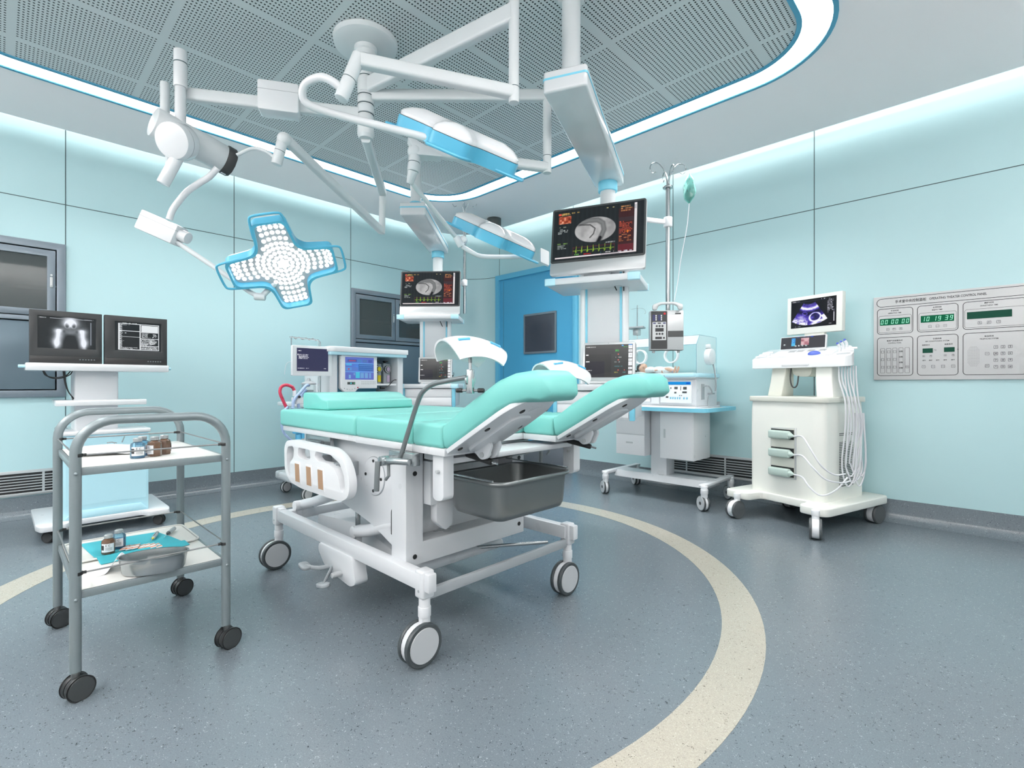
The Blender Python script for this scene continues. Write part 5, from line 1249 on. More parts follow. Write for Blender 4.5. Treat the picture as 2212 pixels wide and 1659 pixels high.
mb = MB(); mb.box(-4.86, -4.30, .28, .755, .662, .690, b=.008); wb(mb, 'cabinet_top', 'gloss', cab)
mb = MB(); mb.box(-4.68, -4.42, .355, .588, .685, 1.09, b=.012, seg=3); wb(mb, 'column')
mb = MB(); mb.box(-4.62, -4.30, .254, .730, .857, .893, b=.003); wb(mb, 'shelf', 'gloss')
mb = MB(); mb.box(-4.66, -4.30, .117, .862, 1.086, 1.134, b=.005); tp = wb(mb, 'screen_shelf', 'gloss')
for y0, y1 in ((.085, .117), (.862, .885)):
    mb = MB(); mb.cyl((-4.36, y0, 1.112), (-4.36, y1, 1.112), .010, seg=14, b=.003); wb(mb, 'side_peg', 'pale', tp)
for pts in ([(-4.40, .20, 1.085), (-4.40, .215, 1.055), (-4.41, .26, 1.042), (-4.41, .31, 1.055), (-4.42, .335, 1.085)], [(-4.42, .205, 1.085), (-4.42, .23, 1.045), (-4.43, .28, 1.036), (-4.43, .33, 1.06), (-4.43, .345, 1.085)], [(-4.42, .305, 1.085), (-4.42, .31, 1.02), (-4.43, .325, .95), (-4.45, .355, .90)], [(-4.44, .30, 1.085), (-4.44, .31, 1.0), (-4.45, .33, .94), (-4.48, .345, .92), (-4.5, .358, .88)]):
    mb = MB(); mb.tube(pts, .0035, seg=8, sub=5); wb(mb, 'cable', 'black')
def img_xray():
    a = new_img(150, 100, (.125, .15, .155)); x, y = uv(a); g = np.zeros_like(x)
    def blob(cx, cy, rx, ry, k, rot=0):
        cs, sn = math.cos(rot), math.sin(rot); dx, dy = x - cx, y - cy
        return k * np.exp(-(((dx * cs + dy * sn) / rx) ** 2 + ((-dx * sn + dy * cs) / ry) ** 2))
    g += blob(.55, .10, .13, .20, .9) + blob(.55, .22, .17, .14, .55)
    for s_ in (-1, 1): g += blob(.55 + s_ * .20, .55, .09, .20, .75, s_ * .25) + blob(.55 + s_ * .235, .82, .085, .17, 1.0, s_ * .15) + blob(.55 + s_ * .17, .42, .10, .07, .5)
    g += blob(.55, .50, .10, .10, .55)
    for s_ in (-1, 1):
        g -= blob(.55 + s_ * .055, .26, .034, .08, .50); g -= blob(.55 + s_ * .115, .44, .03, .05, .30)
        ring = np.abs(np.sqrt(((x - .55 - s_ * .055) / .045) ** 2 + ((y - .24) / .10) ** 2) - 1); g += .22 * np.exp(-(ring / .25) ** 2)
        iy = np.exp(-(((x - (.55 + s_ * (.17 + .08 * y))) / .035) ** 2)) * (y > .38); g += .35 * iy
    g -= blob(.55, .88, .085, .26, 1.2); g = np.clip(g + .04 * (noise2(150, 100, 30, 20, 5) - .5), 0, 1) ** 1.15
    a[:] = a * (1 - g[..., None]) + np.array((.94, .96, 1.0)) * g[..., None]
    itext(a, .02, .03, .13, .028, (.85, .87, .88), 1, 1, 1); irect(a, .20, .045, .93, .052, (.8, .82, .85)); itext(a, .80, .03, .16, .02, (.7, .72, .75), 1, 2); irect(a, .905, .12, .92, .86, (.55, .58, .62), .9)
    irect(a, 0, .1, .06, 1, (.14, .16, .165), .35)
    return a
def img_table():
    a = new_img(130, 96, (.125, .145, .15)); Wt = (.90, .92, .93)
    for x0, y0, x1, y1 in ((.07, .05, .10, .97), (.07, .05, .95, .065), (.53, .05, .545, .97), (.94, .07, .955, .97), (.07, .95, .955, .97)): irect(a, x0, y0, x1, y1, Wt)
    for y in (.30, .50): irect(a, .10, y, .53, y + .012, Wt)
    for k in range(22): irect(a, .105, .10 + k * .037, .135 if k % 2 else .15, .112 + k * .037, Wt)
    itext(a, .16, .03, .30, .03, Wt, 1, 1, .9); itext(a, .14, .09, .16, .022, Wt, 1, 2); itext(a, .14, .37, .10, .02, Wt, 1, 3); itext(a, .14, .65, .10, .02, Wt, 1, 4)
    irect(a, .555, .09, .93, .33, Wt)
    for k in range(5): irect(a, .555, .10 + k * .045, .57, .115 + k * .045, (.1, .1, .1))
    itext(a, .57, .36, .25, .032, Wt, 5, 5, .9); irect(a, .70, .37, .80, .50, (.12, .14, .14)); itext(a, .82, .38, .10, .032, Wt, 4, 6, .6); irect(a, .545, .55, .94, .56, Wt)
    itext(a, .56, .58, .36, .034, Wt, 6, 7, .95); itext(a, .56, .72, .16, .034, Wt, 3, 17, .9); itext(a, .74, .60, .19, .034, Wt, 5, 18, .9)
    itext(a, .55, .82, .38, .032, Wt, 4, 8, 1); itext(a, .10, .88, .42, .03, Wt, 3, 9, .95); irect(a, .545, .81, .94, .82, Wt)
    return a
def crt(y0, y1, label, img, sw, sh, scx):
    t = thing('screen_unit', label, 'monitor', (-4.44, (y0 + y1) / 2, 1.1345)); W = y1 - y0; Hh = .338
    F = face_m((-4.345, y0, 1.1345), (0, 1, 0), (0, 0, 1)); cx, cy = W * scx, .198
    mb = MB(); mb.prism([(0, 0), (W, 0), (W, Hh), (0, Hh)], -.05, 0, b=.003, Mx=F, holes=[[(cx - sw / 2, cy - sh / 2), (cx + sw / 2, cy - sh / 2), (cx + sw / 2, cy + sh / 2), (cx - sw / 2, cy + sh / 2)]]); mb.build('bezel', 'darkg', t, world=True)
    mb = MB(); mb.box(.02, W - .02, .02, Hh - .02, -.20, -.05, b=.02, Mx=F); mb.build('housing', 'dark', t, world=True)
    o = link('screen', screen_mesh('screen', img, sw, sh, F @ Matrix.Translation((cx, cy, -.012))), t, world=True)
    mb = MB(); mb.box(.001, W - .001, .001, .045, 0, .003, b=.001, Mx=F); cpn = mb.build('control_strip', 'black', t, world=True)
    for k in range(6):
        mb = MB(); mb.cyl(F @ V((W * .68 + k * .0145, .026, .003)), F @ V((W * .68 + k * .0145, .026, .009)), .0042, seg=12, b=.001); mb.build('knob', 'rod', cpn, world=True)
crt(.135, .490, 'black screen showing a pelvis X-ray, left of the pair on the workstation', img_xray(), .285, .205, .51)
crt(.503, .860, 'black screen full of white tables, right of the pair on the workstation', img_table(), .265, .200, .53)

# ================================================================== ANAESTHESIA MACHINE
am = thing('anaesthesia_machine', 'white and blue anaesthesia machine with two screens behind the head of the bed', 'anaesthesia machine', (-4.45, 2.35, 0))
def ab(mb, name, mats='white', parent=None, **k): return mb.build(name, mats, parent or am, world=True, **k)
XF = -4.20; YL_, YR_ = 2.03, 2.80
for x in (-4.25, -4.70):
    for y in (1.85, 2.72): castor('castor', (x, y, 0), 20, .05, .04, ('tyre', 'hubw', 'white'), parent=am, stem=(.012, .13), offs=.0)
mb = MB(); mb.box(-4.78, -4.18, 1.78, 2.80, .125, .20, b=.02, seg=3); ab(mb, 'base')
mb = MB(); mb.box(-4.76, -4.24, 2.02, 2.78, .20, .80, b=.01); cabm = ab(mb, 'cabinet')
for z0, z1 in ((.22, .40), (.41, .59), (.60, .78)):
    mb = MB(); mb.box(-4.245, -4.228, 2.06, 2.74, z0, z1, b=.004); ab(mb, 'drawer', 'whitep', cabm)
mb = MB(); mb.box(-4.78, -4.12, 1.80, 2.80, .80, .835, b=.01); ab(mb, 'work_top')
# column of valves left of the bed head, seen under the mattress
mb = MB(); mb.box(-4.30, -4.18, 1.84, 1.98, .20, .80, b=.01); ab(mb, 'gas_block', 'white')
mb = MB()
for y in (1.86, 1.93, 2.0):
    mb.cyl((-4.18, y, .62), (-4.15, y, .62), .022, seg=16, b=.003)
mb.box(-4.185, -4.165, 1.84, 2.03, .58, .66, b=.003); ab(mb, 'gas_valves', 'steel')
# upper hutch
mb = MB()
mb.box(-4.72, -4.20, YL_, YL_ + .075, .835, 1.29, b=.006); ab(mb, 'side_panel')
mb = MB(); mb.box(-4.72, -4.20, YR_ - .075, YR_ - .01, .835, 1.27, b=.006); ab(mb, 'side_panel')
mb = MB(); mb.box(-4.72, -4.60, YL_ + .07, YR_ - .07, .835, 1.27); ab(mb, 'back_panel', 'dframe')
mb = MB(); mb.prism(fillet([(-4.74, YL_ - .03), (-4.16, YL_ - .03), (-4.13, YL_ + .02), (-4.13, YR_ + .01), (-4.74, YR_ + .01)], .02, 3), 1.285, 1.332, b=.006); ab(mb, 'hutch_top', 'gloss')
mb = MB(); mb.prism(fillet([(-4.72, YL_ - .02), (-4.155, YL_ - .02), (-4.14, YL_ + .03), (-4.14, YR_), (-4.72, YR_)], .02, 3), 1.258, 1.287, b=.004); ab(mb, 'hutch_edge', 'pale')
def img_menu():
    a = new_img(84, 66, (.20, .205, .33)); itext(a, .04, .12, .10, .04, (.95, .95, .97), 1, 1, 1); irect(a, .03, .27, .05, .32, (.95, .95, .97)); itext(a, .07, .28, .38, .055, (.93, .93, .96), 4, 2, .95); itext(a, .03, .87, .22, .05, (.92, .92, .95), 1, 3, .95); itext(a, .29, .87, .08, .05, (.8, .8, .85), 1, 4, 1); itext(a, .86, .87, .07, .05, (.95, .95, .97), 1, 5, 1); return a
def img_vent():
    a = new_img(90, 72, (.36, .42, .74)); x, y = uv(a); a += .12 * np.exp(-((x - .5) ** 2 + (y - .45) ** 2) / .08)[..., None] * np.array((-.6, .9, 1.0))
    for r in ((.08, .11, .40, .21, (.28, .36, .62)), (.43, .11, .56, .22, (.30, .50, .74)), (.60, .11, .76, .22, (.32, .46, .70)), (.80, .11, .93, .22, (.28, .36, .66)), (.03, .30, .22, .38, (.30, .66, .88)), (.03, .45, .22, .60, (.34, .56, .82)), (.25, .45, .43, .60, (.34, .48, .78)), (.46, .30, .97, .60, (.22, .40, .68)), (.36, .68, .50, .93, (.28, .72, .84)), (.53, .70, .64, .93, (.42, .62, .82)), (.68, .70, .79, .93, (.42, .62, .82)), (.84, .70, .90, .93, (.42, .60, .82)), (.13, .80, .19, .95, (.45, .66, .84)), (.29, .70, .33, .80, (.45, .60, .80))): irect(a, *r)
    for yy in (.27, .64): irect(a, 0, yy, 1, yy + .02, (.42, .68, .90))
    irect(a, .13, .15, .36, .175, (.65, .30, .45)); iell(a, .12, .53, .035, .035, (.7, .3, .4)); 
    for k in range(3): irect(a, .48, .36 + k * .08, .95, .37 + k * .08, (.36, .56, .82))
    return a
# left screen on an arm
ly0, ly1, lz0, lz1, lx = 1.702, 2.045, 1.070, 1.326, -4.19
F = face_m((lx, ly0, lz0), (0, 1, 0), (0, 0, 1)); W, Hh = ly1 - ly0, lz1 - lz0
mb = MB(); mb.prism(rrect(0, W, 0, Hh, .006, 3), -.035, 0, b=.003, Mx=F); s1 = ab(mb, 'menu_screen', 'gloss')
link('display', screen_mesh('display', img_menu(), W * .80, Hh * .76, F @ Matrix.Translation((W * .505, Hh * .535, .0008))), s1, world=True)
mb = MB(); mb.tube([(-4.225, 1.80, 1.20), (-4.30, 1.85, 1.20), (-4.40, 2.04, 1.10)], .018, seg=12); ab(mb, 'screen_arm', 'grey')
mb = MB(); mb.tube([(-4.24, 1.715, 1.32), (-4.24, 1.715, 1.40)], .006, seg=8); mb.tube([(-4.24, 1.70, 1.395), (-4.24, 1.80, 1.392), (-4.24, 1.90, 1.386), (-4.24, 1.945, 1.384), (-4.24, 1.962, 1.365), (-4.24, 1.965, .84)], .006, seg=10); mb.tube([(-4.24, 1.945, 1.38), (-4.24, 1.945, .95), (-4.24, 1.955, .90)], .0025, seg=6); ab(mb, 'rail_pole', 'chrome')
mb = MB(); mb.tube([(-4.24, 1.705 + k * .0075, 1.392 - k * .0002 + .008 * math.sin(k * .8)) for k in range(32)], .004, seg=6); ab(mb, 'wrapped_cable', 'grey')
mb = MB(); mb.tube([(-4.20, 1.70, 1.19), (-4.20, 1.66, 1.17), (-4.20, 1.645, 1.11), (-4.20, 1.643, 1.08)], .0018, seg=6, sub=4); ab(mb, 'thin_wire', 'cable')
# main ventilator screen
vy0, vy1, vz0, vz1, vx = 2.125, 2.482, .93, 1.258, -4.17
F = face_m((vx, vy0, vz0), (0, 1, 0), (0, 0, 1)); W, Hh = vy1 - vy0, vz1 - vz0
mb = MB(); mb.prism(fillet([(0, .03), (.04, 0), (W * .38, 0), (W * .46, .03), (W, .03), (W, Hh), (0, Hh)], .008, 3), -.06, 0, b=.004, Mx=F); s2 = ab(mb, 'ventilator_screen', 'whitep')
link('display', screen_mesh('display', img_vent(), W * .80, Hh * .62, F @ Matrix.Translation((W * .50, Hh * .645, .0008))), s2, world=True)
mb = MB(); mb.box(W * .16, W * .37, .066, .088, 0, .002, Mx=F); mb.m(1).cyl(F @ V((W * .255, .077, .001)), F @ V((W * .255, .077, .003)), .006, seg=10); mb.m(2).cyl(F @ V((W * .345, .077, .001)), F @ V((W * .345, .077, .003)), .004, seg=10); ab(mb, 'readout', ['dark', emit('cyan_led', (.1, .8, .9), 1.0), emit('green_led', (.1, .8, .3), 1.0)], s2)
mb = MB()
for i in range(9):
    for j in range(2): mb.box(W * .55 + i * .017, W * .55 + i * .017 + .009, .068 + j * .018, .076 + j * .018, 0, .001, Mx=F)
ab(mb, 'keys', 'silver', s2)
mb = MB(); mb.sphere(F @ V((W * .445, .038, .001)), .006); mb.m(1)
for k in range(5): mb.sphere(F @ V((W * (.08 + .07 * k), .030 - .010 * math.sin(k * .8), .001)), .004)
ab(mb, 'knobs', [mat('red_knob', (.5, .02, .05), .4), 'grey'], s2)
# vaporisers
for k, (y, mt) in enumerate(((2.565, 'yellow'), (2.665, 'lilac'))):
    x = -4.30
    mb = MB(); mb.prism(fillet([(-.035, 0), (.035, 0), (.04, .19), (-.035, .20)], .006, 3), -.05, 0, b=.003, Mx=face_m((x, y, 1.005), (0, 1, 0), (0, 0, 1))); v = ab(mb, 'vaporiser', 'grey')
    G = face_m((x, y + .005, 1.145), (0, 1, 0), (0, 0, 1))
    mb = MB(); mb.lathe([(0, .02), (.018, .02), (.036, .016), (.038, .0), (0, 0)], 26, G); ab(mb, 'dial', 'dark', v)
    mb = MB()
    for q in range(14): a = 2 * PI * q / 14; mb.box(-.004, .004, -.0035, .0035, .0165, .0195, Mx=G @ Matrix.Translation((.030 * math.cos(a), .030 * math.sin(a), 0)) @ Matrix.Rotation(a, 4, 'Z'))
    ab(mb, 'dial_marks', 'whitep', v)
    mb = MB(); mb.prism(circle(0, 0, .017, .022, n=20), .018, .025, Mx=G); mb.box(-.005, .028, -.125, -.06, -.003, .008, b=.002, Mx=G); ab(mb, 'colour_code', mt, v, label='yellow marking' if k == 0 else 'lilac marking')
    mb = MB(); mb.cyl((x + .0, y - .02, 1.205), (x + .0, y - .02, 1.218), .014, seg=14, b=.002); mb.box(x - .02, x + .01, y - .035, y + .012, 1.216, 1.226, b=.003); ab(mb, 'lock_lever', 'black', v)
mb = MB(); mb.tube([(-4.22, 2.735, 1.06 - .02), (-4.22, 2.69, 1.035), (-4.22, 2.64, .985), (-4.22, 2.585, .962)], .004, seg=8, sub=5); mb.box(-4.235, -4.205, 2.545, 2.59, .952, .975, b=.006); ab(mb, 'mains_cable', 'black')
mb = MB(); mb.box(-4.45, -4.22, 2.51, 2.73, .985, 1.003, b=.003); ab(mb, 'vaporiser_rail', 'whitep')
# absorber canister and hoses
cy = 1.835
mb = MB(); mb.lathe([(0, .85), (.056, .85), (.056, .985), (.05, 1.0), (0, 1.0)], 30, Matrix.Translation((-4.18, cy, 0))); ab(mb, 'canister', 'glass')
mb = MB(); mb.lathe([(0, .995), (.06, .995), (.06, 1.005), (.045, 1.016), (.018, 1.024), (.016, 1.036), (.010, 1.05), (0, 1.052)], 30, Matrix.Translation((-4.18, cy, 0))); mb.cyl((-4.18, cy, .86), (-4.18, cy, .95), .03, seg=20, b=.004); mb.box(-4.20, -4.15, cy - .03, cy + .03, .92, .95, b=.003); ab(mb, 'canister_lid', 'grey')
def ribbed(name, pts, r, mt, n):
    P = catmull(pts, 40 // (len(pts) - 1) + 8); mb = MB(); mb.tube(P, [r * (1 + .13 * math.sin(i * 2.1)) for i in range(len(P))], seg=12); ab(mb, name, mt, smooth=60)
ribbed('red_hose', [(-4.12, 1.63, .80), (-4.12, 1.598, .87), (-4.12, 1.576, .93), (-4.12, 1.585, .975), (-4.12, 1.625, .992), (-4.12, 1.672, .975), (-4.12, 1.69, .945)], .0125, 'red', 60)
mb = MB(); mb.cyl((-4.12, 1.69, .90), (-4.12, 1.69, .948), .014, seg=14); mb.cyl((-4.12, 1.715, .895), (-4.09, 1.715, .895), .012, seg=14); mb.m(1).cyl((-4.09, 1.715, .895), (-4.075, 1.715, .895), .011, seg=14, b=.003); mb.m(0).box(-4.16, -4.10, 1.68, 1.80, .835, .89, b=.006); ab(mb, 'breathing_port', ['whitep', 'black'])
ribbed('blue_hose', [(-4.08, 1.66, .80), (-4.09, 1.675, .87), (-4.10, 1.73, .93), (-4.12, 1.785, .985), (-4.14, 1.82, .99)], .012, 'hose', 60)
ribbed('blue_hose', [(-4.10, 1.715, .80), (-4.12, 1.725, .86), (-4.14, 1.765, .92), (-4.15, 1.80, .95)], .012, 'hose', 60)
ribbed('blue_hose', [(-4.02, 1.60, .82), (-4.02, 1.565, .78), (-4.02, 1.55, .70), (-4.02, 1.565, .62), (-4.02, 1.61, .565), (-4.02, 1.66, .53)], .010, 'hose', 60)
mb = MB(); mb.box(-4.05, -3.99, 1.64, 1.74, .60, .66, b=.01); mb.box(-4.04, -4.0, 1.66, 1.70, .45, .60, b=.01); mb.box(-4.05, -3.99, 1.70, 1.72, .56, .63, b=.004); ab(mb, 'breathing_bag', 'sky')
mb = MB(); mb.tube([(-4.12, 1.63, .80), (-4.08, 1.64, .72), (-4.03, 1.66, .66)], .012, seg=10); ab(mb, 'red_hose', 'red')
mb = MB(); mb.tube([(-4.18, 1.84, .70), (-4.08, 1.75, .68), (-4.03, 1.68, .64)], .010, seg=10); ab(mb, 'bag_arm', 'grey')
# ================================================================== INFANT INCUBATOR
ic = thing('infant_incubator', 'white infant incubator on a wheeled stand with clear hood and blue tray edge', 'incubator', (-2.09, 4.12, 0))
def ib(mb, name, mats='white', parent=None, **k): return mb.build(name, mats, parent or ic, world=True, **k)
for x, y in ((-2.552, 3.875), (-1.640, 3.875), (-2.552, 4.42), (-1.640, 4.42)):
    castor('castor', (x, y - .015, 0), 234, .062, .05, ('tyre', 'hubw', 'white'), parent=ic, stem=(.026, .20), offs=.015, hub=.88, hubdot='darkg')
for x in (-2.552, -1.645):
    mb = MB(); mb.box(x - .028, x + .028, 3.848, 4.45, .182, .208, b=.006); ib(mb, 'base_arm')
mb = MB(); mb.prism(fillet([(3.98, .150), (4.02, .205), (4.20, .205), (4.25, .150)], .008, 3), -2.53, -1.66, b=.004, Mx=YZ); ib(mb, 'base_beam')
mb = MB(); mb.box(-2.195, -2.045, 4.05, 4.20, .18, .775, b=.004); ib(mb, 'column')
mb = MB(); mb.box(-2.490, -2.200, 3.955, 4.17, .365, .770, b=.004); cu = ib(mb, 'drawer_unit')
for z0, z1 in ((.367, .546), (.552, .768)):
    mb = MB(); mb.box(-2.488, -2.202, 3.947, 3.957, z0, z1, b=.003); d = ib(mb, 'drawer', 'whitep', cu)
    if z0 < .5:
        mb = MB(); mb.prism(rrect(-2.385, -2.315, .468, .482, .003, 3), -3.9485, -3.9462, Mx=XZ); ib(mb, 'handle', 'silver', d)
mb = MB(); mb.box(-2.040, -1.745, 3.93, 4.25, .370, .770, b=.004); c2 = ib(mb, 'cupboard')
mb = MB(); mb.box(-2.038, -1.747, 3.918, 3.932, .372, .768, b=.004); d = ib(mb, 'door', 'whitep', c2)
mb = MB(); mb.prism(rrect(-2.005, -1.988, .545, .620, .003, 3), -3.9195, -3.917, Mx=XZ); ib(mb, 'handle', 'silver', d)
pl = fillet([(-2.56, 3.82), (-1.70, 3.82), (-1.61, 3.86), (-1.61, 4.46), (-2.56, 4.46)], [.04, .05, .05, .02, .02], 6)
mb = MB(); mb.prism(pl, .772, .800, b=.004); tp = ib(mb, 'tray_top', 'gloss')
big = [(x + (.006 if x > -2 else -.006), y + (-.006 if y < 4 else .006)) for x, y in pl]
mb = MB(); mb.prism(big, .774, .805, holes=[[(x * 1.0 + (-.006 if x > -2 else .006), y + (.006 if y < 4 else -.006)) for x, y in pl]]); ib(mb, 'tray_edge', 'lblue', tp, label='light blue rounded tray edge')
mb = MB(); mb.prism([(4.40, .80), (4.45, .80), (4.45, .845), (4.43, .842)], -1.76, -1.74, Mx=YZ); ib(mb, 'hook', 'grey', tp)
# instrument block
mb = MB(); mb.box(-2.55, -1.738, 3.955, 4.38, .815, 1.045, b=.006); mb.box(-2.57, -1.72, 3.90, 4.40, .800, .815, b=.003); body = ib(mb, 'housing')
mb = MB(); mb.box(-2.130, -2.055, 3.935, 3.957, .83, 1.035, b=.003); ib(mb, 'pillar', 'gloss', body)
T = face_m((-2.038, 3.951, 1.022), (1, 0, 0), V((0, .10, 1)))
W, Hh = .262, -.178
mb = MB(); mb.box(-.004, W + .004, Hh - .004, .002, -.02, .004, b=.003, Mx=T @ Matrix.Rotation(.0, 4, 'X')); cpn = ib(mb, 'control_face', 'gloss', body)
mb = MB(); mb.box(.004, W - .004, -.028, -.004, .004, .0055, Mx=T); mb.m(1).box(.004, .05, -.028, -.004, .0055, .006, Mx=T); mb.box(.22, .25, -.022, -.01, .0055, .006, Mx=T); ib(mb, 'header', [emit('blue_header', (.02, .33, .85), .9), emit('blue_header_dark', (.01, .10, .65), .9)], cpn)
mb = MB()
for a, b, c, d in ((.050, .070, -.066, -.046), (.083, .092, -.064, -.050), (.118, .148, -.066, -.046), (.195, .226, -.068, -.046), (.120, .138, -.102, -.088), (.190, .228, -.098, -.084), (.046, .068, -.140, -.126), (.172, .177, -.075, -.042), (.164, .172, -.122, -.116), (.180, .188, -.122, -.116)): mb.box(a, b, c, d, .004, .006, Mx=T)
mb.m(1)
for k in range(5): mb.prism(rrect(.084 + k * .020, .095 + k * .020, -.150, -.132, .004, 3), .004, .006, Mx=T)
for x in (.200, .226): mb.prism(rrect(x, x + .012, -.150, -.132, .005, 3), .004, .006, Mx=T)
ib(mb, 'keys', ['dark', emit('cyan_keys', (.25, .72, .95), .8)], cpn)
for k in range(4):
    mb = MB(); z = .845 + k * .030; mb.box(-2.52, -2.145, 3.945, 3.957, z, z + .024, b=.003); ib(mb, 'louvre', 'gloss', body)
mb = MB(); mb.box(-2.45, -2.18, 3.949, 3.956, .985, 1.022); ib(mb, 'opening', 'kick', body)
# side bracket, hoses
mb = MB(); mb.box(-1.739, -1.730, 4.05, 4.10, .87, 1.0, b=.002); mb.box(-1.74, -1.70, 4.18, 4.24, .91, .925, b=.002); ib(mb, 'side_bracket', 'grey', body)
mb = MB(); mb.tube([(-1.73, 4.075, .98), (-1.70, 4.10, .985), (-1.69, 4.14, .95), (-1.695, 4.17, .92)], .006, seg=8, sub=4); mb.tube([(-1.715, 4.14, .90), (-1.72, 4.14, .85), (-1.72, 4.15, .805)], .004, seg=6, sub=3); ib(mb, 'side_cable', 'grey', body)
# deck with blue lip, mattress, clear hood
mb = MB(); mb.box(-2.56, -1.735, 3.93, 4.40, 1.045, 1.060, b=.004); ib(mb, 'deck', 'gloss')
lp = rrect(-2.575, -1.715, 3.922, 4.41, .04, 5)
mb = MB(); mb.prism(lp, 1.056, 1.088, b=.006, holes=[rrect(-2.55, -1.74, 3.948, 4.385, .03, 5)]); lipo = ib(mb, 'deck_lip', 'pale')
mb = MB(); mb.prism(fillet([(-2.30, 1.045), (-2.28, 1.055), (-2.10, 1.055), (-2.08, 1.045), (-2.10, 1.038), (-2.28, 1.038)], .006, 3), -3.925, -3.90, Mx=XZ); mb.m(1).cyl((-2.0, 3.921, 1.07), (-2.0, 3.918, 1.07), .004, seg=10); ib(mb, 'latch', ['lblue', 'grey'], lipo)
mb = MB(); mb.box(-2.53, -1.77, 3.97, 4.36, 1.058, 1.094, b=.012, seg=3); ib(mb, 'mattress', 'gown')
# hood: five thin acrylic sheets with slanted front top
def sheet(p, mb, t=.004):
    n = (V(p[1]) - V(p[0])).cross(V(p[2]) - V(p[1])).normalized() * t; q = bmesh.new(); A = [q.verts.new(V(a)) for a in p]; B = [q.verts.new(V(a) + n) for a in p]
    q.faces.new(A); q.faces.new(B[::-1])
    for k in range(len(p)): q.faces.new((A[k], A[(k + 1) % len(p)], B[(k + 1) % len(p)], B[k]))
    bmesh.ops.recalc_face_normals(q, faces=q.faces); mb._add(q)
x0, x1, y0, y1 = -2.545, -1.742, 3.965, 4.37; z0, za, zb_, ya = 1.085, 1.325, 1.405, 4.03
mb = MB(); sheet([(x0, y0, z0), (x1, y0, z0), (x1, y0, za), (x0, y0, za)], mb); sheet([(x0, y0, za), (x1, y0, za), (x1, ya, zb_), (x0, ya, zb_)], mb); sheet([(x0, ya, zb_), (x1, ya, zb_), (x1, y1, zb_), (x0, y1, zb_)], mb)
for x in (x0, x1): sheet([(x, y0, z0), (x, y1, z0), (x, y1, zb_), (x, ya, zb_), (x, y0, za)], mb)
sheet([(x0, y1, z0), (x1, y1, z0), (x1, y1, zb_), (x0, y1, zb_)], mb); hd = ib(mb, 'hood', 'glass', smooth=0)
mb = MB()
for pts in ([(x1, y0, z0), (x1, y0, za), (x1, ya, zb_), (x1, y1, zb_), (x1, y1, z0)], [(x0, y0, za), (x1, y0, za)], [(x0, ya, zb_), (x1, ya, zb_)], [(x0, y0, z0), (x0, y0, za), (x0, ya, zb_), (x0, y1, zb_), (x0, y1, z0)]): mb.tube(pts, .0018, seg=6)
ib(mb, 'hood_edge', 'vial', hd)
def torus(mb, c, r, t, axis, w=.012): 
    mb.lathe([(r - t, -w), (r + t, -w), (r + t, w), (r - t, w), (r - t, -w)], 36, axis_m(c, V(c) + V(axis)))
for x in (-2.247, -1.955):
    mb = MB(); torus(mb, (x, 3.960, 1.240), .058, .006, (0, 1, 0), .016); ib(mb, 'port_ring', 'gloss', hd)
mb = MB(); mb.lathe([(0, -.004), (.055, -.004), (.068, .004), (.072, .03), (.066, .05), (.04, .055), (0, .056)], 32, axis_m((-1.742, 4.17, 1.23), (-1.0, 4.17, 1.23))); mb.box(-1.742, -1.70, 4.14, 4.17, 1.30, 1.335, b=.006); ib(mb, 'side_port', 'gloss', hd)
mb = MB(); mb.tube([(-1.70, 4.20, 1.17), (-1.69, 4.21, 1.10), (-1.685, 4.22, 1.02), (-1.69, 4.225, .94)], .006, seg=8, sub=4); ib(mb, 'side_hose', 'grey', hd)
# accessory pole with a small tray at the back
mb = MB(); mb.tube([(-2.53, 4.40, 1.05), (-2.53, 4.40, 1.78)], .005, seg=8); mb.tube([(-2.60, 4.40, 1.745), (-2.53, 4.40, 1.75), (-2.46, 4.40, 1.735), (-2.44, 4.40, 1.70), (-2.45, 4.40, 1.685)], .0025, seg=6, sub=3); pp = ib(mb, 'accessory_pole', 'chrome')
mb = MB(); mb.prism(fillet([(-2.62, 4.28), (-2.42, 4.32), (-2.46, 4.44), (-2.62, 4.44)], .01, 3), 1.545, 1.560, b=.003); ib(mb, 'accessory_tray', 'grey', pp)
mb = MB(); mb.box(-2.56, -2.50, 4.36, 4.42, 1.48, 1.54, b=.008); ib(mb, 'accessory_block', 'silver', pp)

# ------------------------------------------------------------------ newborn
baby = thing('person', 'newborn person in a white gown lying on the back inside the incubator', 'person', (-2.20, 4.12, 1.094))
def fuse(parts, name, mats, parent, vox=.004, it=4, label=None):
    """parts: list of ('s', centre, radius, scale) or ('t', points, radii); merged into one continuous skin"""
    mb = MB()
    for p in parts:
        if p[0] == 's': mb.sphere(p[1], p[2], p[3] if len(p) > 3 else (1, 1, 1), seg=20)
        else:
            P = catmull(p[1], 5); n = len(P)
            rr = [p[2][min(len(p[2]) - 1, int(i * (len(p[2]) - 1) / max(1, n - 1)))] for i in range(n)]
            rr = [np.interp(i / (n - 1), np.linspace(0, 1, len(p[2])), p[2]) for i in range(n)]
            mb.tube(P, [float(r) for r in rr], seg=12)
            mb.sphere(P[0], float(rr[0])); mb.sphere(P[-1], float(rr[-1]))
    me = mb.mesh('tmp', mats, 0); ob = bpy.data.objects.new('tmp', me); COL.objects.link(ob)
    r = ob.modifiers.new('r', 'REMESH'); r.mode = 'VOXEL'; r.voxel_size = vox
    s = ob.modifiers.new('s', 'SMOOTH'); s.iterations = it; s.factor = .5
    dg = bpy.context.evaluated_depsgraph_get(); m2 = bpy.data.meshes.new_from_object(ob.evaluated_get(dg)); bpy.data.objects.remove(ob)
    m2.polygons.foreach_set('use_smooth', [True] * len(m2.polygons)); m2.materials.clear(); m2.materials.append(M[mats])
    return link(name, m2, parent, world=True, label=label)
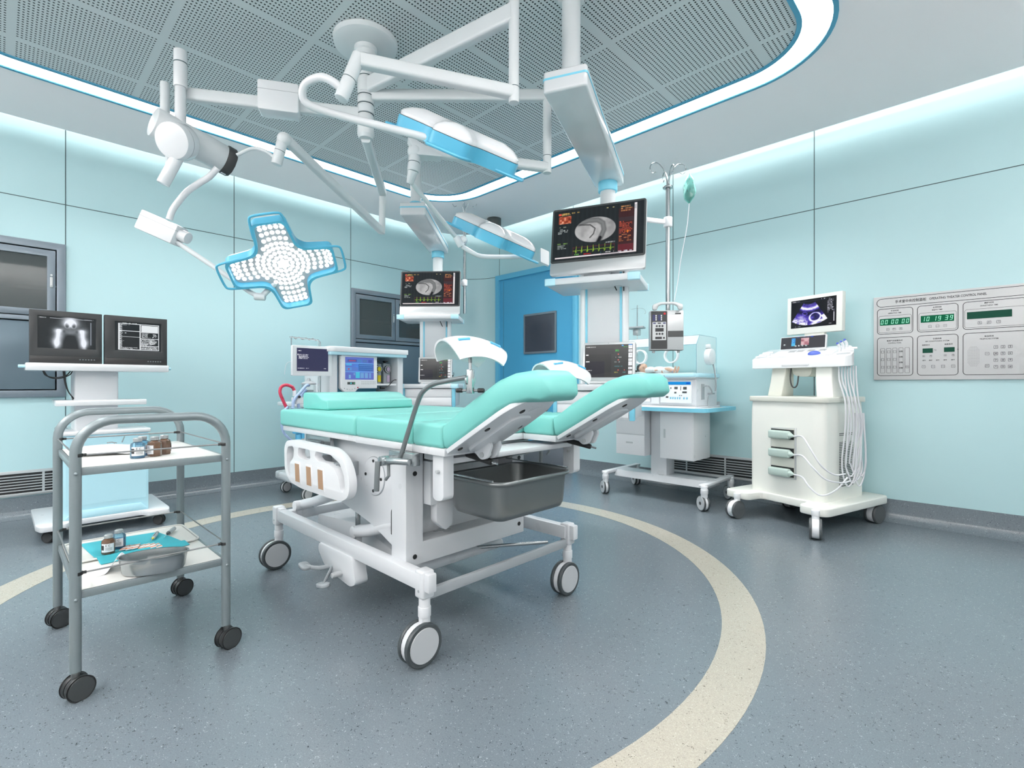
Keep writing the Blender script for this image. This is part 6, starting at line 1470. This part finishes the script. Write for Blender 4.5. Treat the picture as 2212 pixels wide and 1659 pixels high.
hx, hy, hz = -2.325, 4.12, 1.142
body_parts = [('s', (hx, hy, hz), .044, (1.06, .92, 1.0)), ('s', (hx + .024, hy, hz + .016), .030, (1, .95, 1)), ('s', (hx + .050, hy, hz + .020), .006), ('s', (hx + .038, hy, hz + .004), .017), ('s', (hx + .046, hy, hz + .006), .008, (1, 1.4, .8)),
              ('s', (hx + .030, hy - .020, hz + .012), .016), ('s', (hx + .030, hy + .020, hz + .012), .016), ('s', (hx + .002, hy - .041, hz - .002), .011, (1, .5, 1.2)), ('s', (hx + .002, hy + .041, hz - .002), .011, (1, .5, 1.2)),
              ('t', [(hx + .02, hy, hz - .025), (hx + .055, hy, hz - .020)], [.022, .024]), ('s', (-2.235, hy, 1.122), .038, (1.2, 1.15, .8)), ('s', (-2.15, hy, 1.122), .042, (1.4, 1.1, .72)), ('s', (-2.09, hy, 1.118), .036, (1.1, 1.15, .75))]
for sg in (-1, 1):
    body_parts += [('t', [(-2.10, hy + sg * .022, 1.116), (-2.05, hy + sg * .034, 1.128), (-1.998, hy + sg * .026, 1.110)], [.022, .018, .013]), ('t', [(-1.998, hy + sg * .026, 1.106), (-1.988, hy + sg * .028, 1.125), (-1.982, hy + sg * .031, 1.146)], [.012, .011, .009]),
                   ('t', [(-2.245, hy + sg * .040, 1.125), (-2.205, hy + sg * .060, 1.118), (-2.165, hy + sg * .052, 1.122)], [.015, .013, .010]), ('s', (-2.152, hy + sg * .050, 1.124), .011, (1.3, .9, .7))]
    for k in range(5): body_parts.append(('s', (-1.983 + .001 * k, hy + sg * (.023 + .0040 * k), 1.153 - .0018 * k), .0042 - .0003 * k))
    for k in range(4): body_parts.append(('t', [(-2.146, hy + sg * (.043 + .0045 * k), 1.126), (-2.138, hy + sg * (.044 + .0045 * k), 1.122)], [.0032, .0026]))
    body_parts.append(('t', [(-2.152, hy + sg * .042, 1.128), (-2.144, hy + sg * .036, 1.128)], [.0036, .003]))
fuse(body_parts, 'body', 'skin', baby, .0032, 3)
fuse([('s', (hx - .006, hy, hz + .000), .0455, (1.03, .95, 1.0)), ], 'hair_shell', 'hair', baby, .003, 2) if False else None
mb = MB(); q = bmesh.new(); bmesh.ops.create_uvsphere(q, u_segments=28, v_segments=20, radius=.0462)
for v in list(q.verts):
    if v.co.x > -.006 + .012 * math.sin(v.co.z * 260) * .3 or (v.co.z < -.030): 
        pass
cut = [v for v in q.verts if v.co.x > .002 + .25 * (v.co.z) * (1 if v.co.z > 0 else -.4)]
bmesh.ops.delete(q, geom=cut, context='VERTS'); q.transform(Matrix.Translation((hx, hy, hz)) @ Matrix.Diagonal((1.06, .93, 1.01, 1))); mb._add(q); mb.build('hair', 'hair', baby, world=True, smooth=60)
mb = MB()
for sg in (-1, 1): mb.sphere((hx + .0435, hy + sg * .014, hz + .020), .0035, sc=(.5, 1.3, .5))
mb.tube([(hx + .0535, hy - .007, hz + .006), (hx + .0545, hy, hz + .0065), (hx + .0535, hy + .007, hz + .006)], .0014, seg=6); mb.build('face_features', mat('lip', (.42, .17, .14), .5), baby, world=True)
gp = [('s', (-2.235, hy, 1.123), .043, (1.2, 1.15, .82)), ('s', (-2.15, hy, 1.123), .047, (1.5, 1.15, .75)), ('s', (-2.07, hy, 1.120), .042, (1.35, 1.25, .80)), ('t', [(-2.10, hy, 1.118), (-2.045, hy, 1.122), (-2.022, hy, 1.116)], [.035, .033, .028])]
for sg in (-1, 1): gp.append(('t', [(-2.245, hy + sg * .040, 1.125), (-2.205, hy + sg * .060, 1.120), (-2.178, hy + sg * .055, 1.122)], [.021, .019, .016]))
fuse(gp, 'gown', 'gown', baby, .004, 3)
mb = MB()
for sg in (-1, 1): mb.tube([(-2.012, hy + sg * .026, 1.110), (-1.998, hy + sg * .026, 1.107)], .0165, seg=12)
mb.build('ankle_cuffs', 'cuff', baby, world=True)
mb = MB(); mb.sphere((-2.345, 4.12, 1.100), .075, sc=(1.0, 1.35, .16)); tag(mb.build('infant_pillow', 'gown'), 'small white pillow under the newborn head', 'pillow')
# ================================================================== ULTRASOUND MACHINE
us = thing('ultrasound_machine', 'cream ultrasound machine on wheels with a scan on its screen, beside the control panel', 'ultrasound machine', (-1.009, 4.20, 0), -16)
def ub(mb, name, mats='cream', parent=None, **k): return mb.build(name, mats, parent or us, **k)
def uscast(x, y, az):
    f = castor('castor', (x, y, 0), az, .066, .075, ('dark', 'hubg', 'whitep'), parent=us, stem=(.022, .15), offs=.03, hub=.93, gap=.58, world=False); return f
_old = wmat(us)
def castor_local(x, y, az):
    # castor() works in room coordinates
    p = _old @ V((x, y, 0)); castor('castor', (p.x, p.y, 0), az, .066, .070, ('hubg', 'hubg', 'whitep'), parent=us, stem=(.022, .15), offs=.02, hub=.92, gap=.60)
castor_local(-.262, -.455, -20); castor_local(.325, -.460, 13); castor_local(.325, .300, -24); castor_local(-.24, .20, -10)
base = fillet([(-.385, -.42), (-.18, -.42), (-.17, -.275), (.18, -.285), (.19, -.43), (.375, -.43), (.375, .40), (.20, .40), (.18, .28), (-.30, .27), (-.385, .10)], [.06, .05, .04, .04, .05, .07, .05, .05, .04, .05, .05], 6)
mb = MB(); mb.prism(base, .138, .193, b=.008, seg=3); ub(mb, 'base')
body = fillet([(-.270, -.262), (.205, -.262), (.270, -.232), (.270, .262), (-.270, .262)], [.03, .015, .03, .03, .03], 6)
mb = MB(); q = bmesh.new(); R = []
for z, k in ((.19, 1.0), (.40, 1.0), (.62, 1.005), (.80, 1.0), (.872, .985)):
    R.append([q.verts.new((x * k, y * k, z)) for x, y in body])
for A, B in zip(R, R[1:]):
    for k in range(len(A)): q.faces.new((A[k], A[(k + 1) % len(A)], B[(k + 1) % len(A)], B[k]))
q.faces.new(R[0]); q.faces.new(R[-1][::-1]); bmesh.ops.recalc_face_normals(q, faces=q.faces); mb._add(q); cb = ub(mb, 'cabinet', smooth=40)
mb = MB(); mb.prism(fillet([(-.285, -.275), (.215, -.275), (.285, -.242), (.285, .275), (-.285, .275)], [.04, .03, .04, .03, .03], 6), .870, .908, b=.006); ub(mb, 'cabinet_top', 'cream2')
mb = MB(); mb.prism([(-.103, .326), (.087, .322), (.087, .688), (-.103, .680)], .262, .268, b=.002, Mx=XZ); hp = ub(mb, 'probe_holder', 'silver', cb)
mb = MB(); mb.prism([(-.098, .332), (.076, .328), (.076, .682), (-.098, .674)], .268, .270, Mx=XZ); ub(mb, 'holder_back', 'cream2', hp)
for k, z in enumerate((.637, .505, .368)):
    mb = MB(); mb.box(-.095, .072, -.274, -.266, z - .034, z + .036); ub(mb, 'holder_slot', 'black', hp)
    mb = MB(); mb.box(-.098, .055, -.315, -.268, z - .031, z + .027, b=.012, seg=3); mb.cyl((.052, -.290, z - .002), (.084, -.290, z - .006), .024, .006, seg=18, b=.002); p = ub(mb, 'probe', 'probe', hp, label='pale green probe')
    pts = [[(.082, -.29, z - .006), (.16, -.32, z + .0), (.235, -.36, z - .07), (.30, -.35, z - .175), (.345, -.28, z - .235), (.375, -.20, z - .235)],
           [(.082, -.29, z - .006), (.16, -.32, z - .0), (.25, -.36, z - .06), (.32, -.33, z - .135), (.37, -.22, z - .158), (.385, -.16, z - .15)],
           [(.082, -.29, z - .006), (.16, -.32, z - .01), (.23, -.36, z - .06), (.30, -.35, z - .105), (.35, -.27, z - .07), (.375, -.17, z + .01)]][k]
    mb = MB(); mb.tube(pts, .0055, seg=10, sub=6); ub(mb, 'probe_cable', 'cable', p)
# cooling slots on the right side
mb = MB()
for k in range(32):
    z = .285 + k * .0118
    for y0, y1 in ((-.068, .018), (.030, .118)): mb.box(.2695, .2712, y0, y1, z, z + .0052)
ub(mb, 'cooling_slots', 'black', cb)
# legs carrying the console
for sg in (-1, 1):
    prof = fillet([(-.09, .905), (.065, .905), (.055, .98), (.035, 1.06), (.03, 1.125), (-.075, 1.125), (-.08, 1.04)], .02, 4)
    xs = (-.205, -.150) if sg < 0 else (.165, .225)
    mb = MB(); q = bmesh.new(); P = [(.0, .905, .020), (.006, .96, .022), (.016, 1.03, .026), (.030, 1.125, .030)]
    w0, w1 = (-.218, -.108) if sg < 0 else (.150, .262)
    L = []
    for t_ in range(9):
        t = t_ / 8; zz = .905 + .225 * t; bow = .020 * math.sin(t * PI / 2) * (1 if sg < 0 else -1)
        L.append([q.verts.new((x + bow, y, zz)) for x, y in ((w0, -.13 + .03 * t), (w1, -.13 + .03 * t), (w1, .03 - .03 * t), (w0, .03 - .03 * t))])
    for A, B in zip(L, L[1:]):
        for k in range(4): q.faces.new((A[k], A[(k + 1) % 4], B[(k + 1) % 4], B[k]))
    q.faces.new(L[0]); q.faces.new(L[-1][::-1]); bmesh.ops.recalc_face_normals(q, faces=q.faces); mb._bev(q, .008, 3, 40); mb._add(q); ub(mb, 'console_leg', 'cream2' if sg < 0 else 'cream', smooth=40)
# console: sloping keyboard deck
cons = fillet([(-.345, -.135), (.33, -.135), (.365, -.10), (.345, -.02), (.275, .10), (-.355, .10), (-.36, -.10)], [.03, .04, .04, .04, .03, .03, .03], 5)
mb = MB(); q = bmesh.new(); R = []
for lvl in range(4):
    ring = []
    for x, y in cons:
        t = (y + .135) / .235; zb0 = 1.118 + .02 * t; ztop = 1.192 + .085 * t
        z = (zb0, zb0 + .004, ztop - .006, ztop)[lvl]; k = (.97, 1.0, 1.0, .975)[lvl]; ring.append(q.verts.new((x * k + .0003, -.02 + (y + .02) * k, z)))
    R.append(ring)
for A, B in zip(R, R[1:]):
    for k in range(len(A)): q.faces.new((A[k], A[(k + 1) % len(A)], B[(k + 1) % len(A)], B[k]))
q.faces.new(R[0]); q.faces.new(R[-1][::-1]); bmesh.ops.recalc_face_normals(q, faces=q.faces); mb._add(q); co_ = ub(mb, 'console', 'gloss', smooth=40)
def ctop(x, y, dz=0.0): return V((x, y, 1.192 + .085 * (y + .135) / .235 + dz))
sl_up = V((0, .235, .085)).normalized(); DK = lambda x, y, dz=0: face_m(ctop(x, y, dz), (1, 0, 0), sl_up)
mb = MB(); mb.prism(rrect(-.235, .235, -.08, .08, .02, 4), 0, .003, Mx=DK(.0, -.03)); ub(mb, 'keyboard_deck', 'whitep', co_)
mb = MB()
for cx in (-.125, -.062, .015, .10):
    for i in range(4):
        for j in range(3): mb.box(-.0048, .0048, -.0035, .0035, 0, .003, Mx=DK(cx + i * .0125, .0 + j * .013, .0022))
ub(mb, 'keys', 'silver', co_)
mb = MB(); mb.sphere((0, 0, 0), .045, sc=(1, .62, .55), Mx=DK(.105, -.075, .002)); ub(mb, 'trackball', 'bluebtn', co_, label='blue dome')
for x0, x1 in ((-.335, -.25), (.27, .355)):
    for k in range(3):
        y = -.075 + k * .045
        mb = MB(); mb.tube([ctop(x0, y - .022, .006), ctop((x0 + x1) / 2, y - .028, .012), ctop(x1, y - .018, .008)], .008, seg=10, sub=4, flat=.6); mb.tube([ctop(x0 + .01, y, .001), ctop(x1 - .01, y, .001)], .006, seg=8, flat=.4); ub(mb, 'holder_ridge', 'whitep', co_)
mb = MB(); mb.box(-.10, .10, -.1385, -.134, 1.135, 1.150, b=.0015); ub(mb, 'drawer_front', 'whitep', co_)
for k in range(3):
    y = -.06 + k * .038; x = .270 + .004 * k
    mb = MB(); mb.tube([ctop(x, y, .0), ctop(x, y, .035), ctop(x - .008, y - .008, .062)], .009, seg=12, sub=3); mb.m(1).sphere(ctop(x - .009, y - .010, .066), .009); ub(mb, 'parked_probe', ['whitep', 'bluebtn'], co_, label='small white probe with a blue tip')
mb = MB(); mb.prism(fillet([(-.075, 1.125), (-.065, 1.075), (-.03, 1.055), (.05, 1.055), (.07, 1.075), (.075, 1.125)], .012, 4), -.12, .05, b=.006, Mx=XZ); ub(mb, 'under_box', 'cream2', co_)
mb = MB(); mb.tube([(-.05, -.10, 1.115), (-.052, -.105, 1.04), (-.04, -.105, .985), (-.02, -.10, .975), (-.008, -.09, 1.0), (-.003, -.085, 1.06)], .005, seg=8, sub=5); ub(mb, 'loop_cable', 'darkg', co_)
# upright panel with small colour screen
T = face_m((-.225, .055, 1.272), (1, 0, 0), V((0, .12, 1)))
Wp, Hp = .335, .092
mb = MB(); mb.box(-.006, Wp + .006, -.01, Hp + .004, -.02, 0, b=.003, Mx=T); up_ = ub(mb, 'upright_panel', 'whitep', co_)
def img_small():
    a = new_img(100, 30, (.27, .27, .285)); n = noise2(100, 30, 12, 6, 4)
    irect(a, .25, .10, .335, .78, (.25, .60, .88)); itext(a, .26, .15, .06, .1, (.5, .8, .95), 4, 2); irect(a, .25, .55, .335, .78, (.35, .75, .92)); x, y = uv(a); m = ((x > .47) & (x < .65) & (y > .12) & (y < .72)).astype(float)
    blend(a, m, (.72, .48, .52)); blend(a, m * np.clip((n - .45) * 3, 0, 1), (.88, .72, .74)); blend(a, m * np.clip((.4 - n) * 4, 0, 1), (.42, .16, .22)); itext(a, .38, .06, .12, .06, (.25, .35, .7), 1, 4); itext(a, .52, .05, .22, .06, (.4, .5, .7), 1, 5); irect(a, .69, .06, .74, .10, (.2, .35, .8)); return a
link('display', screen_mesh('display', img_small(), Wp, Hp, T @ Matrix.Translation((Wp / 2, Hp / 2, .001))), up_)
mb = MB()
for u, v in ((.10, .36), (.36, .22), (.44, .22), (.52, .22), (.60, .22)): mb.cyl(T @ V((u * Wp, v * Hp, .001)), T @ V((u * Wp, v * Hp, .012)), .0065, .0055, seg=14, b=.001)
ub(mb, 'knobs', 'silver', up_)
# main monitor
F = face_m((-.190, .080, 1.385), (1, 0, 0), V((0, .03, 1))); Wm, Hm = .405, .288
def img_us():
    W, H = 150, 100; a = new_img(W, H, (0, 0, .012)); x, y = uv(a); ap = H / W
    cx, cy = .42, -.17; dx, dy = (x - cx), (y - cy) * ap
    r = np.hypot(dx, dy); th = np.arctan2(dx, dy); r0, r1 = .40, 1.16; r0 *= 1.0
    m = (np.abs(th) < .57) & (r > .235) & (r < .73)
    rr = (r - .235) / .495; tt = th / .57
    n = noise2(W, H, 50, 40, 3) * .5 + noise2(W, H, 18, 14, 6) * .5
    g = .25 + .35 * (n - .3) + .75 * np.exp(-((rr - .23) / .08) ** 2) + .3 * np.exp(-((rr - .06) / .04) ** 2) * np.sin(rr * 160) - .35 * np.exp(-((rr - .45) / .10) ** 2)
    def ell(c0, c1, a0, a1): return np.sqrt(((tt - c0) / a0) ** 2 + ((rr - c1) / a1) ** 2)
    e = ell(.40, .66, .38, .20); g += .9 * np.exp(-((e - 1) / .16) ** 2) - .15 * (e < .85) + .35 * np.exp(-(ell(.2, .68, .14, .08) / .9) ** 2)
    e2 = ell(-.50, .72, .42, .22); g += .45 * np.exp(-(e2 / .9) ** 2) + .4 * np.exp(-((ell(-.38, .46, .2, .06) - 1) / .3) ** 2) + .8 * np.exp(-((ell(.55, .97, .45, .10) - .6) / .5) ** 2)
    g += 1.0 * ((tt > .80) & (rr > .72)) + .55 * ((tt < -.1) & (rr > .78)) * n * 1.6
    g = np.clip(g, 0, 1)
    c1, c2, c3 = np.array((.02, .0, .16)), np.array((.33, .26, .74)), np.array((.97, .97, 1.0))
    colr = np.where(g[..., None] < .5, c1 + (c2 - c1) * (g[..., None] / .5), c2 + (c3 - c2) * ((g[..., None] - .5) / .5))
    a[:] = np.where(m[..., None], colr, a)
    itext(a, .03, .04, .09, .04, (.95, .95, .97), 1, 1, 1); itext(a, .14, .045, .07, .03, (.6, .6, .65), 1, 2); itext(a, .67, .04, .09, .035, (.8, .8, .85), 1, 3); irect(a, .10, .075, .80, .08, (.2, .22, .3)); itext(a, .82, .06, .13, .045, (.8, .8, .85), 10, 4, .85); itext(a, .82, .52, .02, .05, (.6, .6, .65), 1, 6); irect(a, .945, .45, .96, .86, (.75, .75, .78)); irect(a, .945, .45, .96, .55, (.35, .35, .4)); itext(a, .10, .94, .13, .03, (.6, .6, .65), 1, 7); itext(a, .84, .92, .08, .03, (.7, .7, .72), 1, 8)
    return a
mb = MB(); mb.box(0, Wm, 0, Hm, -.045, 0, b=.004, Mx=F); mo = ub(mb, 'monitor', 'cream')
link('screen', screen_mesh('screen', img_us(), Wm * .825, Hm * .745, F @ Matrix.Translation((Wm * .49, Hm * .535, .0008))), mo)
mb = MB(); mb.box(-.06, .09, .085, .125, 1.24, 1.42, b=.01); ub(mb, 'monitor_neck', 'cream2', mo)
# bundle of white cables hanging from the right of the console
for k in range(7):
    x0 = .285 + .010 * k; y0 = -.10 + .016 * k; lo = .30 + .022 * ((k * 3) % 5); xb = .355 + .014 * ((k * 2) % 7); wob = .012 * math.sin(k * 2.1)
    pts = [(x0, y0, 1.125), (x0 + .006, y0 - .004, 1.02), (.325 + .008 * k + wob, -.10 + .012 * k, .88), (.325 + .009 * k, -.10 + .018 * k, .70), (.305 + .008 * k + wob, -.10 + .016 * k, .48), (.310 + .007 * k, -.09 + .016 * k, lo + .06), (.330 + .006 * k, -.07 + .016 * k, lo), (.350 + .004 * k, -.03 + .016 * k, lo + .07), (.355 + .004 * k - wob, -.02 + .012 * k, .55), (.345 + .003 * k, -.01 + .012 * k, .80)]
    mb = MB(); mb.tube(pts, .0052, seg=10, sub=6); ub(mb, 'hanging_cable', 'cable')
# ================================================================== LIGHT, CAMERA, VIEW
w = bpy.data.worlds.new('world'); SC.world = w; w.use_nodes = True
w.node_tree.nodes['Background'].inputs[0].default_value = (0.5, 0.6, 0.62, 1); w.node_tree.nodes['Background'].inputs[1].default_value = 0.05
cam = bpy.data.cameras.new('camera'); co = bpy.data.objects.new('camera', cam); COL.objects.link(co)
co.location = (0, 0, 1.0); co.rotation_euler = (PI / 2, 0, math.radians(44.057)); cam.sensor_width = 36; cam.lens = 36 * 1073.9 / 2212
cam.clip_start = 0.02; SC.camera = co
SC.view_settings.view_transform = 'Standard'; SC.view_settings.look = 'None'; SC.view_settings.gamma = 1; SC.view_settings.use_curve_mapping = False
SC.view_settings.exposure = 0.0
SC.cycles.max_bounces = 8; SC.cycles.diffuse_bounces = 5; SC.cycles.glossy_bounces = 3
SC.cycles.use_adaptive_sampling = True; SC.cycles.adaptive_threshold = 0.03; SC.cycles.adaptive_min_samples = 16; SC.cycles.time_limit = 1000; SC.cycles.transparent_max_bounces = 16
SC.cycles.use_denoising = True; SC.cycles.sample_clamp_indirect = 6; SC.cycles.caustics_reflective = False; SC.cycles.caustics_refractive = False
